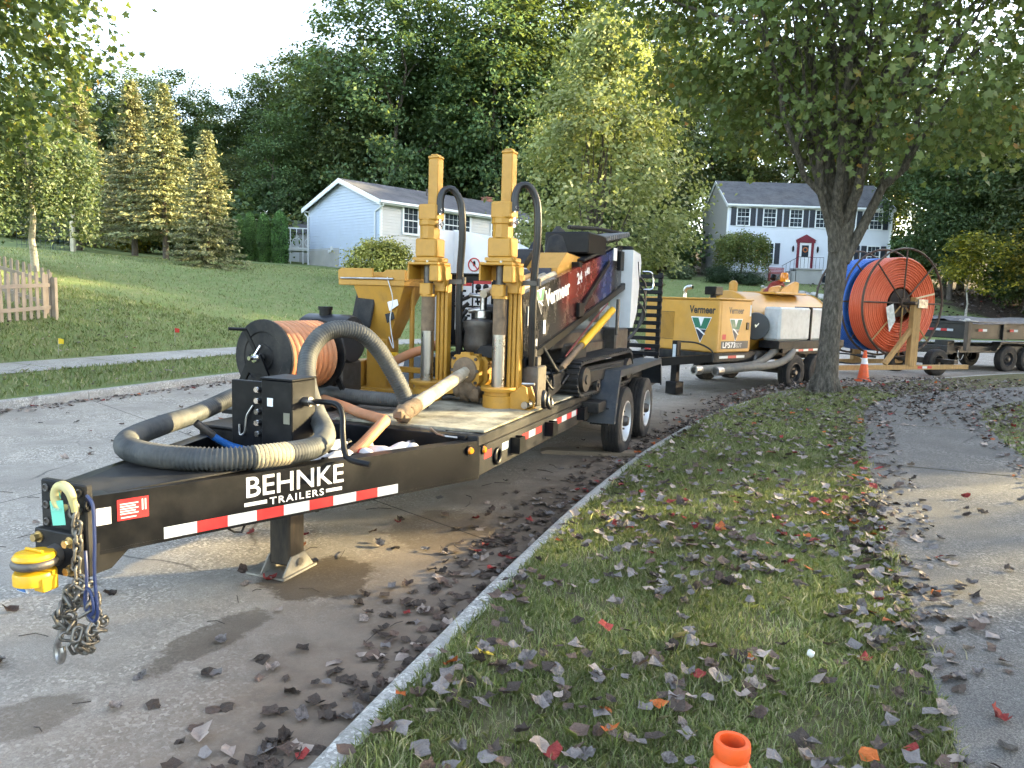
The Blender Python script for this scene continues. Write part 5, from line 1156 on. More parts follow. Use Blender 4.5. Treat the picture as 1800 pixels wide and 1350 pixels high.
for x in (.045, .205):
    m = MB(); m.prism([(-.27, .018), (.02, .018), (-.06, .12), (-.19, .12)], 'x', x, x + .01); m.build('foot_ear', FT, JL, 0)
m = MB(); m.cyl((.215, -.125, .075), (.232, -.125, .075), .024, n=16); m.build('pin', STEEL, JL)

# ---- chain with hooks hanging from the nose
CH = ride('tow_chain', 'grey steel safety chain bunched at the trailer nose with a pale yellow hook', 'chain', .15, -1.56, .84)
CHM = M('galvanised chain', (.2, .19, .17), .45, .85, var=.25, scale=20, dirt=(.13, .11, .08), damt=.45, dscale=25)
lk = []
for i in range(28):
    a = 6.283 * i / 28; lk.append((.015 * math.cos(a), 0, .015 * math.sin(a) + (.0155 if math.sin(a) >= 0 else -.0155)))
LINK = MB().tube(lk, .0068, 7, closed=True).mesh('link', CHM, 60)
def link(x, y, z, rot): o = put('link', LINK, CH, (x, y, z)); o.rotation_euler = rot
for k in range(12): link(.03 + .014 * math.sin(k * .7) + .004 * k, -.015 - .006 * math.sin(k), -.03 - k * .0385, (random.Random(k).uniform(-.15, .15), .12, (0 if k % 2 else 1.57) + .4))
rc = random.Random(12)
for k in range(64):
    a = rc.uniform(0, 6.283); u = rc.random(); z = -.38 - .32 * u; r = (.03 + .075 * math.sin(math.pi * min(1, u * 1.15))) * rc.uniform(.5, 1.1)
    link(.055 + r * math.cos(a), -.02 + r * .7 * math.sin(a), z, (rc.uniform(-1.2, 1.2), rc.uniform(-1.2, 1.2), rc.uniform(0, 3.1)))
HY = M('pale yellow hook', (.58, .5, .2), .5, .2, var=.2, dirt=(.4, .38, .3), damt=.6, dscale=12)
m = MB(); hp = catmull([(.05, -.02, -.075), (.048, -.025, -.03), (.036, -.03, .012), (.004, -.032, .032), (-.03, -.032, .018), (-.044, -.032, -.018), (-.034, -.032, -.052), (-.006, -.032, -.066), (.014, -.032, -.056)], 6); m.tube(hp, [.0125 + .0085 * math.sin(math.pi * min(1, i / len(hp) * 1.1)) for i in range(len(hp))], 10); m.build('hook', HY, CH)
m = MB(); hp = catmull([(-.06, -.02, -.60), (-.065, -.02, -.64), (-.085, -.02, -.68), (-.08, -.025, -.73), (-.055, -.03, -.745), (-.04, -.03, -.71), (-.045, -.03, -.68)], 6); m.tube(hp, [.012 + .004 * math.sin(math.pi * i / len(hp)) for i in range(len(hp))], 9); m.build('hook', STEEL, CH)
TG = ride('paper_tag', 'mint green paper tag tied to the chain hook', 'tag', .13, -1.60, .76)
m = MB(); m.add([(-.05, 0, .04), (.035, -.005, .055), (.055, -.012, -.045), (-.025, -.008, -.06), (-.05, .001, .04), (.035, -.004, .055), (.055, -.011, -.045), (-.025, -.007, -.06)], [(0, 1, 2, 3), (4, 5, 6, 7)]); m.build('tag', M('mint paper', (.16, .55, .40), .7, var=.08), TG, 0)
text_on('handwriting', 'Lorain', M('pale ink', (.35, .65, .55), .7), TG, (-.03, -.009, .005), (1, -.08, .12), (-.15, 0, 1), .024, ext=.0003); m = MB(); m.tube([(-.01, 0, .05), (-.025, -.005, .09), (0.0, .0, .12), (.015, 0, .06)], .002, 5); m.build('string', M('green string', (.1, .4, .25), .7), TG)
CB = ride('breakaway_cable', 'dark blue coiled cable looped beside the chain', 'cable', .275, -1.54, .74)
m = MB(); m.tube(catmull([(-.06, .03, .03), (-.05, .0, .075), (-.01, -.03, .095), (.03, -.04, .06), (.045, -.05, -.06), (.05, -.06, -.2), (.055, -.06, -.3), (.06, -.06, -.38), (.04, -.06, -.42), (.005, -.06, -.40), (-.005, -.065, -.33), (.02, -.07, -.28), (.045, -.07, -.31), (.05, -.07, -.37), (.02, -.06, -.395), (-.01, -.05, -.33), (-.02, -.04, -.22), (-.035, -.03, -.14)], 7), .0068, 8); m.build('cable', M('navy cable jacket', (.02, .035, .11), .4, var=.15), CB); m = MB(); m.torus((-.06, .01, .04), (1, .4, .2), .022, .006, 16, 7); m.build('clip', BLACK, CB)

# ---- corrugated hose builder
def corrugated(name, parent, pts, r, mat, pitch=.021, amp=.12, n=14, end=None):
    P = resample(catmull(pts, 14), pitch / 3); R = [r * (1 + (amp if i % 3 == 1 else -amp * .55)) for i in range(len(P))]
    m = MB(); m.tube(P, R, n, cap=False); o = m.build(name, mat, parent, 180); return o, P
SH_ = ride('suction_hose', 'long grey ribbed suction hose looped over the tongue and arching onto the deck', 'hose', 0, 0, 0)
hose_pts = [(-.86, .55, .93), (-.80, .1, .86), (-.68, -.25, .86), (-.50, -.66, .862), (-.30, -.88, .865), (-.08, -.97, .868), (.14, -.97, .868), (.34, -.87, .866), (.48, -.64, .86), (.50, -.36, .85), (.40, -.12, .875), (.20, .06, .97), (.02, .22, 1.12), (-.07, .36, 1.29), (-.065, .5, 1.415), (-.01, .64, 1.455), (.07, .78, 1.42), (.13, .9, 1.31), (.18, 1.0, 1.16), (.23, 1.08, 1.0), (.25, 1.12, .9), (.26, 1.13, .86)]
o, P = corrugated('hose', SH_, hose_pts, .056, HOSEG)
m = MB(); e = P[-1]; d = (P[-1] - P[-6]).normalized(); m.lathe([(.058, 0), (.062, .1), (.061, 1), (.046, 1), (.046, .1)], e - d * .06, e + d * .03, 24, False); m.lathe([(.046, 0), (.001, .01)], e - d * .03, e + d * .03, 20, False); m.build('hose_end', M('worn hose cuff', (.24, .22, .18), .8, var=.3), SH_)
m = MB(); i0 = min(range(len(P)), key=lambda i: (P[i] - Vector((.42, -.74, .863))).length); seg = P[i0 - 2:i0 + 26]
m.tube(seg, [.0585 + (.005 if k % 3 == 1 else 0) for k in range(len(seg))], 14, cap=False); m.build('tape_wrap', M('frayed tan tape', (.46, .38, .24), .85, var=.3, scale=14, bump=.6, bscale=50), SH_, 180)
SH2 = ride('suction_hose', 'short grey ribbed hose lying across the deck behind the arch', 'hose', 0, 0, 0)
corrugated('hose', SH2, [(-1.05, 1.75, .86), (-.75, 1.52, .865), (-.45, 1.42, .865), (-.15, 1.40, .865), (.08, 1.44, .862), (.2, 1.55, .86)], .054, HOSEG)

# ---- hose reel
HR = ride('hose_reel', 'black steel reel wound with orange ribbed hose on the trailer front', 'hose reel', -.76, .74, .78); HR.scale = (.93, .93, .93); rz = .46
ax0, ax1 = Vector((0, 0, rz)), Vector((.06, .66, rz))
def axp(t): return ax0.lerp(ax1, t)
for t0, t1 in ((0, .035), (.965, 1)):
    m = MB(); m.lathe([(.03, 0), (.10, 0), (.105, .35), (.20, .35), (.207, 0), (.295, 0), (.305, .3), (.305, 1.0), (.295, 1.1), (.03, 1.1)] if t0 == 0 else [(.03, 0), (.3, 0), (.305, .5), (.3, 1), (.03, 1)], axp(t0), axp(t1), 40, False); m.build('flange', BLACKD, HR, 30)
m = MB(); m.lathe([(.20, .02), (.20, .98)], ax0, ax1, 24, False); m.build('drum', BLACKD, HR)
hx = []; dirv = (ax1 - ax0).normalized(); q1 = dirv.orthogonal().normalized(); q2 = dirv.cross(q1)
for i in range(0, 9 * 28): a = 6.283 * i / 28; hx.append(ax0 + (ax1 - ax0) * (.085 + .83 * i / (9 * 28)) + (q1 * math.cos(a) + q2 * math.sin(a)) * .257)
corr = resample(hx, .0085); m = MB(); m.tube(corr, [.0335 * (1 + (.06 if i % 2 else -.04)) for i in range(len(corr))], 8); m.build('hose_coil', HOSEO, HR, 180)
m = MB(); m.lathe([(.035, 0), (.05, .3), (.05, .6), (.03, 1)], ax0 - dirv * .10, ax0 + dirv * .0, 14); m.cyl(ax0 - dirv * .15, ax0 + dirv * .02, .018, n=10); m.cyl(ax0 + Vector((0, -.09, .02)), ax0 + Vector((.05, -.08, .10)), .014, n=8); m.build('swivel', CHROME, HR)
m = MB(); m.beam(ax0 + Vector((0, -.05, 0)), ax0 + Vector((-.13, -.055, .22)), .012, .03); m.cyl(ax0 + Vector((-.13, -.05, .22)), ax0 + Vector((-.20, -.16, .225)), .013, n=8); m.build('crank_handle', BLACK, HR)
for t, nm in ((-.12, 'stand'), (1.1, 'stand')):
    c = axp(t); m = MB(); m.prism([(c.x - .05, c.z + .03), (c.x + .05, c.z + .03), (c.x + .09, c.z - .05), (c.x + .26, c.z - .40), (c.x + .22, c.z - .40), (c.x + .06, c.z - .12), (c.x - .06, c.z - .12), (c.x - .22, c.z - .40), (c.x - .26, c.z - .40), (c.x - .09, c.z - .05)], 'y', c.y - .012, c.y + .012); m.build(nm, BLACK, HR, 0)
m = MB(); m.box(-.30, .36, -.14, .86, .0, .035, .004); m.build('base_frame', BLACK, HR, 0)
OH = ride('orange_hose', 'orange ribbed hose end trailing from the reel to the tongue tray', 'hose', 0, 0, 0)
o, P = corrugated('hose', OH, [(-.62, 1.3, .84), (-.3, 1.1, .835), (.0, .88, .835), (.24, .72, .84), (.37, .6, .85), (.43, .46, .85), (.44, .32, .80), (.42, .22, .74), (.38, .12, .68)], .036, HOSEO, .011, .06, 12)
e = P[-1]; d = (P[-1] - P[-8]).normalized(); m = MB(); m.lathe([(.038, 0), (.042, .1), (.042, .5), (.03, .55), (.03, 1)], e - d * .05, e + d * .07, 16); m.torus(e - d * .02, d, .042, .005, 16, 6); m.build('coupling', STEEL, OH)
BH = ride('blue_hose', 'short blue hose stub sticking up beside the jack', 'hose', -.2, -.3, .57); m = MB(); m.tube(catmull([(-.03, -.13, .34), (.0, -.06, .27), (.04, .02, .21), (.1, .1, .17), (.18, .18, .1)], 6), .021, 12, cap=False); m.build('hose', M('blue hose', (.02, .13, .42), .45, var=.15), BH)
m = MB(); m.tube([(-.045, -.155, .365), (-.03, -.13, .34), (.0, -.07, .28)], .0225, 12, cap=False); m.build('sleeve', DSTEEL, BH)
# small boxes and jugs in the tongue tray
WJ = M('jug plastic', (.62, .6, .6), .5, var=.1, dirt=(.35, .33, .3), damt=.4, dscale=20)
jug_l = ['white jug lying by the orange hose end in the tongue tray', 'white jug nearest the jack crank in the tongue tray', 'small white bottle on its side under the jack crank', 'white bottle with a red label in the tongue tray', 'white jug deepest in the tongue tray', 'white bottle at the cross member of the tongue tray', 'white jug against the near beam of the tongue tray', 'small white bottle at the near corner of the tongue tray', 'pale jug beside the near beam, nearest the deck corner']
for i, (x, y, rot, tilt, L) in enumerate([(.10, .05, .4, 1.45, .24), (.26, -.02, 1.9, 1.5, .22), (.38, .04, -.6, 1.5, .2), (.46, .20, .9, 1.45, .2), (.18, .3, 2.6, 1.4, .24), (.34, .42, .2, 1.5, .2), (.52, .30, 1.2, 1.5, .24), (.64, .50, .3, 1.5, .2), (.58, .42, 2.2, 1.2, .22)]):
    t = ride('plastic_jug', jug_l[i], 'jug', x, y, .645 + .05); t.rotation_euler = (tilt, 0, rot); r = .05
    m = MB(); m.lathe([(.0, 0), (r * .9, .01), (r, .06), (r, .62), (r * .85, .75), (r * .35, .9), (r * .33, .97)], (0, 0, -L / 2), (0, 0, L / 2), 14); m.build('body', WJ, t); m = MB(); m.cyl((0, 0, L / 2 - .012), (0, 0, L / 2 + .018), .021, n=12); m.build('cap', RED if i == 3 else BLACK, t)
    if i in (1, 3): m = MB(); m.lathe([(r * 1.015, .12), (r * 1.015, .55)], (0, 0, -L / 2), (0, 0, L / 2), 14, False); m.build('label', RED if i == 3 else WHITE, t)
BX = ride('battery_box', 'flat black tool box lid on the far side of the tongue', 'box', -.42, .2, .645); m = MB(); m.box(-.25, .2, -.2, .18, 0, .16, .012); m.build('box', BLACKD, BX, 0); m = MB(); m.box(-.26, .21, -.21, .19, .162, .18, .006); m.build('lid', BLACKD, BX, 0)
# plank under the front wheel
PK = thing('timber_plank', 'weathered timber plank lying under the front trailer wheel', 'plank', (.98, 8.12, .0)); PK.rotation_euler.z = RAD(-3); m = MB(); m.prism([(-.62, .0), (.40, .0), (.40, .045), (-.56, .045), (-.64, .025)], 'y', -.09, .09); m.build('plank', M('old plank', (.2, .15, .1), .85, var=.3, scale=4, st=(1, 8, 8)), PK, 0)
# ================================================================== drilling rig on the deck
RG_H = 24.5
RG = thing('drilling_rig', 'yellow and black horizontal drilling rig with two tall masts on the trailer', 'drilling rig', (-.41, 6.31, .78), RG_H)
# local: x right, y towards the rear, z above the deck
def mast(x, y, lab):
    m = MB(); m.lathe([(.145, 0), (.145, .05), (.13, .06), (.13, .62), (.118, .64), (.118, .8), (.145, .82), (.15, .95), (.145, 1.0)], (x, y, .0), (x, y, .185), 28); base = m.build('stake_down_base', YEL, RG, 35, label=lab)
    m = MB(); m.cyl((x, y - .01, .18), (x, y - .01, 1.0), .057, n=20); m.build('auger_shaft', M('polished shaft', (.45, .44, .42), .25, 1.0, var=.15, scale=6, dirt=(.16, .11, .07), damt=.55, dscale=3, dthr=.48), base)
    m = MB(); m.cyl((x, y - .01, .62), (x, y - .01, 1.02), .0585, n=20); m.build('muddy_sleeve', MUD, base)
    m = MB(); m.box(x - .055, x + .055, y - .075, y + .055, .93, 1.03, .008); m.lathe([(.068, 0), (.068, 1)], (x, y - .01, .915), (x, y - .01, .94), 18); m.build('shaft_collar', YEL, base, 20)
    for k in range(3): m = MB(); xx = x + .055 + k * .036; m.box(xx, xx + .03, y + .03 + k * .012, y + .13, .10, 1.06, .006); m.build('guide_rail', YEL, RG, 0)
    m = MB(); m.box(x + .04, x + .15, y + .0, y + .14, .96, 1.12, .008); m.build('guide_block', YEL, RG, 0)
    # carriage head: open box below, motor body above
    m = MB(); m.box(x - .155, x + .145, y - .11, y + .12, 1.185, 1.21, .006); m.box(x - .155, x - .14, y - .11, y + .12, 1.06, 1.185, .003); m.box(x + .06, x + .15, y - .11, y + .12, 1.045, 1.185, .01); m.box(x - .14, x + .06, y + .09, y + .115, 1.07, 1.185); hd = m.build('carriage', YEL, RG, 0)
    m = MB(); m.box(x - .12, x + .13, y - .09, y + .1, 1.21, 1.25, .008); m.box(x - .10, x + .105, y - .08, y + .085, 1.25, 1.41, .012); m.build('gearbox', YEL, hd, 0)
    m = MB(); m.lathe([(.085, 0), (.085, .55), (.095, .6), (.095, .8), (.075, .85), (.075, 1)], (x - .0, y, 1.41), (x - .0, y, 1.60), 10); m.box(x - .085, x + .10, y - .07, y + .075, 1.56, 1.70, .015); m.build('drive_motor', YEL, hd, 25)
    m = MB(); m.cyl((x, y - .01, 1.02), (x, y - .01, 1.19), .042, n=16); m.build('drive_shaft', DSTEEL, hd)
    m = MB()
    for (dx, dy) in ((-.1, -.1), (.04, -.1)): m.cyl((x + dx, y + dy, 1.205), (x + dx, y + dy, 1.222), .012, n=6)
    m.build('head_bolts', STEEL, hd, 0)
    m = MB(); m.box(x - .03, x + .068, y + .0, y + .095, 1.60, 2.09, .008); m.box(x - .035, x + .073, y - .005, y + .10, 2.085, 2.11, .008); m.box(x - .015, x + .05, y + .012, y + .085, 2.11, 2.125, .005); m.build('mast_tube', YEL, RG, 0)
    for z in (1.52, 1.64): m = MB(); m.cyl((x + .085, y - .02, z), (x + .145, y - .04, z + .01), .02, n=8); m.cyl((x + .12, y - .035, z - .03), (x + .12, y - .035, z + .05), .017, n=8); m.build('hose_fitting', CHROME, hd)
    for k in range(2):
        dx = .02 * k; m = MB(); m.tube(catmull([(x + .11 + dx, y - .035, 1.62), (x + .105 + dx, y - .03, 1.74), (x + .135 + dx, y - .01, 1.82), (x + .20 + dx, y + .02, 1.82), (x + .26 + dx, y + .05, 1.70), (x + .275 + dx, y + .06, 1.45), (x + .25 + dx, y + .08, 1.15), (x + .235 + dx, y + .1, .8), (x + .215 + dx, y + .16, .45), (x + .19, y + .25, .2)], 7), .0225, 10); m.build('hydraulic_hose', HOSEK, RG)
    m = MB(); m.box(x + .17, x + .3, y + .05, y + .11, 1.03, 1.07); m.cyl((x + .31, y + .06, 1.03), (x + .31, y + .06, 1.09), .02, n=8); m.build('hose_clamp', DSTEEL, RG, 0)
mast(-.38, .02, 'left stake-down base'); mast(.335, -.02, 'right stake-down base')
# bracket of the right base
m = MB(); m.prism([(.46, .0), (.56, .0), (.62, .05), (.62, .10), (.60, .2), (.56, .215), (.50, .16), (.46, .15)], 'y', -.05, -.025); m.prism([(.46, .0), (.62, .0), (.64, .10), (.60, .2), (.46, .16)], 'y', .05, .075); m.box(.46, .64, -.06, .09, .0, .02); m.build('base_bracket', YEL, RG, 0)
m = MB(); m.cyl((.60, -.075, .055), (.60, .09, .055), .03, n=12); m.cyl((.57, -.06, .23), (.68, -.06, .235), .012, n=8); m.build('bracket_pin', STEEL, RG)
m = MB(); m.torus((.72, .06, .10), (1, .3, 0), .06, .022, 16, 8); m.torus((.75, .10, .08), (1, .1, .2), .05, .02, 16, 8); m.build('hose_loop', HOSEK, RG)
# base cross frame between the stakes
m = MB(); m.box(-.30, .28, .02, .12, .10, .16, .006); m.box(-.42, .60, .13, .2, .05, .17, .006); m.build('cross_frame', DSTEEL, RG, 0)
m = MB(); m.prism([(-.30, .06), (-.24, .2), (-.05, .24), (-.05, .1)], 'y', -.03, .0); m.build('base_gusset', YEL, RG, 0)
# vise / gearbox head and the muddy drill rod
gx, gz_, gy = .02, .30, -.03
oct_ = [(-.135, -.09), (-.09, -.15), (.09, -.15), (.135, -.09), (.135, .09), (.10, .13), (.05, .13), (.04, .155), (-.04, .155), (-.05, .13), (-.10, .13), (-.135, .09)]
m = MB(); m.prism([(gx + a, gz_ + b) for a, b in oct_], 'y', gy, gy + .07); m.prism([(gx + a * .9 + .05, gz_ + b * .9) for a, b in oct_], 'y', gy + .09, gy + .2); VS = m.build('vise', YEL, RG, 0)
for a, b in ((-.105, .1), (.105, .1), (-.105, -.1), (.105, -.1), (-.12, 0), (.12, 0)): m = MB(); m.cyl((gx + a, gy - .018, gz_ + b), (gx + a, gy, gz_ + b), .014, n=6); m.build('bolt', DSTEEL, VS, 0)
m = MB(); m.lathe([(.115, 0), (.11, .6), (.085, 1)], (gx, gy, gz_), (gx, gy - .03, gz_), 24); m.build('vise_face', MUD, VS)
m = MB()
for k in range(4): m.blob((gx - .06 + .05 * k, gy + .02, gz_ - .16 - .03 * (k % 2)), .06, 9, 6, (1, .9, 1.2), k, .3)
m.build('caked_mud', MUD, RG, 60)
rig_inv = (Matrix.Translation((-.41, 6.31, .78)) @ Matrix.Rotation(-RAD(RG_H), 4, 'Z')).inverted()
def rl(x, y, z): return rig_inv @ (TM @ Vector((x, y, z)))
r0, r1 = rl(.335, 2.0, 1.075), rl(.375, .78, .85)
ROD = M('pale drill rod', (.50, .44, .33), .6, .1, var=.15, dirt=(.17, .12, .075), damt=.9, dscale=5.5, dthr=.47, bump=.2, bscale=30)
m = MB(); dd = (r1 - r0); m.lathe([(.045, 0), (.05, .12), (.052, .14), (.052, .60), (.056, .62), (.056, .80), (.05, .82), (.05, .97)], r0, r1, 20); m.build('drill_rod', ROD, RG)
m = MB(); c = r1; dn = dd.normalized()
m.lathe([(.058, 0), (.064, .3), (.058, .55), (.07, .8), (.045, 1.0)], r0 + dd * .78, r0 + dd * .98, 14)
for k in range(7): m.blob(c - dn * (.02 + .03 * k) + Vector((.02 * math.sin(k * 2.1), 0, .016 * math.cos(k * 3.3))), .045, 9, 6, (1, 1.2, .9), k + 3, .3)
m.build('mud_clod', MUD, RG, 60)
# rack / boom: glossy side panel, rising to the rear
BOOM = M('panel black', (.010, .010, .012), .16, var=.2, coat=.5)
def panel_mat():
    mt, nt, b = nodes_of('boom panel red and blue'); L = nt.links; v = coord(nt); sp = nt.nodes.new('ShaderNodeSeparateXYZ'); L.new(v, sp.inputs[0])  # black blending to red, then blue, then black along the panel
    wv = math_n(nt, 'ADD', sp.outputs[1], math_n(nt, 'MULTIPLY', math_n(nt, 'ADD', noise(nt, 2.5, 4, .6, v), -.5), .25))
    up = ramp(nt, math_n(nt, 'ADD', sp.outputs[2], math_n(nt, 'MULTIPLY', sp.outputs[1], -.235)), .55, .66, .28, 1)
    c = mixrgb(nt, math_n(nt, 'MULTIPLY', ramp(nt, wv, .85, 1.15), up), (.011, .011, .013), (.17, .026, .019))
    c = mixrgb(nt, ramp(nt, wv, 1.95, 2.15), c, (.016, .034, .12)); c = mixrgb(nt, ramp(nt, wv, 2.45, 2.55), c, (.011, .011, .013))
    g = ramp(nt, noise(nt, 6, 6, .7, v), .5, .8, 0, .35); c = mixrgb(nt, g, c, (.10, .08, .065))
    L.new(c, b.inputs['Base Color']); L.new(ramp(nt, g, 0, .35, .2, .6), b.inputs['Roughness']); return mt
PANEL_RB = panel_mat()
def bz(y, k): return (.945 + .219 * y) if k else (.385 + .245 * y)          # top / bottom line of the panel
m = MB(); x0, x1 = .44, .50
pl = [(.12, bz(.12, 0) - .02), (2.86, bz(2.86, 0)), (2.86, bz(2.86, 1)), (.05, bz(.05, 1))]
m.prism(pl, 'x', x0, x1); m.build('boom_side_panel', PANEL_RB, RG, 0)
m = MB(); m.beam((.47, .1, bz(.1, 0) - .03), (.47, 3.0, bz(3.0, 0) - .01), .10, .075, ch=.008); m.build('boom_rail', BLACK, RG, 0)
m = MB(); m.beam((.03, .1, bz(.1, 0) + .0), (.03, 3.0, bz(3.0, 0) + .02), .10, .075, ch=.008); m.build('boom_rail', BLACK, RG, 0)
m = MB(); m.prism([(.1, bz(.1, 0)), (2.9, bz(2.9, 0) + .03), (2.9, bz(2.9, 0) + .12), (.1, bz(.1, 0) + .1)], 'x', .06, .43); m.build('boom_tray', BLACKD, RG, 0)
m = MB(); m.box(.505, .512, .15, .27, .70, .86); m.build('warning_decal', WHITE, RG, 0); m = MB(); m.box(.505, .511, .25, .37, .52, .58); m.build('warning_decal', WHITE, RG, 0); m = MB(); m.box(.505, .511, .50, .55, .62, .74); m.build('warning_decal', WHITE, RG, 0)
bdir = Vector((0, 1, .219)); bup = Vector((0, -.219, 1))
text_on('lettering', 'Vermeer', WHITE, RG, (.5025, .57, .86), bdir, bup, .20, .62, bold=.006, ext=.0006)
def vlogo(parent, o, xd, ud, s, off):
    o, xd, ud = Vector(o), Vector(xd).normalized(), Vector(ud).normalized(); nz = xd.cross(ud)
    def pl(pts, mat, name, d):
        m = MB(); m.add([o + xd * a * s + ud * b * s + nz * d for a, b in pts] + [o + xd * a * s + ud * b * s + nz * (d + .0008) for a, b in pts], [tuple(range(len(pts)))[::-1], tuple(range(len(pts), 2 * len(pts)))] + [(i, (i + 1) % len(pts), len(pts) + (i + 1) % len(pts), len(pts) + i) for i in range(len(pts))]); m.build(name, mat, parent, 0)
    pl([(-.52, 1.02), (.52, 1.02), (.0, -.06)], WHITE, 'emblem_edge', off); 
    pl([(-.47, .98), (-.14, .98), (0, .62), (.14, .98), (.47, .98), (.27, .52), (-.25, .52)], M('emblem green', (.015, .14, .08), .45), 'emblem', off + .001)
    pl([(-.25, .50), (.27, .50), (.22, .40), (.0, .0)], M('emblem navy', (.01, .015, .04), .45), 'emblem', off + .001)
    pl([(-.27, .58), (-.12, .56), (.24, .30), (.16, .28)], WHITE, 'emblem_stripe', off + .002)
vlogo(RG, (.5025, .46, .80), bdir, bup, .21, 0)
text_on('model_number', '24', WHITE, RG, (.5025, 1.36, 1.08), bdir, bup, .15, .15, bold=.004, ext=.0006)
text_on('model_number', 'x40', WHITE, RG, (.5025, 1.58, 1.17), bdir, bup, .10, .15, bold=.002, ext=.0006)
m = MB(); m.beam((.52, 1.42, .83), (.52, 2.3, 1.34), .025, .05); m.build('panel_strut', BLACK, RG, 0); m = MB(); m.box(.5, .54, 1.35, 1.5, .76, .9, .006); m.build('strut_bracket', BLACK, RG, 0)
m = MB(); m.box(.5, .53, 2.72, 2.86, 1.28, 1.5, .006); m.build('latch', BLACK, RG, 0); m = MB(); m.box(.505, .512, 2.5, 2.62, 1.38, 1.52); m.build('warning_decal', WHITE, RG, 0)
# drill rods stored in the rack top
for k in range(4): m = MB(); x = .10 + k * .095; m.lathe([(.035, 0), (.04, .02), (.034, .05), (.034, .95), (.04, 1)], (x, .12, bz(.12, 1) - .02 + .02 * (k % 2)), (x, 2.6, bz(2.6, 1) - .03), 12); m.build('stored_rod', ROD if k != 1 else WOODT, RG)
m = MB(); m.box(-.02, .5, 1.4, 1.5, 1.24, 1.30, .006); m.cyl((-.05, 1.3, 1.30), (.38, 1.3, 1.30), .035, n=12); m.build('rod_clamp', BLACK, RG)
m = MB(); m.cb((.27, 2.0, 1.42), (.46, .9, .03), (RAD(12.4), 0, 0), .006); m.build('top_cover', BLACKD, RG, 0)
m = MB(); m.torus((.25, 2.05, 1.50), (0, 1, 0), .10, .02, 20, 8); m.cyl((.02, 2.0, 1.47), (.46, 2.0, 1.47), .022, n=10); m.build('lifting_eye', BLACK, RG)
m = MB(); m.beam((.3, .32, .32), (.3, 2.6, 1.02), .08, .08); m.build('inner_boom_beam', DSTEEL, RG, 0)
# thrust cylinder (yellow) below the boom
m = MB(); m.cyl((.60, 1.28, .49), (.60, 2.25, .83), .038, n=16); m.build('lift_cylinder', YELB, RG); m = MB(); m.cyl((.60, .75, .30), (.60, 1.28, .49), .030, n=14); m.build('cylinder_rod', MUD, RG); m = MB(); m.prism([(.55, .02), (1.55, .30), (1.55, .52), (1.28, .42), (.55, .20)], 'x', .50, .56); m.build('lower_arm', BLACKD, RG, 0)
m = MB(); m.tube([(.58, .9, .40), (.58, 1.6, .70), (.56, 2.2, .9)], .008, 8); m.build('red_line', M('dull red line', (.16, .02, .02), .6), RG)
rj = random.Random(9)
for k in range(8):
    y = .25 + .12 * k; m = MB(); m.tube(catmull([(.50 + rj.uniform(-.05, .08), y - .1, .12 + rj.uniform(0, .4)), (.55 + rj.uniform(0, .1), y, .1 + rj.uniform(0, .25)), (.52, y + .2, .2 + rj.uniform(0, .3)), (.3, y + .35, .3)], 5), rj.uniform(.011, .02), 8); m.build('hydraulic_hose', HOSEK, RG)
m = MB(); m.box(.46, .62, .14, .34, .02, .36, .01); m.box(.52, .60, .18, .26, .36, .44, .006); m.cyl((.56, .2, .44), (.56, .2, .50), .02, n=10); m.build('valve_block', DSTEEL, RG, 0)
# tracks
def track(x, nm):
    m = MB(); w = .26; y0, y1, zr = 1.15, 2.75, .165
    loop = []
    for k in range(9): a = math.pi / 2 + math.pi * k / 8; loop.append((y0 + zr * math.cos(a), zr + .005 + zr * math.sin(a)))
    for k in range(9): a = -math.pi / 2 + math.pi * k / 8; loop.append((y1 + zr * math.cos(a), zr + .025 + (zr + .02) * math.sin(a)))
    inner = [(y0 + (a - y0) * .9 if a < y0 else (y1 + (a - y1) * .9 if a > y1 else a), zr + .01 + (b - zr - .01) * .86) for a, b in loop]; n = len(loop)
    for i in range(n):
        j = (i + 1) % n
        m.add([(x, *loop[i]), (x + w, *loop[i]), (x + w, *loop[j]), (x, *loop[j]), (x, *inner[i]), (x + w, *inner[i]), (x + w, *inner[j]), (x, *inner[j])], [(0, 1, 2, 3), (4, 5, 6, 7), (0, 3, 7, 4), (1, 2, 6, 5)])
    t = m.build('track', RUBBER, RG, 30)
    tot = []; P = [Vector((0, a, b)) for a, b in loop] + [Vector((0, *loop[0]))]; Q = resample(P, .062); cen = Vector((0, (y0 + y1) / 2, zr))
    for i in range(len(Q) - 1):
        d = (Q[i + 1] - Q[i]).normalized(); nn = Vector((0, d.z, -d.y)); 
        if nn.dot(Q[i] - Vector((0, min(max(Q[i].y, y0), y1), zr))) < 0: nn = -nn
        c = Q[i] + nn * .008; R = Matrix((Vector((1, 0, 0)), d, nn)).transposed(); m = MB(); m.cb((x + w / 2, c.y, c.z), (w, .03, .02), R, .003); m.build('tread_lug', RUBBER, t, 0)
    m = MB(); m.box(x + .03, x + w - .02, y0 + .02, y1 - .02, .07, .27, .02); m.box(x + w - .02, x + w + .01, y0 + .15, y1 - .3, .12, .24, .008); m.build('track_frame', BLACKD, t, 0)
    for k in range(5): y = y0 + .05 + (y1 - y0 - .1) * k / 4; m = MB(); r = .12 if k in (0, 4) else .06; zc = zr if k in (0, 4) else .075; m.cyl((x + w - .03, y, zc), (x + w + .015, y, zc), r, n=18); m.cyl((x + w + .015, y, zc), (x + w + .03, y, zc), r * .4, n=10); m.build('roller', DSTEEL, t)
track(.42, 1); track(-.78, 0)
m = MB(); m.box(-.5, .42, 1.3, 2.7, .2, .5, .03); m.box(-.4, .4, 1.0, 3.1, .42, .62, .03); m.build('chassis', DSTEEL, RG, 0)
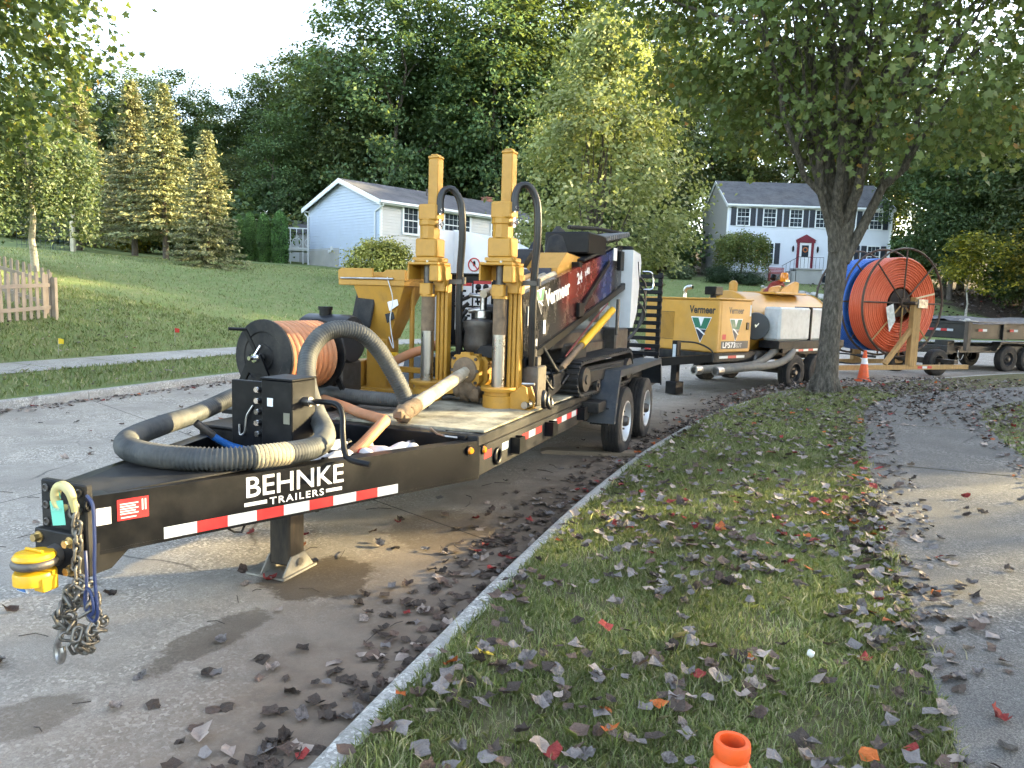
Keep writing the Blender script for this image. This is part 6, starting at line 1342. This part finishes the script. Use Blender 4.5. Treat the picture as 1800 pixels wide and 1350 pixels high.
# operator side: white shrouds, console, seat, black arm
m = MB(); m.prism([(.62, .42), (2.3, .42), (2.5, 1.05), (2.3, 1.42), (1.3, 1.58), (.72, 1.56), (.62, 1.48)], 'x', -.80, -.66); m.build('white_side_shroud', WHITEP, RG, 20)
m = MB(); m.prism([(-.70, 1.13), (.10, 1.13), (.12, 1.20), (-.15, 1.42), (-.45, 1.55), (-.66, 1.58), (-.70, 1.55)], 'y', .95, 1.9); m.build('white_hood', WHITEP, RG, 20)
m = MB(); m.box(-.98, -.80, .66, 1.0, 1.0, 1.08, .02); m.build('white_step', WHITEP, RG, 0)
m = MB(); m.prism([(1.5, 1.15), (1.55, 1.34), (1.8, 1.42), (2.2, 1.34), (2.25, 1.12)], 'x', -.25, .05); m.build('white_rear_hood', WHITEP, RG, 20)
m = MB(); m.box(-.64, -.02, .86, .93, .45, 1.14, .008); m.box(-.66, .02, .80, .96, 1.135, 1.15, .003); CN = m.build('console', BLACK, RG, 0)
for (a, b, z0, z1) in ((-.58, -.40, .84, 1.06), (-.38, -.19, .84, 1.08), (-.58, -.50, .60, .82), (-.47, -.40, .60, .82)):
    m = MB(); m.box(a, b, .853, .859, z0, z1); dc = m.build('warning_decal', WHITE, CN, 0)
    if z0 > .8: m = MB(); m.box(a, b, .851, .8525, z1 - .03, z1); m.build('decal_header', RED, dc, 0)
    for k in range(3): m = MB(); z = z0 + .03 + k * .05; m.box(a + .02, a + .02 + (b - a) * (.35 + .2 * ((k * 7) % 3) / 2), .851, .8525, z, z + .022); m.build('decal_figure', BLACK, dc, 0)
m = MB(); m.torus((-.43, .944, 1.24), (0, 1, 0), .062, .006, 22, 6); m.beam((-.47, .942, 1.285), (-.39, .942, 1.195), .004, .010); m.m(1).blob((-.43, .946, 1.25), .02, 8, 5, (.8, .3, 1.4)); m.build('no_riders_sign', [RED, BLACK], RG, 60)
m = MB(); m.beam((-.06, .35, .50), (.02, 1.5, 1.46), .10, .16, ch=.02); m.build('black_arm', BLACKD, RG, 0)
m = MB(); m.prism([(.85, 1.12), (.95, 1.26), (1.15, 1.40), (1.3, 1.42), (1.3, 1.12)], 'x', -.10, .10); m.build('arm_cowl', BLACKD, RG, 20)
for x in (-.30, -.22): m = MB(); m.tube([(x, .80, .85), (x + .02, .72, .98), (x + .05, .70, 1.0)], .009, 6); m.blob((x + .05, .70, 1.02), .03, 8, 6); m.build('joystick', BLACK, RG, 60)
# rotary head drum behind the vise
m = MB(); m.lathe([(.09, 0), (.13, .1), (.15, .25), (.15, .6), (.17, .7), (.17, .85), (.06, .95), (.055, 1.0)], (.03, .22, .42), (.03, .26, .75), 22); m.build('swivel_drum', DSTEEL, RG, 40)
m = MB(); m.lathe([(.07, 0), (.07, .3), (.03, .35), (.03, 1)], (.03, .26, .74), (.03, .27, .95), 14); m.cyl((.03, .27, .93), (-.1, .25, .94), .022, n=10); m.cyl((.03, .27, .82), (-.1, .24, .80), .024, n=10); m.build('hose_swivel', STEEL, RG)
for k in range(5): m = MB(); m.tube(catmull([(-.1 - .01 * k, .25, .93 - .06 * k), (-.2, .22, .85 - .08 * k), (-.21 + .02 * k, .3, .6), (-.12 + .05 * k, .32, .36), (.02, .2, .28)], 6), .017, 8); m.build('hydraulic_hose', HOSEK, RG)
m = MB(); m.prism([(.35, .18), (.75, .18), (.8, .8), (.5, .95), (.4, .8)], 'x', .13, .3); m.box(.06, .36, .42, .80, .55, .66, .02); m.build('pump_housing', BLACKD, RG, 20)
m = MB(); m.box(-.12, .2, .48, .86, .78, .86, .02); m.box(-.12, .2, .84, .93, .84, 1.2, .03); m.build('seat', M('seat vinyl', (.03, .032, .036), .5), RG, 20)
# yellow engine cover with data strip, black intake, exhaust hood
m = MB(); m.prism([(1.0, .85), (1.9, 1.0), (2.0, 1.34), (1.25, 1.38), (1.02, 1.22)], 'x', -.1, .42); EC = m.build('engine_cover', YEL, RG, 20); m = MB(); m.prism([(1.005, 1.22), (1.02, 1.22), (1.02, 1.10), (1.005, 1.10)], 'x', .14, .36); m.build('data_strip', M('navy decal', (.02, .03, .06), .4), EC, 0)
m = MB(); m.box(.02, .5, 1.65, 2.25, 1.40, 1.62, .015); m.build('intake_box', BLACK, RG, 0); m = MB(); m.lathe([(.16, 0), (.16, .2), (.13, .6), (.02, .95)], (.16, 1.75, 1.36), (.12, 1.75, 1.70), 18); m.build('exhaust_cowl', BLACKD, RG)
# clutter on top: light bar, hoses, chain trough
m = MB(); m.cb((.22, 2.5, 1.60), (.4, .9, .07), (RAD(8), 0, 0), .01); m.build('carrier_trough', BLACKD, RG, 0)
for k in range(16): m = MB(); y = 2.1 + k * .075; m.cb((.34, y, 1.57 + .14 * (y - 2.1)), (.26, .05, .06), (RAD(10), 0, 0), .008); m.build('carrier_link', M('carrier grey', (.13, .13, .13), .6), RG, 0)
m = MB(); m.tube([(.15, 2.0, 1.70), (.2, 2.8, 1.76), (.4, 3.3, 1.74)], .022, 8); m.build('top_rail', BLACKD, RG)
# white rear shroud and fittings
m = MB(); m.prism([(2.98, .62), (3.1, .62), (3.25, .8), (3.36, 1.4), (3.3, 1.5), (2.98, 1.53)], 'x', .34, .60); m.build('white_rear_shroud', WHITEP, RG, 20); m = MB(); m.lathe([(.09, 0), (.10, .5), (.08, 1)], (.46, 3.12, 1.52), (.46, 3.12, 1.58), 20); m.build('tank_cap', BLACK, RG); m = MB(); m.tube(catmull([(.63, 3.1, 1.4), (.64, 3.2, 1.0), (.635, 3.05, .6)], 6), .006, 6); m.build('shroud_seam', BLACK, RG)
m = MB(); m.tube(catmull([(.6, 3.42, 1.3), (.7, 3.5, 1.28), (.72, 3.5, 1.1), (.62, 3.44, 1.08)], 5), .012, 7); m.build('grab_handle', CHROME, RG)
for k in range(4): m = MB(); m.tube(catmull([(.5, 3.4, 1.3 - .1 * k), (.62, 3.55, 1.1 - .1 * k), (.55, 3.5, .6), (.4, 3.2, .35)], 5), .014, 7); m.build('hydraulic_hose', HOSEK, RG)
m = MB(); m.box(.2, .55, 2.6, 3.1, .35, .62, .02); m.cyl((.6, 2.45, .55), (.6, 2.45, .95), .02, n=8); m.build('rear_mount', DSTEEL, RG, 0)

# ================================================================== mixing hopper and pump engine on the deck
HP = ride('mixing_hopper', 'yellow mixing hopper with wide tray on a pedestal, left of the masts', 'hopper', -.74, 2.4, .78); HP.scale = (.8, .8, .98)
m = MB(); m.box(-.44, .44, -.26, .26, 1.02, 1.075, .006); m.prism([(-.44, 1.076), (-.44, 1.16), (-.40, 1.18), (.02, 1.18), (.02, 1.076)], 'y', -.26, -.235); m.prism([(.16, 1.076), (.16, 1.14), (.2, 1.17), (.44, 1.17), (.44, 1.076)], 'y', -.26, -.235); m.box(-.44, .44, .235, .26, 1.076, 1.16); m.box(-.44, -.415, -.23, .23, 1.076, 1.16); m.box(.415, .44, -.23, .23, 1.076, 1.16); m.build('tray', YEL, HP, 0)
m = MB(); m.add([(-.24, -.24, 1.02), (.42, -.24, 1.02), (.42, .24, 1.02), (-.24, .24, 1.02), (-.06, -.12, .52), (.17, -.12, .52), (.17, .12, .52), (-.06, .12, .52)], [(0, 1, 5, 4), (1, 2, 6, 5), (2, 3, 7, 6), (3, 0, 4, 7), (0, 1, 2, 3), (4, 5, 6, 7)]); m.build('funnel', YEL, HP, 0)
m = MB(); m.cyl((-.40, -.27, 1.085), (.3, -.27, 1.085), .010, n=8); m.build('tray_rod', STEEL, HP)
m = MB(); m.cb((-.12, -.215, .80), (.26, .035, .34), (RAD(-13), RAD(7), 0), .012); m.build('manual_box', BLACKD, HP, 0)
m = MB(); m.cb((.26, -.21, .87), (.13, .004, .12), (RAD(-13), RAD(-26), 0)); m.build('decal', WHITE, HP, 0); m = MB(); m.cb((.21, -.185, .74), (.11, .004, .10), (RAD(-13), RAD(-26), 0)); m.build('decal', BLACK, HP, 0)
m = MB(); m.box(-.13, .15, -.14, .14, .0, .52, .012); m.build('pedestal', YEL, HP, 0); m = MB(); m.cyl((.15, -.05, .36), (.24, -.07, .36), .035, n=14); m.blob((.24, -.07, .36), .036, 10, 7); m.build('valve_knob', YELB, HP)
m = MB(); m.cyl((.40, .0, .0), (.40, .0, 1.25), .028, n=12); m.build('post', YEL, HP); m = MB(); m.box(-.35, .55, -.25, .25, .0, .05, .008); m.box(.2, .75, -.2, -.12, .22, .27, .006); m.box(-.34, -.2, -.2, .2, .05, .3, .008); m.build('base_frame', YEL, HP, 0)
m = MB(); cc = catmull([(.22, -.27, 1.10), (.30, -.28, .9), (.27, -.28, .7), (.32, -.28, .45), (.25, -.27, .55)], 8); m.tube(cc, .006, 6); m.build('chain', M('white chain', (.6, .6, .58), .5), HP)
o = ride('orange_hose', 'smooth orange hose from the mixing hopper to the masts', 'hose', -.76, 2.3, .78); m = MB(); m.tube(catmull([(.17, -.08, .25), (.28, -.1, .32), (.45, -.1, .40), (.62, -.05, .46), (.75, .05, .55)], 6), .042, 12); m.build('hose', HOSEO, o)
o = ride('orange_hose', 'short upright orange hose below the mixing hopper', 'hose', -.76, 2.3, .78); corrugated('hose', o, [(-.12, -.32, .34), (-.13, -.36, .2), (-.15, -.38, .05), (-.17, -.38, -.02)], .042, HOSEO, .012, .06, 12)
m = MB(); m.cyl((-.12, -.32, .33), (-.11, -.27, .40), .045, n=14); m.torus((-.12, -.32, .34), (0, .3, 1), .046, .008, 16, 6); m.build('coupling', CHROME, o)
EN = ride('pump_engine', 'black pump engine with round filler cap behind the hose reel', 'engine', -.95, 1.85, .78)
m = MB(); m.lathe([(.05, 0), (.2, .02), (.215, .08), (.215, .9), (.2, .98), (.05, 1)], (-.24, 0, .52), (.26, 0, .52), 26); m.build('tank', M('black plastic tank', (.02, .022, .026), .4, var=.15), EN); m = MB(); m.cyl((-.02, -.03, .71), (-.02, -.03, .77), .055, n=16); m.cyl((-.02, -.03, .77), (-.02, -.03, .80), .065, n=16); m.build('filler_cap', BLACK, EN)
m = MB(); m.box(-.2, .24, -.16, .16, .05, .33, .02); m.build('engine_block', DSTEEL, EN, 0)
for k in range(7): m = MB(); m.box(-.18, .2, -.19, -.165, .08 + k * .032, .092 + k * .032); m.build('cooling_fin', DSTEEL, EN, 0)
m = MB(); m.lathe([(.05, 0), (.12, .1), (.12, .8), (.06, 1)], (.1, -.2, .2), (.1, -.32, .2), 18); m.build('recoil_starter', BLACK, EN); m = MB(); m.box(-.3, .34, -.24, .24, .0, .05, .006); m.build('skid', YEL, EN, 0)
# ================================================================== tank trailer
MT = thing('vacuum_tank_trailer', 'yellow mud tank trailer with white water tanks, parked behind the drilling rig trailer', 'trailer', (5.12, 16.14, 0), 50)
m = MB(); m.box(-.9, .85, -2.39, -1.27, .80, 1.80, .02); EB = m.build('engine_enclosure', YELS, MT, 0)
m = MB(); m.box(-.92, .87, -2.41, -1.25, 1.80, 1.835, .008); m.build('enclosure_lid', YELS, MT, 0)
m = MB(); m.box(.8505, .8565, -2.30, -1.34, .86, 1.76, .002); DRS = m.build('side_door', YELS, MT, 0); m = MB(); m.box(.857, .875, -1.46, -1.38, 1.24, 1.38, .004); m.build('latch', BLACK, DRS, 0)
m = MB(); m.box(.8572, .8590, -2.27, -1.36, .87, 1.02); ns = m.build('name_strip', M('charcoal strip', (.05, .055, .06), .5), DRS, 0)
text_on('lettering', 'LP573', WHITE, MT, (.8594, -2.22, .895), (0, 1, 0), (0, 0, 1), .145, .42, bold=.004, ext=.0005); text_on('lettering', 'SDT', M('grey print', (.4, .4, .4), .5), MT, (.8594, -1.78, .895), (0, 1, 0), (0, 0, 1), .12, .2, bold=.002, ext=.0005)
DKT = M('dark lettering', (.02, .02, .022), .5)
text_on('lettering', 'Vermeer', DKT, MT, (.19, -2.3925, 1.54), (1, 0, 0), (0, 0, 1), .20, .60, bold=.006, ext=.0006); vlogo(MT, (.47, -2.3925, 1.0), (1, 0, 0), (0, 0, 1), .46, .001)
text_on('lettering', 'Vermeer', DKT, MT, (.8575, -2.06, 1.55), (0, 1, 0), (0, 0, 1), .17, .50, bold=.005, ext=.0006); vlogo(MT, (.857, -1.81, 1.02), (0, 1, 0), (0, 0, 1), .42, .001)
m = MB(); m.box(.8572, .8585, -2.24, -2.12, 1.05, 1.15); m.build('warning_decal', RED, MT, 0); m = MB(); m.box(.8572, .8585, -1.36, -1.31, 1.5, 1.72); m.build('warning_decal', WHITE, MT, 0)
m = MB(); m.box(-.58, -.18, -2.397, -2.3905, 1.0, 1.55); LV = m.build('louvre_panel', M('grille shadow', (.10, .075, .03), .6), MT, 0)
for k in range(14): m = MB(); x = -.56 + k * .028; m.box(x, x + .014, -2.405, -2.397, 1.01, 1.54); m.build('louvre', YELS, LV, 0)
m = MB(); m.tube(catmull([(-.25, -2.0, 1.8), (-.25, -2.0, 1.95), (-.2, -2.0, 2.03), (-.08, -1.98, 2.05)], 6), .045, 12); m.build('exhaust_elbow', CHROME, MT); m = MB(); m.box(.22, .48, -2.0, -1.75, 1.9, 2.06, .01); m.cyl((.35, -1.88, 1.83), (.35, -1.88, 1.9), .06, n=12); m.build('air_cleaner', BLACK, MT, 0)
m = MB(); m.box(-.9, .86, -2.5, 2.4, .62, .795, .01); m.build('frame', BLACKD, MT, 0)
# tank
m = MB(); m.lathe([(.05, 0), (.35, .012), (.55, .03), (.68, .06), (.69, .075), (.67, .08), (.67, .92), (.69, .925), (.68, .94), (.5, .98), (.05, 1)], (0, -1.15, 1.33), (0, 2.45, 1.33), 40); TK = m.build('tank', YELS, MT, 30)
m = MB(); m.lathe([(.27, 0), (.28, .1), (.28, .8), (.265, .95), (.05, 1)], (.44, -.5, 1.30), (.74, -.95, 1.30), 28); m.build('filter_drum', M('grey drum', (.045, .05, .055), .55, var=.15), MT, 30); m = MB(); m.cyl((.75, -.965, 1.32), (.77, -.99, 1.32), .02, n=8); m.beam((.76, -.985, 1.28), (.80, -.93, 1.36), .012, .02); m.build('drum_latch', CHROME, MT)
m = MB(); m.box(-.3, .5, .1, 1.4, 1.97, 2.02, .01); m.prism([(.75, 2.02), (1.5, 2.02), (1.5, 2.26), (1.35, 2.28), (.8, 2.1)], 'x', .18, .24); m.prism([(.75, 2.02), (1.5, 2.02), (1.5, 2.2), (.8, 2.1)], 'x', -.26, -.2); m.build('hatch_guard', YELS, TK, 0)
m = MB(); m.cyl((0, -.7, 1.98), (0, -.7, 2.14), .09, n=14); m.blob((0, -.7, 2.14), .09, 12, 8); m.build('vent_pipe', YELS, TK); m = MB(); m.cyl((-.2, -1.0, 1.9), (-.2, -1.0, 2.02), .1, n=14); m.build('filler_cap', DSTEEL, TK)
for k in range(3): m = MB(); m.tube(catmull([(.1 + .04 * k, .3, 2.02), (.12, .55, 2.15 + .03 * k), (.15, .9, 2.2 + .03 * k), (.1, 1.2, 2.1)], 5), .022, 8); m.build('red_hose', M('red hose', (.25, .03, .03), .5), TK)
m = MB(); m.box(.12, .3, .82, 1.0, 2.26, 2.30); m.lathe([(.085, 0), (.09, .2), (.085, .8), (.06, 1)], (.21, .91, 2.30), (.21, .91, 2.46), 18); m.build('beacon', AMBER, TK)
m = MB(); m.cyl((.15, .55, 2.30), (.15, .6, 2.38), .06, n=12); m.build('work_light', BLACK, TK)
# white water tanks with straps
PT = M('translucent white tank', (.58, .60, .60), .5, var=.05, dirt=(.2, .2, .19), damt=.3, dscale=9, dthr=.52)
for s in (1, -1):
    for k in range(3):
        m = MB(); y0 = (-.62, .62, 1.32)[k]; y1 = (.58, 1.28, 1.98)[k]; xx = sorted((s * .70, s * 1.08)); m.box(xx[0], xx[1], y0, y1, 1.02, 1.70, .04); m.build('water_tank', PT, MT, 0)
    for y in (.60, 1.30): m = MB(); xx = sorted((s * .7, s * 1.095)); m.box(xx[0], xx[1], y - .018, y + .018, 1.02, 1.72); m.build('strap', BLACK, MT, 0)
    m = MB(); xx = sorted((s * .66, s * 1.12)); m.box(xx[0], xx[1], -.66, 2.05, .86, 1.015, .008); m.build('tank_shelf', BLACKD, MT, 0)
for k in range(6): m = MB(); y = -.1 + k * .2; m.box(1.1205, 1.1225, y, y + .198, .80, .845); m.build('reflective_tape', RED if k % 2 else SILVW, MT, 0)
for k in range(3): m = MB(); y = -2.3 + k * .28; m.box(.8605, .8625, y, y + .278, .69, .74); m.build('reflective_tape', RED if k % 2 else SILVW, MT, 0)
m = MB(); m.box(1.08, 1.12, -.5, 1.5, .78, .86); m.build('fender', BLACKD, MT, 0)
BRIM = M('black wheel', (.03, .03, .032), .4, .5, var=.2)
for s in (1, -1):
    for y in (.0, .92): wheel(MT, s * 1.05, y, .37, .22, s, BRIM, .205, lugs=8)
for y in (0, .92): m = MB(); m.cyl((-1, y, .36), (1, y, .36), .045, n=10); m.build('axle', DSTEEL, MT)
for s in (1, -1): m = MB(); m.beam((s * .8, -2.45, .70), (s * .12, -4.0, .58), .09, .15, ch=.006); m.build('tongue_beam', BLACK, MT, 0)
m = MB(); m.box(-.14, .14, -4.15, -3.95, .45, .68, .01); m.torus((0, -4.25, .55), (0, 0, 1), .07, .025, 20, 8); m.build('coupler', DSTEEL, MT)
m = MB(); m.box(.36, .48, -3.1, -2.98, .25, 1.02, .006); m.box(.30, .54, -3.16, -2.92, .02, .25, .008); JK2 = m.build('jack', BLACK, MT, 0); m = MB(); m.box(.385, .455, -3.103, -3.1005, .65, .95); m.build('sticker', SILVW, JK2, 0)
m = MB(); m.tube([(.02, -3.5, .66), (.02, -3.5, .82), (.08, -3.52, .86)], .012, 7); m.m(1).cyl((.08, -3.52, .86), (.2, -3.54, .86), .022, n=10); m.build('crank', [CHROME, RED], MT)
m = MB(); m.tube(catmull([(.42, -2.95, 1.0), (.62, -2.7, .98), (.8, -2.5, .86), (.84, -2.45, .72)], 6), .016, 8); m.build('electric_cable', HOSEK, MT)
for (ya, ye, xs, z1) in ((-.28, -3.2, .98, .52), (.21, -2.8, 1.16, .50)):
    m = MB(); P = catmull([(.8, ya + .25, 1.0), (.92, ya, .93), (xs, ya - .5, .72), (xs + .02, ya - 1.1, .56), (xs, (ya - 1.4 + ye) / 2, .53), (xs, ye, z1)], 8); m.tube(P, .075, 14, cap=False); h = m.build('suction_hose', M('grey mud hose', (.13, .125, .115), .65, var=.2, dirt=(.27, .24, .19), damt=.6, dscale=4), MT); e = P[-1]; m = MB(); m.lathe([(.082, 0), (.086, .1), (.086, 1), (.06, 1), (.06, .3), (.001, .3)], e + Vector((0, .15, 0)), e - Vector((0, .03, 0)), 20, False); m.build('hose_coupling', STEEL, h)
m = MB(); m.prism([(-1.2, .55), (-.55, .55), (-.55, .80), (-1.2, .80)], 'x', -.5, .8); m.lathe([(.15, 0), (.2, .2), (.2, .8), (.15, 1)], (.55, -.95, .62), (.9, -.95, .62), 18); m.build('outlet_box', DSTEEL, MT, 20)
# ================================================================== reel trailer
RT = thing('reel_trailer', 'timber-framed reel trailer carrying orange and blue conduit coils', 'trailer', (9.68, 19.56, 0), -21.6)
RUST = M('rusty steel tube', (.10, .075, .06), .6, .6, var=.35, scale=9)
RZ, RR = 1.90, 1.37
for y in (-.60, .06, .95):
    m = MB(); m.torus((0, y, RZ), (0, 1, 0), RR, .028, 56, 8); rg = m.build('flange_ring', RUST, RT)
    for k in range(8): a = math.pi / 2 + 6.283 * k / 8; m = MB(); m.cyl((.08 * math.cos(a), y, RZ + .08 * math.sin(a)), (RR * math.cos(a), y, RZ + RR * math.sin(a)), .02, n=7); m.build('spoke', RUST if k not in (3, 4, 5) or y > -.5 else WOODT, rg)
    m = MB(); m.lathe([(.03, 0), (.12, 0), (.12, 1), (.03, 1)], (0, y - .04, RZ), (0, y + .04, RZ), 16, False); m.build('hub', RUST, rg)
def coil(y0, y1, n_row, n_lay, mat, name, r=.034):
    m = MB(); dy = (y1 - y0) / n_row
    for l in range(n_lay):
        R = 1.185 - l * .0635
        for k in range(n_row):
            if l > 0 and 0 < k < n_row - 1: continue
            m.torus((0, y0 + dy * (k + .5) + (.008 if l % 2 else 0), RZ - .06), (0, 1, 0), R, r, 52, 7)
    return m.build(name, mat, RT, 60)
ORC = M('orange conduit', (.66, .115, .045), .35, var=.08, dirt=(.45, .12, .06), damt=.3, dscale=3); BLC = M('blue conduit', (.02, .13, .50), .35, var=.1)
tag(coil(-.54, -.01, 8, 12, ORC, 'conduit_coil'), 'bright orange conduit coil'); tag(coil(.14, .88, 11, 8, BLC, 'conduit_coil'), 'blue conduit coil behind the orange one')
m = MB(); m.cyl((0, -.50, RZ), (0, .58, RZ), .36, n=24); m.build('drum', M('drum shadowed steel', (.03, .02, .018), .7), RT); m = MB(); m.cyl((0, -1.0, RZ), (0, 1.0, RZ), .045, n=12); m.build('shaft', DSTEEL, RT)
for y in (-.86, .92):
    m = MB(); m.box(.02, .16, y - .07, y + .07, .3, RZ + .15, .008); m.build('timber_post', WOODT, RT, 0); m = MB(); m.box(.165, .29, y - .06, y + .06, .3, RZ - .02, .008); m.build('timber_post', WOODT, RT, 0)
    m = MB(); m.beam((-.75, y, .36), (.05, y, 1.25), .09, .12, ch=.006); m.build('timber_brace', WOODT, RT, 0); pass
    m = MB(); m.beam((-2.6, y, .28), (2.2, y, .28), .09, .12, ch=.006); m.build('base_beam', WOODT, RT, 0)
    for k in range(3): m = MB(); yy = y - .0465 if y < 0 else y + .0465; m.box(.35 + k * .17, .51 + k * .17, yy - .001, yy + .001, .25, .31); m.build('reflective_tape', RED if k % 2 == 0 else SILVW, RT, 0)
m = MB(); m.box(.1, .42, -.98, -.93, RZ - .12, RZ + .1, .006); m.cyl((.34, -.985, RZ), (.34, -.97, RZ), .05, n=10); m.build('bearing_plate', STEEL, RT, 0)
m = MB(); m.beam((-.02, -.99, RZ + .12), (.60, -.99, RZ + .25), .02, .04); m.build('pale_batten', M('new batten', (.6, .48, .3), .7), RT, 0)
m = MB(); m.add([(-.62, -.645, RZ - .12), (-.38, -.645, RZ - .02), (-.28, -.66, RZ - .45), (-.45, -.655, RZ - .75), (-.62, -.643, RZ - .121), (-.38, -.643, RZ - .021), (-.28, -.658, RZ - .451), (-.45, -.653, RZ - .751)], [(0, 1, 2, 3), (4, 5, 6, 7)]); m.build('paper_sheet', M('printed sheet', (.66, .64, .6), .6, var=.3, scale=9), RT, 0)
def wheel_x(parent, x, y, r, w, s, rim_m, rim_r):       # wheel whose axle runs along local y
    p = wheel(parent, 0, 0, r, w, 1, rim_m, rim_r, lugs=8, z=0); M4 = Matrix.Translation((x, y, r - .01)) @ Matrix.Rotation(RAD(-90) if s < 0 else RAD(90), 4, 'Z')
    p.matrix_local = M4
wheel_x(RT, 1.72, -.30, .36, .24, -1, BRIM, .195); wheel_x(RT, 1.72, .95, .36, .24, 1, BRIM, .195); m = MB(); m.cyl((1.72, -.25, .35), (1.72, .9, .35), .05, n=10); m.build('axle', DSTEEL, RT); m = MB(); m.box(1.65, 1.8, -.9, 1.0, .36, .46); m.build('axle_beam', DSTEEL, RT, 0)
m = MB(); m.cyl((-.45, -.3, .5), (-.45, .3, .5), .03, n=8); m.torus((-1.0, .1, .42), (.3, .2, 1), .45, .02, 30, 7); m.build('loose_cable', HOSEK, RT)
# ================================================================== dump trailer
DT = thing('dump_trailer', 'black dump trailer under a black tarpaulin at the right edge', 'trailer', (13.0, 21.3, 0), 68)
DBK = M('dump trailer paint', (.006, .006, .007), .4, var=.3, dirt=(.10, .08, .055), damt=.35, dscale=2.5, dthr=.5)
m = MB(); m.box(-2.05, 0, 0, 4.6, .95, 1.42, .02); m.box(-2.09, .04, -.04, 4.64, 1.38, 1.46, .01); BD_ = m.build('dump_box', DBK, DT, 0)
for y in (.0, 1.5, 3.0, 4.5): m = MB(); m.box(0, .06, y - .05, y + .09, .93, 1.44, .006); m.build('side_stake', DBK, BD_, 0)
m = MB(); m.box(-.02, .10, -.09, .07, .62, 1.46, .01); m.build('corner_post', M('weathered post', (.10, .08, .06), .7, var=.3), DT, 0)
m = MB(); nx, ny = 14, 20; V = []; rt = random.Random(2)
for i in range(nx + 1):
    for j in range(ny + 1):
        u, v = i / nx, j / ny; x = -2.12 + 2.22 * u; y = -.08 + 4.75 * v; z = 1.47 + .10 * math.sin(math.pi * u) * (1 + .3 * math.sin(9 * v)) + .02 * math.sin(23 * u + 7 * v) + rt.uniform(-.008, .008)
        if i in (0, nx) or j in (0, ny): z -= .06
        V.append((x, y, z))
m.add(V, [(i * (ny + 1) + j, (i + 1) * (ny + 1) + j, (i + 1) * (ny + 1) + j + 1, i * (ny + 1) + j + 1) for i in range(nx) for j in range(ny)]); TP = m.build('tarpaulin', M('black tarp', (.008, .0085, .01), .55, var=.2, bump=.3, bscale=6), DT, 180)
m = MB(); m.blob((.02, -.05, 1.5), .06, 8, 6, (1.6, 1, .8), 3, .3); m.tube(catmull([(-.2, -.1, 1.5), (0, -.11, 1.47), (.12, -.05, 1.48), (.15, .2, 1.46)], 5), .012, 6); m.build('tarp_rope', M('pale rope', (.5, .47, .42), .8), TP)
for k in range(5): m = MB(); m.box(-1.4 + k * .2, -1.203 + k * .2, -.0425, -.0405, 1.16, 1.23); m.build('reflective_tape', RED if k % 2 else SILVW, DT, 0)
for y in (.42, 1.75, 3.1):
    for k in range(2): m = MB(); m.box(.0405, .0425, y + k * .18, y + .175 + k * .18, 1.18, 1.25); m.build('reflective_tape', SILVW if k else RED, DT, 0)
m = MB(); m.box(-1.9, -.1, -.6, 4.6, .55, .75, .01); m.build('chassis', DBK, DT, 0); m = MB(); m.prism([(1.2, .62), (1.42, .88), (3.25, .88), (3.5, .62), (3.44, .62), (3.22, .84), (1.46, .84), (1.26, .62)], 'x', -.22, .06); m.build('fender', DBK, DT, 0)
for s in (1, -1):
    for y in (1.88, 2.82): wheel(DT, -1.02 + s * .93, y, .385, .22, s, BRIM, .21, lugs=8)
m = MB(); m.beam((-.3, -.5, .62), (-.95, -1.9, .6), .09, .14); m.beam((-1.7, -.5, .62), (-1.05, -1.9, .6), .09, .14); m.box(-.6, -.2, -.5, -.2, .5, .9, .01); m.build('tongue', DBK, DT, 0)
m = MB(); m.tube(catmull([(-.1, -.15, .62), (-.05, -.2, .45), (-.02, -.12, .35), (.0, -.05, .5)], 5), .012, 6); m.build('safety_chain', STEEL, DT)
# ================================================================== traffic cones
CONE = M('cone orange', (.80, .10, .015), .45, var=.1, dirt=(.3, .09, .045), damt=.55, dscale=14, dthr=.5); COLL = M('cone collar', (.75, .75, .76), .45, var=.06)
def cone(x, y, z, lab, h=.74, collars=True):
    t = thing('traffic_cone', lab, 'cone', (x, y, z), 12, 'traffic cones'); m = MB(); m.box(-.18, .18, -.18, .18, .0, .03, .012); m.build('base', CONE, t, 0)
    m = MB(); k = h; m.lathe([(.145, 0), (.135, .03), (.115, .2), (.068, .62), (.041, .885), (.0395, .925), (.033, .935), (.031, .95), (.035, .957), (.036, .985), (.034, 1.0), (.025, 1.0), (.024, .90), (.001, .88)], (0, 0, .03), (0, 0, h), 28, False); m.build('cone_body', CONE, t, 40)
    if collars: m = MB(); m.lathe([(.080, .54), (.058, .74)], (0, 0, .03), (0, 0, h), 28, False); m.build('reflective_collar', COLL, t)
cone(8.4, 17.64, 0, 'red-orange cone with a white collar beside the reel trailer', .74)
cone(.455, 1.365, gz(.5, 1.42), 'orange cone top in the near grass at the bottom edge', .71, False)
# driveway across the street
V = []; F = []
dl = [(2.2, 25.3), (2.6, 28), (2.9, 31), (3.0, 35), (2.9, 40), (2.6, 46)]; P = catmull([(x, y, 0) for x, y in dl], 6)
m = MB()
for i, p in enumerate(P): V += [(p.x - 2.0, p.y + 1.2, 0), (p.x - .7, p.y + .4, 0), (p.x + .7, p.y - .4, 0), (p.x + 2.0, p.y - 1.2, 0)]
V = [(x, y, gz(x, y) + .035) for x, y, _ in V]
m.add(V, [(i * 4 + q, i * 4 + q + 1, i * 4 + 5 + q, i * 4 + 4 + q) for i in range(len(P) - 1) for q in range(3)]); tag(m.build('driveway', KERBM, smooth=0), kind='structure')
